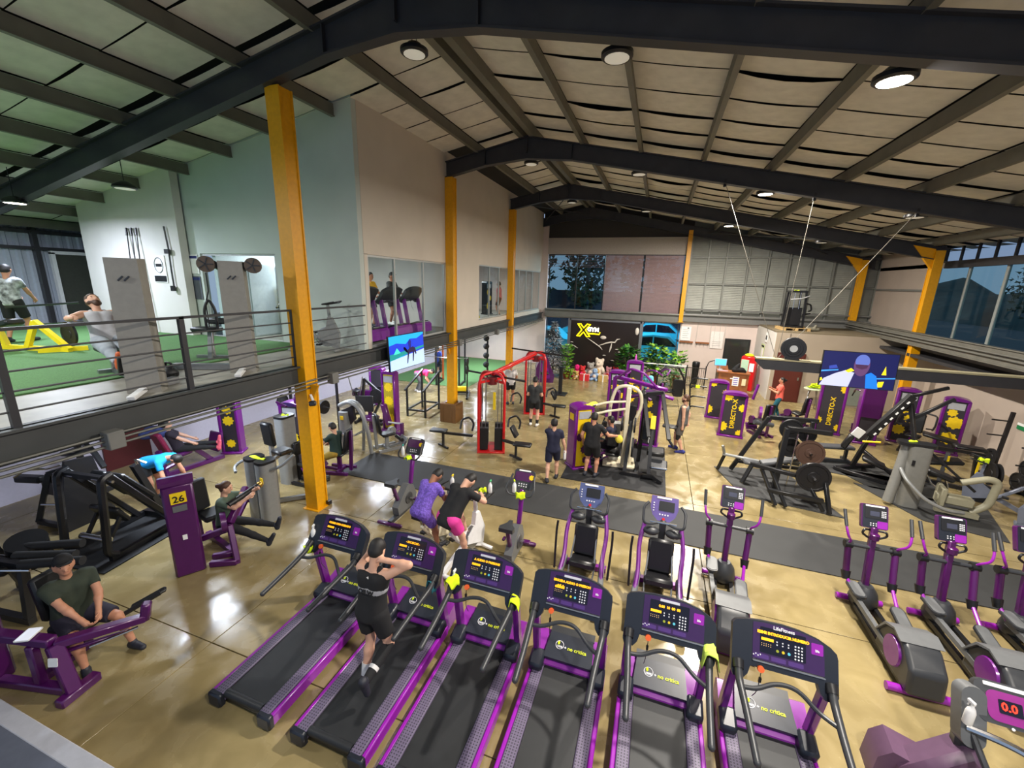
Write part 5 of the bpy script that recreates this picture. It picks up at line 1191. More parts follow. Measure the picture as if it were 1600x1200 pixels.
# bikes at right
greyb = mat('slate_frame', (116, 122, 138), .4, .2)
make_spin(7.75, 11.75, 0, 62, 'slate indoor bike with black fan wheel, left of the right pair', greyb, 'slate bikes at right', True)
make_spin(8.15, 10.75, 0, 62, 'slate indoor bike with black fan wheel, at right picture edge', greyb, 'slate bikes at right', True)
cloth((7.40, 11.95, 1.16), 'lime cloth on the handlebar of left slate bike', 0, (.16, .2), drop=.12, seed=16)
cloth((7.80, 10.95, 1.16), 'lime cloth on the handlebar of right slate bike', 40, (.14, .18), drop=.1, seed=17)
# weight trees by the wall
for i, (x, y, lab) in enumerate(((8.9, 14.0, 'left black weight tree with pegs leaning by the right wall'), (9.0, 13.0, 'right black weight tree with pegs leaning by the right wall'))):
    t = thing('weight_tree', lab, 'rack', (x, y, 0), 0, 'weight trees by the right wall')
    G().bar((0, 0, .05), (.12, .1, 1.85), .07, .07).bar((-.3, .1, .03), (.3, .1, .03), .08, .06).bar((0, -.3, .03), (0, .4, .03), .08, .06).to('mast', black, t)
    for z in (.35, .75, 1.2, 1.6): G().tube([(.06*z, .05*z, z), (.06*z-.42, .05*z-.10, z+.03)], .02, 8).to('peg', blackmetal, t)
    plate((-.12, -.02, .62 if i == 0 else .70), 'x', .22).to('weight_plate', iron, t)
    if i: plate((-.22, -.02, .36), 'x', .22).to('weight_plate', iron, t)
# machine at the bottom right corner
t = thing('stair_machine', 'grey and purple cardio machine with red digits in bottom right corner', 'cardio machine', (3.12, 4.15, 0), -6)
G().bar((-.40, .05, .16), (.10, .12, .66), .28, .30, up=(0, 1, 0), b=.06).to('drive_beam', mat('mauve_housing', (92, 66, 90), .45), t)
G().prism([(-.62, .0), (-.30, 0), (-.22, .35), (-.50, .42), (-.60, .30)], .30, frame((0, .30, .0), (1, 0, 0), (0, 0, 1))).to('rear_housing', MATS['mauve_housing'], t)
G().prism([(-.55, .0), (.6, 0), (.5, .25), (-.1, .42)], .40, frame((.1, -.05, .0), (1, 0, 0), (0, 0, 1))).to('side_shroud', dkgrey, t)
G().prism(rrect(-.09, .09, 0, .52, .08), .14, frame((-.06, .05, .80), (1, .1, 0), (0, .35, .9))).to('mast_cover', mdgrey, t)
G().bar((.02, .1, .3), (-.02, .15, 1.0), .16, .14, b=.03).to('mast', dkgrey, t)
Mc = frame((.20, .02, 1.10), (1, .05, 0), (0, .6, .8))
c = G().prism(rrect(-.24, .30, 0, .34, .08), .07, Mc @ Matrix.Translation((0, 0, -.07))).to('console', dkgrey, t)
G().prism(rrect(-.16, .27, .03, .27, .06), .005, Mc).to('face_print', mat('magenta_print', (134, 26, 122), .35), c)
G().prism(rrect(-.08, .08, .10, .21, .01), .008, Mc).to('display_window', MATS['display_glass'], c)
text('0.0', .09, Mc @ Matrix.Translation((-.01, .155, .01)), redled, c, bold=.002)
G().prism(rrect(-.17, .12, .295, .325, .004, 1), .008, Mc).to('label_strip', paper, c)
G().lathe([(.012, -.004), (.012, .004)], (0, 0, 0), 8).xf(Mc).to('button', btn, c)
G().tube([(.25*math.cos(a)*.35+.17, .25*math.sin(a)*.4+.15, .006) for a in [PI*(.75-1.5*k/10) for k in range(11)]], .008, 6).xf(Mc).to('yellow_print', mat('mustard_print', (190, 150, 40), .5), c)
G().tube([(-.10, -.02, 1.0), (.12, -.10, 1.04), (.34, -.18, 1.02), (.55, -.05, 1.02)], .03, 8, .1).to('handlebar', chrome, t)
G().tube([(-.06, .0, .98), (.0, -.18, .80), (.10, -.32, .60)], .028, 8, .1).to('handlebar_stem', dkgrey, t)
G().box((.36, -.16, 1.05), (.30, .10, .06), (.4, 0, 0), .02).to('control_pod', black, t)
bottle((2.98, 4.10, 1.08), 'white spray bottle in the holder of the bottom right machine', 20, trig=white)
cloth((3.72, 4.12, 1.12), 'lime cloth at the right edge beside bottom right console', 0, (.14, .2), drop=.08, seed=18)
# ---------------------------------------------------------------- people: one continuous surface per body
def surface(prims, h, k=.03):
    """prims: (a, b, ra, rb[, (nx,ny,nz,d) cut planes...]) round cones blended together, meshed with surface nets"""
    A = np.array([[*p[0], p[2]] for p in prims]+[[*p[1], p[3]] for p in prims])
    lo = (A[:, :3]-A[:, 3:]).min(0)-2.5*h-.01; hi = (A[:, :3]+A[:, 3:]).max(0)+2.5*h+.01
    n = np.ceil((hi-lo)/h).astype(int)+1
    F = np.full(n, 1.0, np.float32)
    ax = [lo[i]+h*np.arange(n[i]) for i in range(3)]
    for p in prims:
        a = np.array(p[0], float); b = np.array(p[1], float); ra, rb = p[2], p[3]; m = max(ra, rb)+k*1.6+h*2
        sl = []
        for i in range(3):
            l = max(0, int((min(a[i], b[i])-m-lo[i])/h)); u = min(n[i], int((max(a[i], b[i])+m-lo[i])/h)+2); sl.append(slice(l, u))
        X, Y, Z = np.meshgrid(ax[0][sl[0]], ax[1][sl[1]], ax[2][sl[2]], indexing='ij', sparse=True)
        d = b-a; L2 = max(1e-9, float(d@d))
        t = np.clip(((X-a[0])*d[0]+(Y-a[1])*d[1]+(Z-a[2])*d[2])/L2, 0, 1)
        D = np.sqrt((X-a[0]-t*d[0])**2+(Y-a[1]-t*d[1])**2+(Z-a[2]-t*d[2])**2)-(ra+(rb-ra)*t)
        if len(p) > 4:
            for c in p[4]: D = np.maximum(D, X*c[0]+Y*c[1]+Z*c[2]-c[3])
        S = F[tuple(sl)]; hh = np.clip(.5+.5*(S-D)/k, 0, 1)
        F[tuple(sl)] = S*(1-hh)+D*hh-k*hh*(1-hh)
    S = F < 0
    c = S[:-1, :-1, :-1].astype(np.int8)
    cnt = np.zeros_like(c)
    for i in (0, 1):
        for j in (0, 1):
            for l in (0, 1): cnt += S[i:S.shape[0]-1+i, j:S.shape[1]-1+j, l:S.shape[2]-1+l]
    mask = (cnt > 0) & (cnt < 8)
    idx = np.full(mask.shape, -1, int); I = np.argwhere(mask); idx[mask] = np.arange(len(I))
    acc = np.zeros((len(I), 3)); num = np.zeros(len(I))
    cor = [(i, j, l) for i in (0, 1) for j in (0, 1) for l in (0, 1)]
    val = {q: F[I[:, 0]+q[0], I[:, 1]+q[1], I[:, 2]+q[2]] for q in cor}
    for q in cor:
        for x in range(3):
            if q[x] == 0:
                r = list(q); r[x] = 1; r = tuple(r); v0, v1 = val[q], val[r]; m = (v0 < 0) != (v1 < 0)
                t = np.where(m, v0/np.where(m, v0-v1, 1), 0); P = np.zeros((len(I), 3)); P[:] = q; P[:, x] = t
                acc[m] += P[m]; num[m] += 1
    vs = lo+h*(I+acc/num[:, None])
    fs = []
    for x in range(3):
        y, z = (x+1) % 3, (x+2) % 3
        s0 = [slice(None)]*3; s1 = [slice(None)]*3; s0[x] = slice(0, -1); s1[x] = slice(1, None)
        ch = S[tuple(s0)] != S[tuple(s1)]
        E = np.argwhere(ch); E = E[(E[:, y] > 0) & (E[:, z] > 0) & (E[:, y] < mask.shape[y]) & (E[:, z] < mask.shape[z])]
        if not len(E): continue
        ins = S[E[:, 0], E[:, 1], E[:, 2]]
        q = []
        for (dy, dz) in ((-1, -1), (0, -1), (0, 0), (-1, 0)):
            e = E.copy(); e[:, y] += dy; e[:, z] += dz; q.append(idx[e[:, 0], e[:, 1], e[:, 2]])
        q = np.stack(q, 1); q[~ins] = q[~ins][:, ::-1]; fs.append(q[(q >= 0).all(1)])
    g = G(); g.v = [tuple(v) for v in vs]; g.f = [tuple(int(i) for i in f) for f in np.concatenate(fs)]
    return g
def ik(a, b, l1, l2, pole):
    a, b, pole = V(a), V(b), V(pole); d = b-a; L = min(d.length, (l1+l2)*.999); d.normalize(); b = a+d*L
    x = (l1*l1-l2*l2+L*L)/(2*L); y = math.sqrt(max(0, l1*l1-x*x)); p = pole-d*pole.dot(d)
    p = p.normalized() if p.length > 1e-5 else d.orthogonal().normalized()
    return a+d*x+p*y, b
SK = {'tan': mat('tan_skin', (186, 132, 104), .55, var=.05), 'light': mat('light_skin', (208, 160, 134), .55, var=.05), 'brown': mat('brown_skin', (150, 100, 74), .55, var=.05)}
HAIR = mat('black_hair', (22, 18, 17), .6); BRN = mat('brown_hair', (74, 48, 32), .6)
eyem = mat('eye_dark', (24, 18, 16), .3); lipm = mat('lip', (150, 84, 76), .5)
def cl(name, rgb): return mat(name, rgb, .85, var=.10, scale=9, bump=.15)
def person(label, loc, rz, h=1.72, pelvis=None, lean=4, side=0, twist=0, headp=0, heady=0, hands=((-.26, .06, .82), (.26, .06, .82)), feet=((-.11, 0, .08), (.11, 0, .08)),
           elbow=((-.4, -1, -.2), (.4, -1, -.2)), knee=((-.1, 1, .1), (.1, 1, .1)), skin='tan', hair=HAIR, hairstyle='short', top='tee', topm=None, bot='shorts', botm=None,
           shoe=None, sock=None, beard=False, fem=False, curl=.6, group='people training', stout=1.0, toe=None, cap=None, hem=.10):
    s = h/1.75; sk = SK[skin]
    t = thing('person', label, 'person', loc, rz, group)
    P = V(pelvis if pelvis else (0, 0, .93*s))
    Rm = Euler((-math.radians(lean), math.radians(side), math.radians(twist))).to_matrix()
    ux, uy, uz = Rm @ V((1, 0, 0)), Rm @ V((0, 1, 0)), Rm @ V((0, 0, 1))
    W_ = (.165 if fem else .185)*s*(.5+.5*stout); waist = P+uz*.20*s; chest = P+uz*.38*s; nb = P+uz*.50*s+uy*-.01*s
    Hm = Rm @ Euler((-math.radians(headp), 0, math.radians(heady))).to_matrix()
    hx, hy, hz = Hm @ V((1, 0, 0)), Hm @ V((0, 1, 0)), Hm @ V((0, 0, 1))
    hc = nb+uz*.06*s+hz*.125*s+hy*.02*s
    sh = [P+uz*.455*s+ux*W_*sg for sg in (-1, 1)]
    hip = [P+ux*.09*s*sg-uz*.03*s for sg in (-1, 1)]
    ua, fa, th, sn = .285*s, .255*s, .425*s, .425*s
    el, wr, kn, an = [], [], [], []
    for i in (0, 1):
        e, w = ik(sh[i], hands[i], ua, fa, elbow[i]); el.append(e); wr.append(w)
        k_, a_ = ik(hip[i], feet[i], th, sn, knee[i]); kn.append(k_); an.append(a_)
    c = []
    sx = stout*s
    for sg in (-1, 1):
        c.append((P+ux*.055*sx*sg-uz*.02*s, waist+ux*.045*sx*sg, .115*sx, .10*sx))
        c.append((waist+ux*.045*sx*sg, chest+ux*.075*s*sg, .10*sx, .105*s*(.5+.5*stout)))
        c.append((chest+ux*.07*s*sg, P+uz*.45*s+ux*W_*.7*sg, .10*s, .06*s))
    if fem:
        for sg in (-1, 1): c.append((chest+ux*.07*s*sg+uy*.08*s-uz*.01*s, chest+ux*.07*s*sg+uy*.09*s-uz*.02*s, .06*s, .055*s))
    torso = list(c)
    c.append((nb-uz*.02*s, nb+uz*.09*s+hz*.02*s, .058*s, .052*s))
    c.append((hc-hz*.02*s-hy*.015*s, hc+hz*.035*s-hy*.012*s, .082*s, .084*s)); c.append((hc-hz*.03*s+hy*.02*s, hc-hz*.075*s+hy*.045*s, .066*s, .042*s))
    c.append((hc+hz*.02*s+hy*.03*s, hc+hz*.03*s+hy*.03*s, .066*s, .062*s))
    c.append((hc-hz*.0*s+hy*.085*s, hc-hz*.03*s+hy*.105*s, .012*s, .016*s))
    for sg in (-1, 1): c.append((hc+hx*.082*s*sg-hz*.03*s, hc+hx*.087*s*sg+hz*.012*s-hy*.008*s, .013*s, .017*s))
    for i, sg in enumerate((-1, 1)):
        c.append((sh[i], el[i], .054*s*(.5+.5*stout), .041*s)); m = el[i].lerp(wr[i], .3)
        c.append((el[i], m, .040*s, .042*s)); c.append((m, wr[i], .042*s, .027*s))
        d = (wr[i]-el[i]).normalized(); c.append((wr[i], wr[i]+d*.075*s, .027*s, .036*s))
        m = hip[i].lerp(kn[i], .3); c.append((hip[i], m, .092*sx, .083*sx)); c.append((m, kn[i], .083*sx, .055*s))
        m = kn[i].lerp(an[i], .32); c.append((kn[i], m, .054*s, .057*s)); c.append((m, an[i], .057*s, .035*s))
        sd = (an[i]-kn[i]).normalized(); fd = V(toe[i]) if toe else V((sg*.18, 1, 0))
        if not toe and abs(sd.z) < .6: fd = V((0, .35, 1))
        fd = (fd-sd*fd.dot(sd)*(.9 if abs(sd.z) < .6 else .35)).normalized(); base = an[i]+(sd if abs(sd.z) < .6 else V((0, 0, -1)))*.035*s
        c.append((base-fd*.045*s, base+fd*.14*s, .036*s, .028*s)); t['_f%d' % i] = [*base, *fd]
    g = surface(c, .0165*s, .028*s)
    for i, sg in enumerate((-1, 1)):                                   # five bent fingers on each hand
        d = (wr[i]-el[i]).normalized(); nrm = V((-sg, 0, 0)) if abs(d.x) < .75 else V((0, 0, -1)); nrm = (nrm-d*nrm.dot(d)).normalized(); wv = d.cross(nrm).normalized()
        b = wr[i]+d*.085*s
        for q, (off, ln) in enumerate(((-.027, .066), (-.009, .078), (.009, .073), (.026, .056))):
            p0 = b+wv*off*s-d*.01; p1 = p0+(d*math.cos(curl*.5)+nrm*math.sin(curl*.5))*ln*.5*s; p2 = p1+(d*math.cos(curl*1.4)+nrm*math.sin(curl*1.4))*ln*.32*s; p3 = p2+(d*math.cos(curl*2.2)+nrm*math.sin(curl*2.2))*ln*.25*s
            g.tube([p0, p1, p2, p3], [.0095*s, .009*s, .008*s, .006*s], 6)
        p0 = wr[i]+d*.03*s-wv*.03*s; p1 = p0+(d*.6-wv*.5+nrm*.4)*.04*s; g.tube([p0, p1, p1+(d*.8+nrm*.5)*.03*s], [.011*s, .010*s, .007*s], 6)
    g.to('body', sk, t)
    fr = [(hc+hx*.032*s*sg+hz*.012*s+hy*.078*s) for sg in (-1, 1)]
    for f in fr: G().ell(f, (.013*s, .010*s, .009*s), 8, 6).to('eye', eyem, t)
    for f in fr: G().bar(f+hz*.022*s-hx*.018*s+hy*.006*s, f+hz*.022*s+hx*.018*s+hy*.006*s, .008*s, .007*s).to('eyebrow', hair, t)
    G().bar(hc-hz*.060*s-hx*.022*s+hy*.078*s, hc-hz*.060*s+hx*.022*s+hy*.078*s, .014*s, .011*s, b=.003).to('mouth', lipm, t)
    pl = lambda n_, pt: (n_.x, n_.y, n_.z, n_.dot(pt))
    if beard:
        surface([(hc-hz*.05*s+hy*.03*s, hc-hz*.085*s+hy*.052*s, .066*s, .046*s, [pl(hz, hc-hz*.035*s)]) , (hc-hz*.03*s+hx*.05*s, hc-hz*.03*s-hx*.05*s, .045*s, .045*s, [pl(hz, hc-hz*.02*s)])], .011*s, .01).to('beard', hair, t)
    if hairstyle != 'none':
        up = (hy*.75-hz*.62).normalized()
        hp = [(hc+hz*.0*s-hy*.022*s, hc+hz*.045*s-hy*.012*s, .092*s, .092*s, [pl(up, hc+hz*.035*s+hy*.035*s)])]
        if hairstyle == 'short': hp.append((hc+hz*.075*s+hy*.03*s, hc+hz*.08*s-hy*.03*s, .045*s, .055*s))
        if hairstyle in ('bun', 'tail'): hp.append((hc-hy*.10*s+hz*.03*s, hc-hy*.13*s+hz*.03*s, .05*s, .045*s))
        if hairstyle == 'tail': hp.append((hc-hy*.13*s, hc-hy*.15*s-hz*.2*s, .035*s, .018*s))
        if hairstyle == 'long': hp.append((hc-hy*.05*s, hc-hy*.07*s-hz*.2*s, .08*s, .05*s))
        surface(hp, .0135*s, .02*s).to('hair', hair, t)
    if cap:
        ct = surface([(hc+hz*.03*s-hy*.01*s, hc+hz*.06*s-hy*.008*s, .098*s, .092*s, [pl(-hz, hc+hz*.05*s)])], .0125*s, .01).to('cap', cap, t)
        G().prism([(-.07*s, 0), (.07*s, 0), (.06*s, .07*s), (.0, .09*s), (-.06*s, .07*s)], .008*s, frame(hc+hz*.056*s+hy*.070*s, hx, hy+hz*.1)).to('cap_brim', cap, ct)
    o = .016*s
    if top:
        cs = [(a, b, ra+o, rb+o*(2.0 if j % 3 == 2 and top != 'tank' and j < 6 else 1)) for j, (a, b, ra, rb) in enumerate(torso)]
        if top != 'tank': cs.append((sh[0].lerp(sh[1], .12), sh[0].lerp(sh[1], .88), .07*s, .07*s))
        low = P-uz*(hem*s if top != 'crop' else -.16*s); cut = [pl(-uz, low), pl(uz, P+uz*.545*s)]
        if top == 'tank': cut = [pl(-uz, low), pl(uz, P+uz*.46*s)]
        cs = [(*q, cut) for q in cs]
        cs.append((P-uz*max(.06, hem-.10)*s, P+uz*.02*s, .138*sx, .13*sx, cut))
        if top in ('tee', 'long'):
            for i in (0, 1):
                f = .62 if top == 'tee' else 1.0; e = sh[i].lerp(el[i], f); dd = (el[i]-sh[i]).normalized()
                cs.append((sh[i], e, .066*s, .060*s, [pl(dd, e)]))
                if top == 'long': dd = (wr[i]-el[i]).normalized(); cs.append((el[i], wr[i], .056*s, .04*s, [pl(dd, wr[i]-dd*.01)]))
        else:
            for i, sg in enumerate((-1, 1)): cs.append((P+uz*.38*s+ux*W_*.55*sg, nb+ux*.08*s*sg, .075*s, .035*s))
        surface(cs, .018*s, .02*s).to('shirt', topm, t)
    if bot:
        f = {'shorts': .66, 'long_shorts': .85, 'pants': 1.0, 'tights': 1.0}[bot]; oo = .020*s if bot != 'tights' else .008*s
        cs = [(P+ux*.055*sx*sg-uz*.02*s, P+ux*.05*sx*sg+uz*.08*s, .115*sx+oo*.8, .105*sx+oo*.6, [pl(uz, P+uz*.11*s)]) for sg in (-1, 1)]
        for i in (0, 1):
            e = hip[i].lerp(kn[i], f); dd = (kn[i]-hip[i]).normalized()
            cs.append((hip[i], e, .094*sx+oo, .094*sx+oo+(.060*s-.094*sx)*f*(.75 if bot != 'tights' else 1), [pl(dd, e)] if f < 1 else []))
            if f == 1.0: dd = (an[i]-kn[i]).normalized(); e = an[i]-dd*.03*s; cs.append((kn[i], kn[i].lerp(an[i], .32), .058*s+oo*.8, .058*s+oo*.8)); cs.append((kn[i].lerp(an[i], .32), e, .058*s+oo*.8, .038*s+oo, [pl(dd, e)]))
        surface(cs, .018*s, .02*s).to({'shorts': 'shorts', 'long_shorts': 'shorts', 'pants': 'trousers', 'tights': 'leggings'}[bot], botm, t)
    for i in (0, 1):
        q = t['_f%d' % i]; base, fd = V(q[:3]), V(q[3:]); del t['_f%d' % i]
        if shoe is not None:
            sd = (an[i]-kn[i]).normalized(); dn = V((0, 0, -1)) if abs(sd.z) >= .6 else sd; dn = (dn-fd*dn.dot(fd)).normalized()
            surface([(base-fd*.05*s, base+fd*.05*s-dn*.005, .048*s, .044*s, [pl(dn, base+dn*.045*s)]), (base+fd*.05*s, base+fd*.165*s+dn*.004*s, .045*s, .038*s, [pl(dn, base+dn*.045*s)]), (base-fd*.03*s, an[i]-sd*.02*s, .044*s, .042*s)], .0135*s, .015*s).to('shoe', shoe, t)
        if sock is not None: G().tube([an[i], an[i].lerp(kn[i], .36)], [.042*s, .060*s], 12).to('sock', sock, t)
    return t, dict(hc=hc, hx=hx, hy=hy, hz=hz, wr=wr, el=el, kn=kn, an=an, sh=sh, P=P, uz=uz, ux=ux, uy=uy, s=s)
blk = cl('black_cloth', (20, 20, 23)); navy = cl('navy_cloth', (26, 28, 52)); grey = cl('grey_cloth', (98, 98, 100)); wht = cl('white_cloth', (216, 214, 212)); olive = cl('olive_cloth', (44, 52, 40))
dkshoe = mat('dark_shoe', (36, 38, 48), .6); whshoe = mat('white_shoe', (215, 212, 208), .6); blueshoe = mat('blue_shoe', (34, 40, 120), .6); pinkshoe = mat('pink_shoe', (220, 90, 110), .6)

# runner on the second treadmill
r, q = person('runner in black tank seen from behind, arms raised to the head, on second treadmill', (-2.74, 3.28, 0), 0, 1.76, (0, .02, 1.13), 10, 0, 0, 12, 0, ((-.12, .22, 1.74), (.17, .12, 1.74)),
       ((-.06, -.10, .28), (.16, -.34, .56)), ((-1, .2, -1.6), (1, -.1, -1.6)), ((0, 1, .1), (.1, 1, 0)), 'light', HAIR, 'short', 'tank', blk, 'shorts', blk, dkshoe, wht, group='people on cardio machines', toe=((-.05, 1, 0), (0, -.1, -1)), fem=False)
G().tube([q['kn'][1], q['kn'][1].lerp(q['an'][1], .35), q['an'][1]], [.066, .068, .047], 12).to('legging', blk, r)
Mb = frame(q['P']+q['uz']*.27*1.0-q['uy']*.136, (1, 0, 0), q['uz'])
g = surface([(q['P']+q['uz']*.24+q['ux']*sg*.05, q['P']+q['uz']*.30+q['ux']*sg*.06, .122, .124, [(*(-q['uz']), -q['uz'].dot(q['P']+q['uz']*.235)), (*q['uz'], q['uz'].dot(q['P']+q['uz']*.30))]) for sg in (-1, 1)], .014, .02)
g.to('white_band', cl('pale_band', (150, 150, 155)), r)
text('OILW', .075, frame(q['P']+q['uz']*.268-q['uy']*.134, (1, 0, 0), q['uz']), blk, r, bold=.003)
text('v', .05, frame(q['P']+q['uz']*.43-q['uy']*.115, (1, 0, 0), q['uz']) @ Matrix.Rotation(.6, 4, 'Z'), wht, r, bold=.002)
# riders
person('person in violet crinkled dress with dark hair bent over the left white bike', (-3.40, 5.42, 0), -12, 1.66, (0, .02, 1.06), 36, 0, 0, 30, 0, ((-.15, .62, 1.14), (.15, .62, 1.14)), ((-.12, .50, .46), (.12, .28, .30)), skin='brown', hairstyle='short',
       top='tee', topm=mat('violet_cloth', (112, 84, 184), .8, var=.38, scale=34, bump=.6), bot='long_shorts', botm=mat('violet_cloth', (112, 84, 184), .8, var=.38, scale=34, bump=.6), shoe=dkshoe, fem=True, group='people on cardio machines')
person('person in black shirt and pink shorts slumped over the right white bike', (-2.86, 5.42, 0), -18, 1.76, (0, .0, 1.08), 42, 0, 0, 30, 0, ((-.10, .66, 1.20), (.12, .66, 1.22)), ((-.12, .52, .50), (.14, .26, .26)), ((-1, 0, -.4), (1, 0, -.4)), skin='light', hairstyle='short',
       top='tee', topm=blk, bot='shorts', botm=cl('pink_cloth', (218, 60, 150)), shoe=whshoe, group='people on cardio machines', stout=1.12, hem=.19)
# standing people in the hall
r, q = person('teenager in navy shirt and shorts walking away with hand at ear, holding white bottle', (-2.09, 9.43, 0), 12, 1.62, None, 2, 0, 0, 0, 0, ((-.12, .10, 1.36), (.30, .10, .78)), ((-.11, -.20, .10), (.11, .12, .08)), ((-.5, .3, -1.2), (.4, -1, 0)), skin='light', top='tee', topm=navy, bot='long_shorts', botm=navy, shoe=dkshoe)
G().lathe([(.03, -.16), (.035, -.14), (.035, .06), (.015, .10)], q['wr'][1]+V((0, 0, -.10)), 12).to('held_bottle', white, r)
r, q = person('man in black shirt seen from behind reaching right with yellow cloth by purple tower', (-1.22, 9.98, .02), -10, 1.70, None, 4, 0, 0, 6, 20, ((-.26, .08, .86), (.52, .30, 1.10)), ((-.13, 0, .08), (.13, .04, .08)), ((-.5, -1, 0), (.4, -.4, -1)), skin='tan', top='tee', topm=blk, bot='long_shorts', botm=blk, shoe=dkshoe, stout=1.15)
g = G().ell(q['wr'][1]+V((.06, .03, -.08)), (.10, .06, .11), 10, 7); g.to('held_cloth', mat('yellow_cloth', (224, 206, 70), .85), r)
person('person in navy seated behind the man in black at the purple tower', (-.82, 10.95, .02), 70, 1.68, (0, 0, .58), 6, 0, 0, 0, 0, ((-.2, .42, .9), (.2, .42, .9)), ((-.14, .42, .08), (.14, .42, .08)), skin='tan', top='tee', topm=navy, bot='shorts', botm=blk, shoe=dkshoe)
r, q = person('man with reddish beard in grey tank top and grey shorts standing with hands behind', (1.02, 12.72, 0), 78, 1.77, None, -2, 0, 0, 0, 0, ((-.24, -.05, .84), (.20, -.12, .88)), ((-.13, -.10, .08), (.13, .14, .08)), ((-.5, -1, 0), (.6, -1, 0)), skin='light', hair=BRN, top='tank', topm=cl('grey_tank', (86, 88, 88)), bot='long_shorts', botm=cl('grey_shorts', (92, 88, 86)), shoe=blueshoe, beard=True, stout=1.1)
G().tube([q['kn'][0].lerp(q['hc'], -.0)+V((0, 0, .07)), q['kn'][0]-V((0, 0, .09))], [.072, .066], 12).to('knee_sleeve', blk, r)
person('man in dark shirt and cap seen from behind beside the red pulley tower', (-3.66, 13.2, 0), 8, 1.72, None, 2, 0, 0, 14, 0, ((-.16, .26, 1.05), (.16, .26, 1.05)), ((-.11, 0, .08), (.12, -.06, .08)), skin='light', top='tee', topm=cl('charcoal_cloth', (44, 46, 48)), bot='shorts', botm=blk, shoe=whshoe, sock=blk, cap=blk)
person('person in white shirt between the red towers, head above the red beam', (-5.25, 15.3, 0), 30, 1.72, None, 4, 0, 0, 10, 0, ((-.2, .3, 1.0), (.2, .3, 1.0)), skin='tan', top='tee', topm=wht, bot='shorts', botm=blk, shoe=dkshoe)
person('woman in pale top and blue vest with white cap under the loft', (-10.0, 18.0, .02), -20, 1.66, None, 2, 0, 0, 0, 0, skin='light', top='tee', topm=cl('blue_vest', (40, 62, 140)), bot='shorts', botm=navy, shoe=dkshoe, cap=wht, fem=True, hairstyle='tail', group='people under the loft')
person('person in grey trousers and pink top bending over a bench under the loft', (-9.6, 15.4, 0), -60, 1.66, (0, 0, .82), 78, 0, 0, 20, 0, ((-.2, .5, .45), (.2, .5, .45)), ((-.12, -.05, .08), (.12, .05, .08)), skin='light', top='tee', topm=cl('hot_pink_cloth', (230, 50, 110)), bot='pants', botm=grey, shoe=whshoe, fem=True, hairstyle='bun', group='people under the loft')
person('woman in coral top and teal leggings with hands at chest near brown door', (4.65, 17.6, 0), 82, 1.62, None, 0, 0, 0, 0, 0, ((-.10, .30, 1.12), (.10, .30, 1.16)), ((-.11, .06, .08), (.11, -.10, .08)), skin='tan', top='tee', topm=cl('coral_cloth', (238, 104, 88)), bot='tights', botm=cl('teal_cloth2', (30, 92, 108)), shoe=dkshoe, fem=True, hairstyle='bun')
person('person in light blue top beside the broad leaf plants', (-.05, 17.2, 0), 150, 1.6, None, 8, 0, 0, 20, 0, ((-.2, .3, .9), (.2, .3, .9)), skin='tan', top='tee', topm=cl('light_blue_cloth', (110, 200, 214)), bot='tights', botm=blk, shoe=whshoe, fem=True, hairstyle='tail')
# seated and lying people at left
person('boy in dark green shirt seated behind the nearest yellow column', (-7.2, 7.74, 0), 88, 1.62, (0, 0, .60), 2, 0, 0, 18, 0, ((-.18, .40, .70), (.18, .40, .70)), ((-.14, .72, .16), (.14, .62, .12)), skin='light', top='tee', topm=cl('dark_green_cloth', (26, 48, 44)), bot='shorts', botm=cl('mustard_cloth', (150, 122, 40)), shoe=whshoe, group='people at left machines')
person('woman with dark bun and glasses in grey green shirt, seated at machine numbered 26', (-6.86, 4.60, 0), -62, 1.64, (0, 0, .56), 6, 0, 0, 6, 10, ((-.12, .50, 1.08), (.14, .48, 1.06)), ((-.12, .80, .34), (.12, .72, .18)), ((-.8, .2, -1), (.8, .2, -1)), skin='light', hair=BRN, hairstyle='bun', top='tee', topm=cl('sage_cloth', (72, 88, 74)), bot='tights', botm=blk, shoe=dkshoe, fem=True, group='people at left machines')
person('person in bright blue shirt bent forward behind the black press machine', (-9.85, 5.2, 0), -75, 1.74, (0, 0, .90), 76, 0, 0, 14, 0, ((-.25, .62, .45), (.25, .62, .45)), ((-.14, -.05, .08), (.14, .05, .08)), skin='tan', top='tee', topm=cl('bright_blue_cloth', (20, 150, 226)), bot='shorts', botm=blk, shoe=dkshoe, group='people at left machines')
person('woman in dark shirt and pink shoes reclining on the purple leg machine', (-10.86, 6.44, 0), -36, 1.62, (0, 0, .62), -16, 0, 0, 10, 0, ((-.2, .42, .66), (.2, .42, .66)), ((-.12, .80, .56), (.12, .82, .50)), skin='light', hairstyle='tail', top='tee', topm=cl('plum_black_cloth', (36, 28, 40)), bot='tights', botm=blk, shoe=pinkshoe, fem=True, group='people at left machines')
person('man in dark cap and olive shirt seated on dark purple machine, hands joined', (-6.60, 2.42, 0), -98, 1.76, (0, 0, .60), 4, 0, 0, -6, -8, ((-.10, .42, .70), (.06, .42, .70)), ((-.32, .52, .09), (.14, .50, .09)), ((-1, -.4, 0), (1, -.4, 0)), ((-.5, 1, 1), (.2, 1, 1)), skin='tan', top='tee', topm=olive, bot='long_shorts', botm=cl('dark_navy_shorts', (36, 34, 50)), shoe=dkshoe, cap=blk, stout=1.18, group='people at left machines')
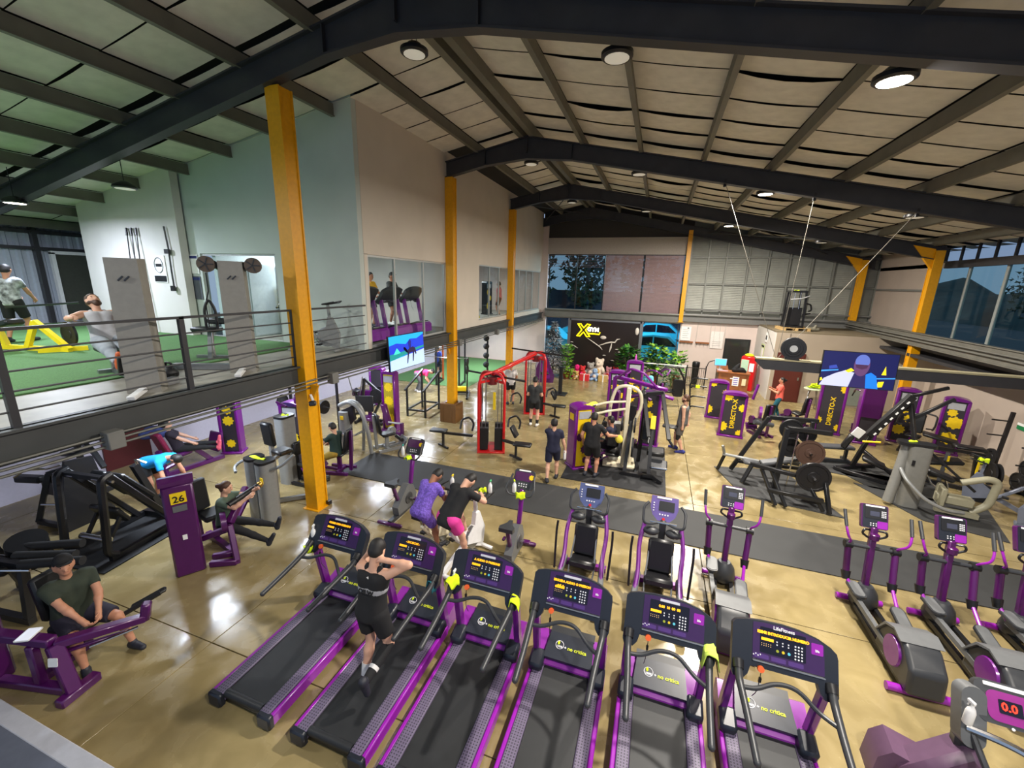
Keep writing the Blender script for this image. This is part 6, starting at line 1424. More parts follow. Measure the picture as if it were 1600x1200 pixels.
# loft people
person('bearded man in light grey tank pulling a cable while leaning back on the loft', (-8.68, 4.38, 3.125), -104, 1.84, (0, 0, .56), -30, 0, 0, -14, 12, ((-.30, .20, .98), (.42, .24, .96)), ((-.12, .96, .30), (.14, .98, .26)), ((-.6, -1, -.3), (.6, -1, -.3)), skin='light', hair=BRN, top='tank', topm=cl('pale_grey_tank', (176, 176, 180)), bot='pants', botm=cl('pale_grey_trousers', (150, 156, 164)), shoe=mat('orange_shoe', (206, 96, 50), .6), beard=True, stout=1.12, group='people on the loft')
person('man in black and white patterned shirt at the left edge of the loft', (-14.2, 5.5, 3.125), 40, 1.78, None, 4, 0, 0, 6, 0, ((-.14, .44, 1.05), (.20, .40, 1.0)), ((-.14, -.1, .08), (.14, .12, .08)), skin='tan', top='tee', topm=None or mat('patterned_cloth', (150, 154, 158), .85, var=.75, scale=11), bot='long_shorts', botm=blk, shoe=dkshoe, hairstyle='short', group='people on the loft')
person('person in yellow shirt behind the first loft window', (-8.5, 11.05, 3.29), -90, 1.70, None, 4, 0, 0, 0, 0, ((-.2, .35, 1.0), (.2, .35, 1.0)), skin='tan', top='tee', topm=cl('amber_cloth', (226, 170, 20)), bot='shorts', botm=blk, shoe=dkshoe, group='people on the loft')
person('person in dark cap and shirt behind the first loft window', (-8.45, 12.1, 3.29), -90, 1.72, None, 4, 0, 0, 0, 0, ((-.2, .35, 1.0), (.2, .35, 1.0)), skin='brown', top='tee', topm=cl('charcoal_cloth', (44, 46, 48)), bot='shorts', botm=blk, shoe=whshoe, cap=blk, group='people on the loft')
person('person in pink shirt behind the second loft window', (-7.6, 20.0, 3.1), 100, 1.72, None, 2, 0, 0, 0, 0, skin='tan', top='tee', topm=cl('rose_cloth', (206, 110, 116)), bot='long_shorts', botm=cl('brown_cloth', (90, 64, 54)), shoe=dkshoe, group='people on the loft')
solo(surface([((-.18, 0, .10), (.18, .02, .12), .12, .11), ((-.1, .05, .2), (.12, .0, .24), .10, .08)], .02, .04).to('jacket', mat('denim_jacket', (52, 62, 110), .85)), 'blue jacket hung on the backrest of the purple leg machine', 'jacket', None, (-11.15, 6.12, .92), 30)
# ---------------------------------------------------------------- high bay lamps
for i, (x, y) in enumerate(HB):
    if y < 1: continue
    lit = abs(x-2.3) < .1
    side = {-4.0: 'ridge', -.87: 'second', 2.3: 'third', 5.5: 'rightmost'}[x]; row = {6.6: 'nearest rafter', 13.0: 'middle rafter', 19.2: 'furthest rafter'}[y]
    if x == 5.5 and y == 6.6: continue
    z = ROOFZ(x)-DROP(x)
    t = thing('high_bay_light', '%s round lamp hanging by the %s, %s line of lamps' % ('glowing' if lit else 'unlit', row, side), 'ceiling lamp', (x, y, z), 0, 'round high bay lamps')
    G().lathe([(.19, -.02), (.215, .0), (.215, .05), (.16, .075), (.10, .13), (.06, .14)], (0, 0, 0), 20).to('lamp_housing', black, t)
    G().lathe([(.165, -.022), (.165, -.012)], (0, 0, 0), 20).to('lamp_lens', lamplit if lit else lampdim, t)
    G().tube([(-.06, 0, .12), (0, 0, .30), (.06, 0, .12)], .008, 5).tube([(0, 0, .30), (0, 0, .46)], .007, 5).to('hanger', black, t)
for (x, y, z, lit) in ((-14.3, 6.0, 6.29, True), (-11.4, 6.6, 6.6, False)):
    t = thing('loft_light', '%s over the green turf of the loft' % ('glowing lamp' if lit else 'unlit lamp shade'), 'ceiling lamp', (x, y, z), 0)
    G().lathe([(.20, -.02), (.23, 0), (.21, .05), (.08, .13), (.05, .14)], (0, 0, 0), 20).to('lamp_housing', black, t)
    G().lathe([(.18, -.022), (.18, -.012)], (0, 0, 0), 20).to('lamp_lens', lamplit if lit else lampdim, t)
    G().tube([(0, 0, .13), (0, 0, ROOFZ(x)-z+.1)], .008, 5).to('hanger', black, t)
for i, (x, y) in enumerate(MZ):
    t = thing('batten_light', 'white tube light under the loft, number seen beyond the beam', 'ceiling lamp', (x, y, 2.66), 0, 'tube lights under the loft')
    t['label'] = ('nearest', 'second', 'third', 'fourth', 'fifth', 'furthest')[i]+' white tube light fixed under the loft floor'
    G().bb(-.05, .05, -.6, .6, .0, .14, .01).to('lamp_housing', white, t); G().cyl((0, -.58, -.02), (0, .58, -.02), .02, .02, 8).to('tube', tubelit, t)

# ---------------------------------------------------------------- screens, hanging beam, fan, cables
def em(name, rgb, e=.9): return mat(name, rgb, emit=e)
bt = thing('hanging_beam', 'dark steel beam hung on thin cables, the big screen and fan on it', 'beam', (0, 12.6, 0))
G().add([(2.62, -.09, 2.90), (2.62, .09, 2.90), (2.82, -.09, 2.72), (2.82, .09, 2.72), (9.5, -.09, 2.72), (9.5, .09, 2.72), (2.62, -.09, 2.98), (2.62, .09, 2.98), (9.5, -.09, 3.0), (9.5, .09, 3.0)],
        [(0, 1, 3, 2), (2, 3, 5, 4), (0, 6, 7, 1), (6, 8, 9, 7), (4, 5, 9, 8), (0, 2, 4, 8, 6), (1, 7, 9, 5, 3)]).to('beam_web', darkbeam, bt)
G().bb(2.6, 9.5, -.12, .12, 2.98, 3.02).to('beam_top', mat('beam_top_paint', (150, 142, 112), .6), bt)
for k, x in enumerate((1.28, 3.29, 5.36)):
    c = thing('suspension_cable', ('left', 'middle', 'right')[k]+' thin steel cable running from the middle rafter down to the hanging beam', 'cable', (0, 12.6, 0))
    zt = ROOFZ(x)-.52
    G().tube([(x, 0, zt), (3.1+.02*(k-1), 0, 3.02)], .007, 6).to('wire', mat('pale_wire', (120, 115, 104), .6), c)
    G().bb(x-.03, x+.03, -.03, .03, zt-.12, zt+.06).to('hook', black, c)
t = thing('fan', 'round black fan with guard standing on the hanging beam', 'fan', (3.44, 12.6, 3.02), -8)
G().lathe([(.26, -.07), (.285, -.07), (.285, .07), (.26, .07)], (0, 0, .29), 24, 'y').to('guard_ring', black, t)
for r in (.09, .15, .21): G().tube([(r*math.cos(a), -.08, .29+r*math.sin(a)) for a in [PI*k/10 for k in range(20)]], .005, 4, closed=True).to('guard_wire', blackmetal, t)
for k in range(5):
    a = 2*PI*k/5; u = V((math.cos(a), .25, math.sin(a)))
    G().prism([(.05, -.03), (.24, -.085), (.24, .06), (.05, .03)], .008, frame((0, 0, .29), (math.cos(a), 0, math.sin(a)), (-math.sin(a), .5, math.cos(a)))).to('blade', dkgrey, t)
G().lathe([(.09, -.085), (.09, .10)], (0, 0, .29), 14, 'y').to('hub', ltgrey, t)
G().bb(-.16, .16, -.12, .12, 0, .03).bar((0, .05, .02), (0, .05, .12), .06, .06).to('stand', black, t)
def screen(name, label, o, u, w, h, tilt):
    t = thing(name, label, 'screen', o, 0)
    uu = V(u).normalized(); n = uu.cross(V((0, 0, 1))); v = (V((0, 0, 1))+n*tilt).normalized()
    M = frame((0, 0, 0), uu, v)
    G().prism([(0, 0), (w, 0), (w, h), (0, h)], .05, M @ Matrix.Translation((0, 0, -.05))).to('screen_case', black, t)
    return t, M @ Matrix.Translation((.015, .015, 0)), w-.03, h-.03
t, M, w, h = screen('television', 'big television showing a boxer, hung on the dark beam', (4.08, 12.42, 2.44), (1.56, .02, 0), 1.58, .90, -.06)
L = lambda k: M @ Matrix.Translation((0, 0, .002*k))
pic = G().prism([(0, 0), (w, 0), (w, h), (0, h)], .002, M).to('picture', em('tv_navy', (14, 20, 84), .8), t)
G().prism([(0, .0), (.66, 0), (.72, .36), (.52, .42), (.30, .32), (.08, .18)], .002, L(1)).to('picture_shirt', em('tv_white', (190, 196, 226), 1.0), pic)
G().prism([(0, .34), (.36, .40), (.36, .43), (0, .38)], .002, L(1)).to('picture_rope', em('tv_cyan', (60, 150, 230), 1.0), pic)
for p in ([(0, .10), (.06, .13), (.03, .20), (0, .18)], [(.50, .40), (.62, .48), (.70, .42), (.58, .36)], [(1.26, .36), (1.32, .58), (1.36, .36)], [(1.2, .04), (1.32, .06), (1.34, .20), (1.22, .18)]): G().prism(p, .002, L(2)).to('picture_yellow', em('tv_yellow', (240, 220, 30), 1.0), pic)
G().prism([(.62, .0), (1.0, 0), (.96, .34), (.70, .36)], .002, L(2)).to('picture_neck', em('tv_shade', (40, 34, 92), .8), pic)
G().prism([(.83+.165*math.cos(a), .56+.27*math.sin(a)) for a in [PI*k/12 for k in range(24)]], .002, L(3)).to('picture_head', em('tv_skin', (96, 62, 110), .8), pic)
G().prism([(.83+.15*math.cos(a), .66+.17*math.sin(a)) for a in [PI*k/12 for k in range(24)]], .002, L(4)).to('picture_scalp', em('tv_scalp', (92, 112, 196), .9), pic)
G().prism([(.70, .58), (.96, .58), (.94, .50), (.84, .46), (.72, .50)], .002, L(5)).to('picture_face', em('tv_face', (72, 40, 76), .8), pic)
G().prism([(.98, 0), (1.24, 0), (1.16, .32), (1.04, .40), (.94, .34)], .002, L(5)).to('picture_glove', em('tv_blue', (20, 120, 230), 1.0), pic)
G().prism([(1.14, .24), (w, .28), (w, .31), (1.14, .27)], .002, L(4)).to('picture_rope', MATS['tv_cyan'], pic)
G().prism([(.16, .42), (.34, .46), (.30, .54), (.15, .50)], .002, L(2)).to('picture_panel', em('tv_panel', (50, 70, 170), .9), pic)
t, M, w, h = screen('television', 'television showing a horse rider, fixed to the loft edge beam', (-6.22, 8.74, 2.50), (.06, 1.55, 0), 1.56, .90, -.04)
L = lambda k: M @ Matrix.Translation((0, 0, .002*k))
pic = G().prism([(0, 0), (w, 0), (w, h), (0, h)], .002, M).to('picture', em('tv_sky', (20, 176, 246), 1.0), t)
G().prism([(0, .30), (w, .36), (w, .82), (1.2, .72), (.9, .74), (.7, .62), (.3, .68), (0, .64)], .002, L(1)).to('picture_hills', em('tv_hills', (20, 60, 220), .9), pic)
G().prism([(0, .25), (.55, .33), (w, .45), (w, .50), (.5, .44), (0, .42)], .002, L(2)).to('picture_trees', em('tv_trees', (20, 150, 150), .8), pic)
G().prism([(0, 0), (w, 0), (w, .40), (.9, .34), (0, .26)], .002, L(3)).to('picture_sand', em('tv_sand', (186, 214, 246), 1.0), pic)
G().prism([(.16, .40), (.44, .42), (.30, .56)], .002, L(3)).to('picture_tent', em('tv_tent', (70, 236, 206), 1.0), pic)
hs = em('tv_horse', (40, 26, 70), .7)
G().prism([(.70, .40), (.84, .50), (1.0, .52), (1.10, .48), (1.16, .30), (1.10, .30), (1.06, .40), (1.00, .12), (.96, .12), (.98, .38), (.82, .36), (.74, .10), (.70, .10), (.76, .40), (.68, .52), (.60, .56), (.58, .50), (.64, .46)], .002, L(4)).to('picture_horse', hs, pic)
G().prism([(.82, .50), (.92, .50), (.93, .68), (.86, .74), (.80, .66)], .002, L(4)).to('picture_rider', em('tv_rider', (30, 30, 140), .7), pic)
G().bar((-.08, .7, .45), (-.30, .7, .50), .3, .2).to('wall_bracket', black, t)
t = thing('security_camera', 'small dark camera on the nearest yellow column under the loft edge', 'camera', (-6.2, 6.16, 2.42), 40)
G().box((0, -.12, 0), (.12, .26, .10), (-.25, 0, 0), .02).to('camera_body', black, t); G().bar((0, 0, .02), (-.05, .16, .10), .04, .04).to('bracket', white, t)

# ---------------------------------------------------------------- reception
t = thing('reception_desk', 'brown wooden reception desk with papers on its front', 'desk', (3.55, 20.9, 0), -6)
G().bb(-.62, .62, -.25, -.18, 0, 1.05).to('front_panel', wood, t); G().bb(-.68, -.60, -.25, 1.6, 0, 1.05).to('side_panel', mat('aged_wood', (96, 76, 56), .6, var=.2, scale=4), t)
G().bb(-.70, .66, -.30, .35, 1.05, 1.10).bb(-.70, -.2, .35, 1.62, 1.05, 1.10).to('desk_top', wood, t)
G().bb(-.02, .24, -.265, -.25, .5, .92).to('poster', paper, t); G().bb(.36, .52, -.265, -.25, .55, .85).to('poster', mat('cream_paper', (222, 210, 170), .8), t)
G().bb(-.12, -.02, -.26, -.25, .80, .84).to('label', paper, t)
for i in range(4): G().bb(.02, .20, -.27, -.264, .56+.09*i, .59+.09*i).to('print_line', mat('violet_print', (110, 100, 190), .7), t)
t = thing('monitor', 'computer monitor with blue screen on the reception desk', 'monitor', (3.0, 21.2, 1.10), 8)
G().box((0, 0, .34), (.52, .04, .34), None, .01).bar((0, .03, 0), (0, .03, .25), .05, .04).bb(-.12, .12, -.08, .1, 0, .02).to('monitor_case', ltgrey, t); G().bb(-.24, .24, -.026, -.02, .20, .48).to('screen', em('monitor_glow', (90, 190, 250), .9), t)
solo(G().box((0, 0, .015), (.42, .16, .03), None, .008).to('keyboard', mat('rose_grey_plastic', (190, 150, 156), .5)), 'pale keyboard lying on the reception desk', 'keyboard', None, (3.1, 20.85, 1.10), 0)
solo(surface([((-.16, 0, .10), (.16, .02, .12), .12, .10), ((-.10, 0, .22), (.0, 0, .38), .10, .05), ((.10, 0, .14), (.28, 0, .06), .09, .05)], .02, .04).to('backpack', blk), 'black bag slumped on top of the reception desk', 'bag', None, (3.72, 20.8, 1.10), 0)
t = thing('drinks_fridge', 'red drinks fridge with paper sign beside the reception desk', 'fridge', (4.42, 22.4, 0), -20)
G().bb(-.32, .32, -.3, .3, 0, 1.65, .03).to('cabinet', red, t); G().bb(-.30, .02, -.33, -.30, .15, 1.5, .01).to('glass_door', mat('pale_green_glass', (176, 206, 180), .2), t)
G().bb(.06, .26, -.32, -.30, .95, 1.35).to('sign', paper, t); G().ell((-.05, 0, 1.69), (.2, .2, .08), 10, 6).to('top_clutter', limey, t)
g = thing('gate', 'black steel bar gate at the end of the glass fence', 'gate', (2.05, 21.6, 0), 1)
for x in (-.42, .42): G().bar((x, 0, 0), (x, 0, 1.12), .05, .05).to('gate_post', black, g)
for z in (.12, 1.0): G().bar((-.42, 0, z), (.42, 0, z), .03, .03).to('gate_rail', black, g)
for k in range(8): G().bar((-.34+.097*k, 0, .12), (-.34+.097*k, 0, 1.0), .018, .018).to('gate_bar', black, g)
G().tube([(.42, 0, 1.0), (.5, 0, 1.35), (.8, .0, 1.45)], .02, 6, .1).to('gate_handle', black, g)
g = thing('glass_fence', 'low glass fence with pale top rail left of the bar gate', 'fence', (.6, 21.7, 0))
for a, b in ((-1.0, -.02), (.02, 1.0)): G().bb(a, b, -.006, .006, .05, 1.0).to('pane', clearglass, g)
for x in (-1.0, 0, 1.0): G().bar((x, 0, 0), (x, 0, 1.02), .04, .04).to('fence_post', steel, g)
G().bar((-1.0, 0, 1.03), (1.0, 0, 1.03), .05, .04).to('top_rail', paper, g)
t = thing('bin', 'black waste bin behind the bar gate', 'bin', (2.1, 22.6, 0)); G().lathe([(.15, 0), (.17, .9), (.18, .92), (.18, 1.1), (.15, 1.15)], (0, 0, 0), 14).to('bin_body', black, t)
def sheet_(label, x, z, w, h, m=paper, y=24.37):
    o = G().bb(-w/2, w/2, -.012, 0, -h/2, h/2).to('notice', m); solo(o, label, 'notice', 'notices on the far wall', (x, y, z)); return o
o = sheet_('white notice with printed lines on far wall left of key racks', 1.55, 2.35, .5, .75)
for i in range(5): G().bb(-.16, .16-.05*(i % 2), -.016, -.012, .2-.11*i, .215-.11*i).to('print_line', mat('grey_print', (120, 120, 124), .7), o)
G().bb(.06, .14, -.016, -.012, .27, .32).to('print_mark', black, o)
o = sheet_('pale poster on far wall above the monitor', 3.1, 2.1, .6, .9, mat('pale_poster', (222, 216, 212), .8))
for i in range(3): G().bb(-.2, .2, -.016, -.012, -.1-.1*i, -.085-.1*i).to('print_line', MATS['grey_print'], o)
for k, x in enumerate((1.62, 2.42)):
    t = thing('key_rack', ('left', 'right')[k]+' wooden rack with hooks on the far wall', 'rack', (x, 24.34, 1.82), 0, 'wooden racks on the far wall')
    G().bb(-.34, .34, -.05, .06, .05, .12).to('rack_board', wood, t)
    for i in range(4): G().tube([(-.27+.18*i, -.03, .06), (-.27+.18*i, -.06, -.04), (-.27+.18*i, -.10, -.02)], .01, 5).to('hook', black, t)
for k, x in enumerate((2.1, 2.75, 2.95, 3.2, 3.45)): solo(G().tube([(0, 0, 3.3), (0, 0, 2.6-.25*(k % 3)), (.06*(k % 2), 0, 1.7)], .012, 5, .1).to('cable', mat('white_conduit', (190, 186, 180), .6)), ('first', 'second', 'third', 'fourth', 'fifth')[k]+' white cable from the left running down the far wall', 'cable', 'cables on the far wall', (x, 24.36, 0))
# office side notices
o = G().bb(-.012, 0, -.3, .3, -.5, .5).to('notice', mat('green_white_poster', (196, 206, 150), .7)); solo(o, 'green and white poster on the white side of the office', 'notice', None, (4.92, 22.6, 1.75)); G().bb(-.016, -.012, -.2, .2, -.1, .3).to('print_block', paper, o); G().bb(-.016, -.012, -.25, .25, .36, .44).to('print_line', black, o)
o = G().bb(-.012, 0, -.22, .22, -.22, .22).to('notice', paper); solo(o, 'small white notice near the top of the office side wall', 'notice', None, (4.92, 22.2, 2.6)); G().bb(-.016, -.012, -.12, .12, -.1, .1).to('print_block', mat('charcoal_print', (50, 50, 52), .7), o)
t = thing('bar_table', 'round glass table with a pile of lime cloths by the brown door', 'table', (6.35, 19.7, 0))
G().lathe([(.32, .86), (.34, .87), (.34, .89), (.32, .90)], (0, 0, 0), 20).to('table_top', mat('pale_table_top', (200, 214, 180), .3), t); 
for s in (-1, 1): G().bar((s*.2, -.15, 0), (s*.12, .1, .86), .03, .03).bar((s*.2, .2, 0), (s*.12, -.1, .86), .03, .03).to('leg', steel, t)
for i in range(3): cloth((6.35, 19.7, .97+.05*i), ('lowest', 'middle', 'topmost')[i]+' lime cloth in the pile on the round table', 40*i, (.44-.06*i, .40), drop=.03, seed=20+i)
# on the office roof
t = thing('pallet', 'pale wooden pallet lying on the office roof', 'pallet', (5.75, 21.75, 3.052), 6)
for y in (-.42, -.21, 0, .21, .42): G().bb(-.55, .55, y-.06, y+.06, .10, .125).to('plank', mat('pale_pine', (190, 158, 106), .7, var=.2), t)
for x in (-.48, 0, .48): G().bb(x-.06, x+.06, -.48, .48, 0, .10).to('bearer', MATS['pale_pine'], t)
t = thing('weight_machine', 'black weight machine stored on a pallet on the office roof', 'weight machine', (5.68, 21.75, 3.18), 4)
for (x, y) in ((-.36, -.25), (.36, -.25), (-.30, .28), (.30, .28)): G().bar((x, y, 0), (x*.8, y*.9, 1.55), .07, .07).to('post', black, t)
G().bb(-.26, .26, -.18, .18, .1, .85).to('weight_stack', iron, t); G().bb(-.34, .34, -.3, .3, 0, .08).bb(-.32, .34, -.26, .3, 1.5, 1.58).to('frame', black, t)
for x in (-.12, .10): G().tube([(x, -.2, .8), (x, -.2, 1.5)], .015, 6).to('guide_rod', chrome, t)
G().tube([(-.3, -.25, 1.2), (.1, -.32, 1.25), (.42, -.25, 1.36)], .025, 8).to('bar', ltgrey, t)
G().tube([(.36, 0, 1.05), (.62, 0, 1.0), (.68, 0, .75), (.56, 0, .7)], .035, 8, .08).to('side_arm', black, t); G().tube([(.36, 0, .55), (.66, 0, .62)], .03, 8).to('side_arm', black, t)
cloth((5.66, 21.72, 4.79), 'lime cloth on top of machine stored on office roof', 0, (.2, .16), drop=.02, seed=24)
solo(surface([((-.2, 0, .09), (.2, .04, .09), .09, .08), ((.05, 0, .12), (.1, 0, .24), .06, .05)], .02, .03).to('small_motor', mat('dusty_grey', (120, 116, 100), .7)), 'small dusty motor beside the pallet on the office roof', 'motor', None, (6.45, 21.5, 3.05))
o = G().bb(-.01, 0, -.18, .18, -.09, .09).to('exit_sign', mat('green_sign', (20, 120, 70), .5)); solo(o, 'small green and white sign low on the right wall', 'sign', None, (9.49, 14.4, 1.4)); G().bb(-.014, -.01, -.18, .18, .02, .09).to('sign_band', paper, o)

# ---------------------------------------------------------------- logo board, tree, toys, plants
t = thing('logo_board', 'black display board with glowing yellow X sign in grey frame', 'board', (-2.65, 23.2, 0))
G().bb(-1.85, 1.85, 0, .06, .08, 2.84).to('panel', mat('black_gloss_board', (38, 32, 30), .25), t)
for x in (-1.93, 1.93): G().bb(x-.08, x+.08, -.02, .08, 0, 2.92).to('frame_post', steel, t)
G().bb(-1.93, 1.93, -.02, .08, 2.84, 2.92).to('frame_top', steel, t)
neon = mat('yellow_neon', (255, 232, 10), emit=5.0); neonw = mat('white_neon', (255, 252, 235), emit=4.0)
MX = lambda x, z: frame((x, -.05, z), (1, 0, 0), (0, 0, 1))
xo = [(-.36, -.34), (-.20, -.34), (0, -.10), (.18, -.34), (.36, -.34), (.10, .02), (.36, .34), (.18, .34), (0, .13), (-.18, .34), (-.34, .34), (-.10, .02)]
G().tube([MX(-1.12, 2.32) @ V((a, b, 0)) for a, b in xo], .032, 8, closed=True).to('neon_letter', neon, t)
text('GYM', .30, MX(-.60, 2.37) @ Matrix.Translation((0, 0, 0)), neonw, t, 'neon_lettering', ext=.02, bold=.012)
G().tube([(-.92, -.05, 2.16), (-.25, -.05, 2.14), (-.22, -.05, 2.26)], .03, 8).to('neon_underline', neon, t)
ws = mat('white_stroke', (214, 206, 196), .5)
def stroke(pts, r): G().tube([MX(0, 1.5) @ V((a, b, 0)) for a, b in pts], [r*f for f in ([.3]+[1]*(len(pts)-2)+[.3])], 6).to('painted_stroke', ws, t)
stroke([(-.92, .42), (-.55, .2), (-.15, -.05), (-.02, -.2)], .03); stroke([(-.25, .02), (.15, .18), (.42, .26), (.62, .26), (.72, .42), (.88, .46)], .04); stroke([(.46, .22), (.42, -.05), (.36, -.3)], .05); stroke([(-1.85, .0), (-1.6, -.08), (-1.38, -.2)], .03)
for (a, b) in ((.74, -.12), (.9, -.26), (-1.74, .12), (.1, -.5), (.55, -.75)): stroke([(a-.08, b), (a, b+.01), (a+.09, b)], .03)
G().ell((0, .02, 0), (.16, .05, .10), 12, 8).xf(Matrix.Translation((-.02, -.04, 1.98))).to('white_disc', ws, t); G().ell((0, .02, 0), (.10, .05, .2), 12, 8).xf(Matrix.Translation((1.72, -.04, 2.42))).to('white_disc', ws, t)
t = thing('christmas_tree', 'tall dark Christmas tree with silver tinsel left of the logo board', 'tree', (-4.98, 21.3, 0))
G().cyl((0, 0, 0), (0, 0, 2.7), .05, .02, 8).to('trunk', walnut, t)
rr = random.Random(5); gs = {0: G(), 1: G(), 2: G()}
for i in range(2600):
    z = .35+2.5*(rr.random()**1.25); R0 = .85*(1-(z-.3)/2.75); a = rr.uniform(0, 2*PI); r0 = R0*rr.uniform(.25, 1); L0 = rr.uniform(.12, .22)
    p = V((r0*math.cos(a), r0*math.sin(a), z)); d = V((math.cos(a+rr.uniform(-.6, .6)), math.sin(a+rr.uniform(-.6, .6)), rr.uniform(-.5, .3)))*L0; w = V((-math.sin(a), math.cos(a), rr.uniform(-.5, .5)))*.032
    gs[rr.choice((0, 0, 1, 1, 2))].add([p-w, p+w, p+d], [(0, 1, 2)])
gs[0].to('branch_tips', mat('black_tinsel', (30, 34, 32), .5), t, kind='stuff'); gs[1].to('silver_tinsel', mat('silver_tinsel', (206, 210, 216), .45, .2), t, kind='stuff'); gs[2].to('grey_tinsel', mat('grey_tinsel', (120, 124, 128), .4, .2), t, kind='stuff')
for i in range(16):
    z = .5+.14*i; R0 = .72*(1-(z-.3)/2.75); a = i*2.4; G().ell((R0*math.cos(a), R0*math.sin(a), z), .05, 8, 6).to('bauble', chrome, t)
def plush(label, x, y, s, m, m2, ears=True):
    t = thing('soft_toy', label, 'toy', (x, y, 0), random.uniform(-25, 25), 'soft toys and gifts before the logo board')
    c = [((0, 0, .22*s), (0, 0, .32*s), .20*s, .17*s), ((0, -.02*s, .60*s), (0, -.02*s, .62*s), .17*s, .17*s), ((0, -.16*s, .57*s), (0, -.18*s, .57*s), .08*s, .06*s)]
    for q in (-1, 1):
        c += [((q*.14*s, 0, .40*s), (q*.28*s, -.12*s, .28*s), .08*s, .07*s), ((q*.12*s, -.1*s, .10*s), (q*.18*s, -.30*s, .09*s), .10*s, .09*s)]
        if ears: c.append(((q*.13*s, 0, .74*s), (q*.14*s, 0, .78*s), .07*s, .06*s))
    surface(c, .03*s, .04*s).to('toy_body', m, t)
    for q in (-1, 1): G().ell((q*.06*s, -.17*s, .66*s), .022*s, 6, 5).to('eye', black, t)
    G().ell((0, -.15*s, .28*s), (.12*s, .07*s, .12*s), 10, 7).to('belly', m2, t)
pk = mat('hot_pink_plush', (226, 30, 120), .9); rd = mat('red_plush', (206, 44, 48), .9); wt = mat('cream_plush', (222, 206, 186), .9); bl = mat('pale_blue_plush', (136, 164, 198), .9); gy = mat('grey_plush', (150, 146, 140), .9); tn = mat('tan_plush', (196, 160, 96), .9)
for lab, x, y, s, a, b, e in (('hot pink soft toy at the left end of the toys', -3.72, 21.6, .85, pk, rd, False), ('red soft toy beside the hot pink one', -3.42, 21.5, .8, rd, pk, True), ('grey soft toy sitting above the red gift boxes', -3.05, 21.75, 1.0, gy, wt, True), ('biggest cream teddy bear before the logo board', -2.62, 22.0, 1.25, wt, tn, True),
                              ('small tan soft toy in front of the hot pink one', -3.62, 21.0, .55, tn, wt, True), ('pale blue soft toy in front of the cream teddy', -2.72, 21.2, .8, bl, wt, False), ('pink soft toy right of the cream teddy', -2.1, 21.8, .8, mat('pale_pink_plush', (226, 150, 160), .9), rd, True), ('red soft toy at the right end of the toys', -1.75, 21.9, .8, rd, wt, True)): plush(lab, x, y, s, a, b, e)
for k, (x, y, m, lab) in enumerate(((-3.2, 20.95, rd, 'red gift box with ribbon among the soft toys'), (-2.3, 21.1, mat('gold_gift', (180, 150, 90), .5), 'gold gift box with ribbon right of pale blue toy'))):
    t = thing('gift_box', lab, 'gift', (x, y, 0), 10*k); G().bb(-.24, .24, -.18, .18, 0, .32, .01).to('box', m, t); G().bb(-.245, .245, -.03, .03, 0, .325).bb(-.03, .03, -.185, .185, 0, .325).to('ribbon', white, t)
def leafplant(label, x, y, h, r, n, big, m, pot=True, seed=1, column=False, z0=.3):
    t = thing('potted_plant', label, 'plant', (x, y, 0)); rr = random.Random(seed)
    if pot: G().lathe([(.14, 0), (.20, .28), (.22, .30), (.22, .34), (.18, .34)], (0, 0, 0), 16).to('pot', terra, t)
    st = G(); st.tube([(0, 0, .05), (.02, 0, h*.9)], [.035, .015], 6)
    for i in range(5):
        a = 1.3*i; st.tube([(0, 0, .3), (r*.5*math.cos(a), r*.5*math.sin(a), h*(.55+.08*i))], [.018, .008], 5)
    st.to('stem', mat('green_stem', (84, 104, 44), .6), t)
    gs = [G(), G()]
    for i in range(n):
        z = z0+(h-z0)*rr.random()**.8; a = rr.uniform(0, 2*PI); q = r*(1 if column else (.45+.55*math.sin(PI*min(1, z/h*.95))))*rr.uniform(.2, 1)
        p = V((q*math.cos(a), q*math.sin(a), z)); u = V((math.cos(a), math.sin(a), rr.uniform(-.5, .7))).normalized(); w = u.cross(V((rr.uniform(-.4, .4), rr.uniform(-.4, .4), 1))).normalized(); L0 = big*rr.uniform(.7, 1.2)
        n_ = u.cross(w)
        gs[i % 2].add([p, p+u*L0*.3+w*L0*.24-n_*.03*L0, p+u*L0*.7+w*L0*.2, p+u*L0-n_*.12*L0, p+u*L0*.7-w*L0*.2, p+u*L0*.3-w*L0*.24-n_*.03*L0], [(0, 1, 2, 3), (0, 3, 4, 5)])
    gs[0].to('leaves', m[0], t, kind='stuff'); gs[1].to('leaves', m[1], t, kind='stuff')
leafplant('tall climbing plant in terracotta pot left of the logo board', -4.18, 21.05, 1.75, .22, 190, .22, (leaf, leafl), True, 3, True)
dk = mat('dark_leaf', (34, 78, 38), .4, var=.3)
leafplant('broad leaf plant, left one of the big clump before the cars window', -1.15, 21.7, 1.75, .5, 260, .34, (leaf, dk), True, 4)
leafplant('broad leaf plant, right one of the big clump before the cars window', .15, 22.3, 1.85, .52, 280, .34, (dk, leafl), True, 5)
leafplant('bright green plant behind the glass fence', 1.22, 22.8, 1.55, .36, 130, .30, (leafl, leaf), True, 6)
leafplant('small pale plant beside the terracotta pot', -3.95, 20.9, .6, .25, 60, .18, (leafl, leafl), False, 7, False, .05)
leafplant('low dusty plant under the glass fence rail', .95, 21.2, .75, .4, 90, .22, (mat('dusty_leaf', (90, 104, 82), .7), dk), False, 8, False, .1)
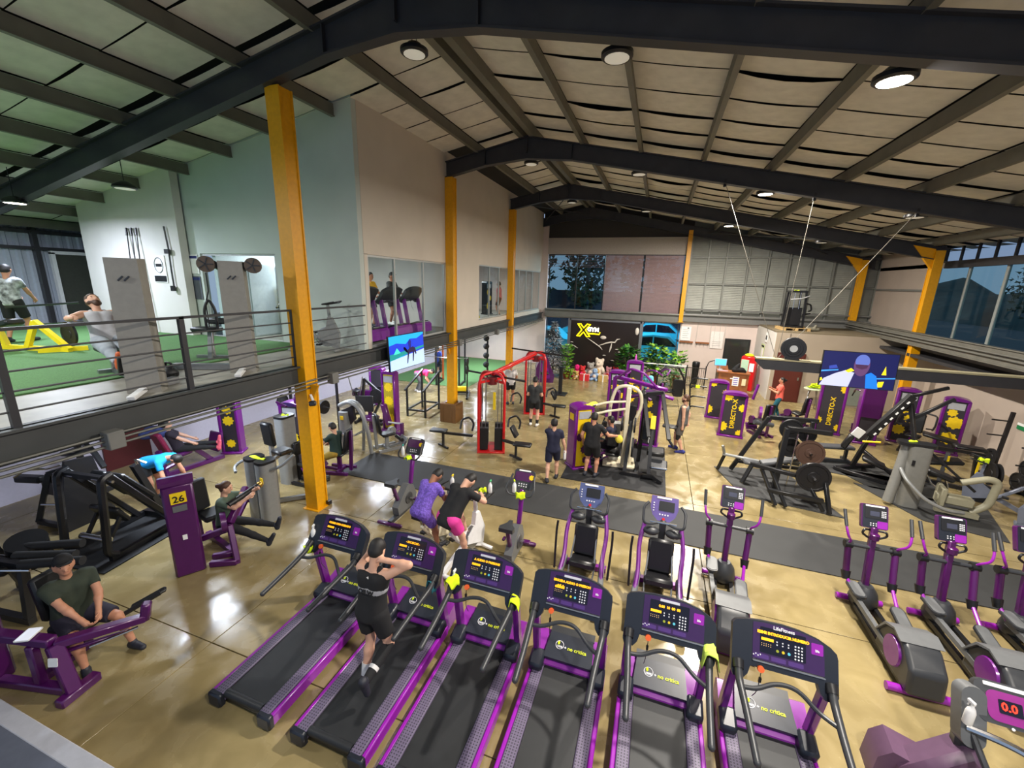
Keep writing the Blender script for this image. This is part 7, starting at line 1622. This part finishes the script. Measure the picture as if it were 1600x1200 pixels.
# ---------------------------------------------------------------- cars outside
cyan = mat('cyan_car_paint', (40, 178, 220), .3, .2, coat=.6); cglass = mat('car_glass', (14, 20, 30), .1)
G().bb(-12, 6, 25.0, 30, -.1, .25).bb(-12, 6, 30, 40, -.1, .55).to('ground_outside', mat('blue_paving', (44, 66, 84), .7), kind='structure')
def car(label, x, y, z, flip=1):
    t = thing('car', label, 'car', (x, y, z), 0 if flip > 0 else 180, 'cyan cars outside the far window')
    prof = [(-2.25, .35), (-2.28, .75), (-2.1, .98), (-1.5, 1.05), (-.95, 1.62), (-.2, 1.72), (.7, 1.66), (1.35, 1.12), (2.05, 1.0), (2.3, .72), (2.3, .38)]
    G().prism(prof, 1.75, frame((0, .875, 0), (1, 0, 0), (0, 0, 1))).to('car_body', cyan, t)
    for s in (-1, 1):
        yy = s*.885 if s < 0 else s*.875
        for P in ([(-1.38, 1.08), (-.92, 1.54), (-.22, 1.62), (-.22, 1.08)], [(-.14, 1.08), (-.14, 1.62), (.62, 1.56), (1.16, 1.10)]): G().prism(P, .012, frame((0, yy+.006, 0), (1, 0, 0), (0, 0, 1))).to('side_window', cglass, t)
        for xx in (-1.4, 1.45): G().lathe([(.18, -.1), (.33, -.1), (.35, -.06), (.35, .06), (.33, .1), (.18, .1)], (xx, s*.80, .35), 18, 'y').to('wheel', rubber, t)
        G().bb(-2.1, 2.15, yy-.006, yy+.006, .62, .66).to('side_trim', cglass, t)
    G().bb(2.20, 2.31, -.7, .7, .62, .76).to('lamp_strip', white, t)
    return t
car('cyan car parked outside, right of the logo board', .1, 27.0, .25, 1)
car('cyan car parked outside, seen left of the logo board', -6.9, 27.2, .25, 1)
car('cyan car in the back row, right one above the board edge', .2, 32.0, .55, 1)
car('cyan car in the back row, left one above the board edge', -4.6, 32.0, .55, -1)
lamp('yard_fill_light', (-2, 28.0, 6.5), 2600, 2.5, (.75, .9, 1.0))  # unseen fill light added to brighten the parked cars
G().bb(-30, 12, 40, 40.5, -.5, 4.2).to('yard_backdrop', mat('blue_backdrop', (36, 66, 92), .8), kind='structure')  # dark backdrop added behind the cars to hide the bright sky
# ---------------------------------------------------------------- loft equipment
def loft_tower(label, x, y, h, rz, disc):
    t = thing('cable_machine', label, 'weight machine', (x, y, 3.1), rz, 'grey cable machines on the loft')
    G().prism([(-.20, 0), (.20, 0), (.18, h), (-.18, h)], .26, frame((0, .13, 0), (1, 0, 0), (0, 0, 1))).to('tower_shroud', mat('taupe_shroud', (146, 142, 134), .5), t)
    for k in range(2): G().bar((-.06+.07*k, -.137, h-.30), (.0+.07*k, -.137, h-.24), .012, .02).to('badge', dkgrey, t)
    G().bar((0, -.15, .06), (0, -.55, .03), .10, .06, b=.01).to('foot', white, t); G().bar((0, .1, .06), (-1.2 if disc else .2, .45, .06), .12, .10).to('base_bar', steel, t)
    if disc:
        for s in (-1, 1):
            G().bar((s*.15, 0, h-.12), (s*.27, -.1, h-.04), .08, .10).to('pulley_arm', dkgrey, t)
            G().lathe([(.03, -.04), (.13, -.03), (.13, .03), (.03, .04)], (s*.34, -.12, h-.06), 20, 'y').to('pulley_disc', mat('brown_disc', (92, 78, 66), .5), t)
            for k in range(5): G().bar((s*.34, -.16, h-.06), (s*.34+.11*math.cos(1.256*k), -.16, h-.06+.11*math.sin(1.256*k)), .016, .016).to('disc_spoke', dkgrey, t)
        G().tube([(-.36, -.12, h-.2), (-.36, -.12, h-.5), (-.42, -.12, h-.7), (-.42, -.12, h-1.1)], .012, 6).tube([(-.46, -.12, h-1.15), (-.46, -.12, h-.8), (-.38, -.12, h-.62), (-.30, -.12, h-.8), (-.30, -.12, h-1.15)], .022, 8, .08).to('rope_handle', black, t)
        G().tube([(-.40, -.1, h-1.2), (-.40, -.1, .3)], .012, 6).to('cable', chrome, t)
    return t
loft_tower('large grey cable tower hiding the leaning man\'s arm on the loft', -6.98, 3.88, 1.88, 40, False)
loft_tower('grey cable tower with two round pulley discs on the loft', -7.0, 5.45, 1.92, 40, True)
t = thing('bench', 'black padded bench under the leaning man on the loft', 'bench', (-8.63, 4.37, 3.125), -104)
pad(t, (0, -.02, .40), (.34, .5, .09)); G().bar((0, 0, 0), (0, 0, .38), .08, .08).bar((-.2, -.1, .03), (.2, -.1, .03), .08, .06).bar((0, 0, .04), (0, 1.2, .04), .08, .07).to('bench_frame', steel, t); G().box((0, 1.10, .28), (.44, .05, .3), (-.3, 0, 0), .01).to('foot_plate', black, t)
t = thing('bench', 'black cushioned seat of the pulley machine on the loft', 'bench', (-8.55, 5.95, 3.1), 20)
pad(t, (0, 0, .62), (.5, .30, .09)); pad(t, (.18, .1, .78), (.4, .14, .12), name='knee_pad'); G().bar((0, 0, .02), (0, .1, .58), .08, .08).bar((-.3, .05, .04), (.5, .05, .04), .08, .08).to('bench_frame', silver, t)
t = thing('frame_trainer', 'yellow angled steel frame machine at the left edge of the loft', 'weight machine', (-12.4, 5.05, 3.12), 0)
for (a, b) in (((-.9, -.25, .05), (.75, .15, .05)), ((-.2, -.1, .05), (.05, .0, .62)), ((.05, 0, .62), (.75, .15, .05)), ((-.9, -.25, .05), (-1.1, -.3, 1.5)), ((-1.1, -.3, 1.5), (-.7, -.2, .05)), ((.4, -.2, .05), (.75, .45, .05))): G().bar(a, b, .09, .09).to('yellow_bar', mat('bright_yellow_frame', (240, 214, 20), .45), t)
pad(t, (-.5, -.2, .55), (.7, .3, .12), (0, -.2, 0)); G().tube([(-.4, -.2, .9), (1.3, .2, 1.05)], .02, 6).to('bar', black, t)
plate((.5, .3, .35), 'y', .26).to('weight_plate', iron, t)
t = thing('kettlebell', 'black kettlebell standing on the loft beside the large grey tower', 'kettlebell', (-7.35, 4.42, 3.1))
G().ell((0, 0, .12), (.12, .12, .12), 14, 10).to('bell', iron, t); G().tube([(-.07, 0, .20), (-.07, 0, .30), (.07, 0, .30), (.07, 0, .20)], .018, 8, .05).to('handle', iron, t)
for k, x in enumerate((-14.15, -13.95, -13.75)):
    t = thing('barbell', ('left', 'middle', 'right')[k]+' one of three thin bars leaning on the white loft wall', 'barbell', (x, 8.0, 3.1), 0, 'bars on the loft wall')
    G().tube([(.12, -.15, 0), (0, .05, 2.85)], .015, 8).to('bar', blackmetal, t); G().tube([(.01, .03, 2.68), (0, .05, 2.88)], .03, 8).to('sleeve', black, t)
t = thing('wall_cable', 'hanging cable with grips on the white loft wall', 'cable', (-12.6, 8.05, 3.1)); G().tube([(-.03, 0, 2.9), (.02, 0, 2.3), (.0, 0, 1.9), (0, 0, 1.3)], .02, 6).to('cable', dkgrey, t); G().bb(-.08, .08, -.06, 0, 2.2, 2.32).bb(-.06, .06, -.06, 0, 1.22, 1.36).to('grip', black, t)
o = G().bb(-.26, .26, -.012, 0, -.36, .36).to('notice', paper); solo(o, 'white notice with round emblem on the white loft wall', 'notice', None, (-13.12, 8.09, 4.9)); G().tube([(.17*math.cos(a), -.016, .10+.2*math.sin(a)) for a in [PI*k/10 for k in range(20)]], .012, 5, closed=True).to('emblem_ring', mdgrey, o); G().bb(-.12, .12, -.018, -.012, .06, .14).bb(-.24, .24, -.018, -.012, -.34, -.18).to('print_block', black, o)
for z, hh, lab in ((5.05, .5, 'white notice with blue header beside the loft doorway'), (4.42, .62, 'dark panel notice beside the loft doorway')):
    o = G().bb(-.16, .16, -.012, 0, -hh/2, hh/2).to('notice', paper if z > 5 else mat('slate_board', (86, 90, 100), .6)); solo(o, lab, 'notice', None, (-12.1, 8.34, z)); G().bb(-.15, .15, -.016, -.012, hh/2-.1, hh/2-.03).to('print_block', mat('navy_print', (40, 50, 110), .6), o)
make_spin(-7.55, 7.72, 3.1, -70, 'silver indoor bike standing against the grey loft wall', silver, None)
# rooms behind the loft windows
for i, (y, lab) in enumerate(((9.7, 'treadmill behind the first loft window, left one'), (10.75, 'treadmill behind the first loft window, middle one'), (11.8, 'treadmill behind the first loft window, right one'))):
    dup(base[0], (-8.15, y-.12*(1-i), 3.1), -90, lab, 'treadmills in the loft room')
t = thing('weight_machine', 'grey machine seen through the loft doorway', 'weight machine', (-10.1, 9.9, 3.1), 30); tower(t, .5, .3, 1.7, mdgrey, (), None, True, silver); seat_unit(t, .1, -.8, PI, blackmetal, .5, arms='press')
gbl = mat('pale_room_cabinet', (190, 200, 204), .5)
t = thing('cabinet', 'tall pale cabinet at the back of the loft doorway room', 'cabinet', (-11.05, 9.6, 3.1)); G().bb(-.4, .4, -.9, .9, 0, 2.0, .01).to('cabinet_body', gbl, t); G().bb(.4, .42, -.85, -.02, .05, 1.95).to('cabinet_door', gbl, t); G().bb(.4, .42, .02, .85, .05, 1.95).to('cabinet_door', gbl, t)
t = thing('yellow_rack', 'yellow machine behind the second loft window', 'weight machine', (-8.3, 18.2, 3.1), 70)
for (a, b) in (((-.5, 0, .05), (.5, 0, .05)), ((-.4, 0, .05), (-.2, 0, 1.8)), ((.4, 0, .05), (.2, 0, 1.8)), ((-.2, 0, 1.8), (.2, 0, 1.8)), ((0, -.5, .05), (0, .5, .05)), ((0, .4, .1), (0, 0, 1.3))): G().bar(a, b, .09, .09).to('yellow_bar', MATS['bright_yellow_frame'], t)
plate((0, -.12, 1.0), 'y', .3, gearyel).to('weight_plate', gearyel, t); pad(t, (0, .5, .5), (.4, .5, .1))
for k, (x, y) in enumerate(((-8.0, 16.2), (-8.6, 20.8))):
    t = thing('weight_machine', ('left', 'right')[k]+' dark weight frame behind the second loft window', 'weight machine', (x, y, 3.1), 80)
    tower(t, .5, .3, 1.7, printbg, G1, None, True, blackmetal if k else cream)
# trees and hills outside the right windows
t = None
rr = random.Random(11)
for i, (x, y, h, r) in enumerate(((34, 26, 8.5, 3.6), (36, 36, 9.0, 4.0), (30, 45, 8, 3.6), (40, 55, 10, 4.5), (38, 16, 9, 3.8))):
    t = thing('tree', ('leafy tree outside the right windows, %s' % ('nearest the glass', 'tallest crown', 'beyond the column', 'far behind', 'at the picture edge')[i]), 'tree', (x, y, -.05))
    G().tube([(0, 0, 0), (.1, 0, h*.5), (0, .1, h*.85)], [.22, .08], 8).to('trunk', walnut, t)
    g = G()
    for k in range(1500):
        a = rr.uniform(0, 2*PI); z = rr.uniform(-1, 1); q = math.sqrt(1-z*z)*rr.uniform(.5, 1.05); p = V((r*q*math.cos(a), r*q*math.sin(a), h*.66+r*.75*z)); d = V((rr.uniform(-1, 1), rr.uniform(-1, 1), rr.uniform(-1, 1))).normalized()*.38; w = d.orthogonal().normalized()*.16
        g.add([p-w, p+d*.5-w*.2, p+d, p+w], [(0, 1, 2, 3)])
    g.to('foliage', mat('outside_leaf', (38, 62, 44), .7, var=.3), t, kind='stuff')
t = thing('house', 'pale low building outside the right windows', 'building', (26, 30, -.05)); G().bb(-1.5, 1.5, -9, 9, 0, 3.4).to('wall', mat('house_wall', (140, 150, 156), .8), t); G().bb(-2, 2, -9.5, 9.5, 3.4, 3.65).to('roof', mat('house_roof', (90, 98, 104), .7), t)
for y in (-6, -2, 2, 6): G().bb(-1.55, -1.5, y-.9, y+.9, 1.2, 2.6).to('window', cglass, t)

for i, (x, h) in enumerate(((-11, 9), (-6, 10), (-1, 9.5), (4, 9))):
    t = thing('tree', ('first', 'second', 'third', 'fourth')[i]+' dark tree from the left beyond the blind windows', 'tree', (x, 37.0, .5), 0, 'trees beyond the blind windows')
    G().tube([(0, 0, 0), (.1, 0, h*.8)], [.25, .1], 8).to('trunk', walnut, t); g = G()
    for k in range(900):
        a = rr.uniform(0, 2*PI); z = rr.uniform(-1, 1); q = math.sqrt(1-z*z)*rr.uniform(.4, 1.0); p = V((2.3*q*math.cos(a), 1.6*q*math.sin(a), h*.62+h*.38*z)); d = V((rr.uniform(-1, 1), rr.uniform(-1, 1), rr.uniform(-1, 1))).normalized()*.5; w = d.orthogonal().normalized()*.22
        g.add([p-w, p+d*.5-w*.2, p+d, p+w], [(0, 1, 2, 3)])
    g.to('foliage', MATS['outside_leaf'], t, kind='stuff')

# more training gear under the loft
t = thing('squat_rack', 'black squat rack with plates and orange post on the green turf', 'rack', (-9.0, 17.4, .015), 10)
for (x, y) in ((-.55, -.5), (.55, -.5), (-.55, .5), (.55, .5)): G().bar((x, y, 0), (x, y, 2.2), .07, .07).to('post', black if y < 0 or x > 0 else mat('orange_post', (206, 96, 40), .5), t)
for y in (-.5, .5): G().bar((-.55, y, 2.17), (.55, y, 2.17), .07, .07).to('top_bar', black, t)
for x in (-.55, .55): G().bar((x, -.5, .05), (x, .5, .05), .07, .07).bar((x, -.5, 2.17), (x, .5, 2.17), .07, .07).to('side_bar', black, t)
G().tube([(-1.05, -.58, 1.35), (1.05, -.58, 1.35)], .016, 8).to('barbell', chrome, t)
for s in (-1, 1):
    for z in (.6, 1.0): plate((s*.55+s*.12, .5, z), 'x', .22).to('weight_plate', iron, t)
t = thing('ball_rack', 'tall black rack of round weight balls on the green turf', 'rack', (-7.75, 18.9, .015))
G().bar((0, 0, 0), (0, 0, 2.1), .07, .07).bar((-.3, 0, .03), (.3, 0, .03), .07, .05).bar((0, -.3, .03), (0, .3, .03), .07, .05).to('post', black, t)
for z in (.35, .8, 1.25, 1.7, 2.1): G().ell((0, -.17, z), .15, 12, 8).to('weight_ball', rubber, t)
t = thing('sled', 'black push sled with two tall bars on the floor beside the turf', 'sled', (-7.6, 15.6, 0), 20)
for s in (-1, 1): G().bar((s*.3, -.6, .05), (s*.3, .6, .05), .08, .08).bar((s*.3, -.5, .08), (s*.34, -.75, 1.25), .05, .05).to('runner', black, t)
G().bar((-.3, .3, .12), (.3, .3, .12), .3, .06).to('deck', black, t); G().bb(-.2, .2, .2, .4, .15, .35, .02).to('yellow_bag', gearyel, t)
t = thing('row_bike', 'black fan bike behind the silver arch machine', 'exercise bike', (-10.2, 12.2, 0), 40)
G().lathe([(.03, -.06), (.30, -.05), (.33, 0), (.30, .05), (.03, .06)], (0, .4, .45), 22, 'x').to('fan_wheel', black, t); G().bar((0, .4, .2), (0, -.5, .15), .08, .08).bar((0, -.2, .15), (0, -.3, .8), .06, .06).bar((-.25, .5, .04), (.25, .5, .04), .07, .06).bar((-.25, -.5, .04), (.25, -.5, .04), .07, .06).to('bike_frame', blackmetal, t)
for s in (-1, 1): G().tube([(s*.1, .4, .45), (s*.2, .25, 1.0), (s*.24, .1, 1.25)], .02, 8, .1).to('arm', steel, t)
pad(t, (0, -.32, .84), (.22, .26, .07), name='saddle')
for k, (a, b) in enumerate((((-6.4, 18.75, 8.2), (-4.1, 24.0, 8.45)), ((-4.1, 18.75, 8.45), (-6.4, 24.0, 8.2)), ((2.0, 18.75, 7.45), (7.2, 24.0, 6.45)), ((7.2, 18.75, 6.45), (2.0, 24.0, 7.45)))):
    c = thing('bracing_rod', ('left rising', 'left falling', 'right falling', 'right rising')[k]+' thin dark bracing rod under the far roof bay', 'rod', (0, 0, 0)); G().tube([a, b], .022, 6).to('rod', darkbeam, c)
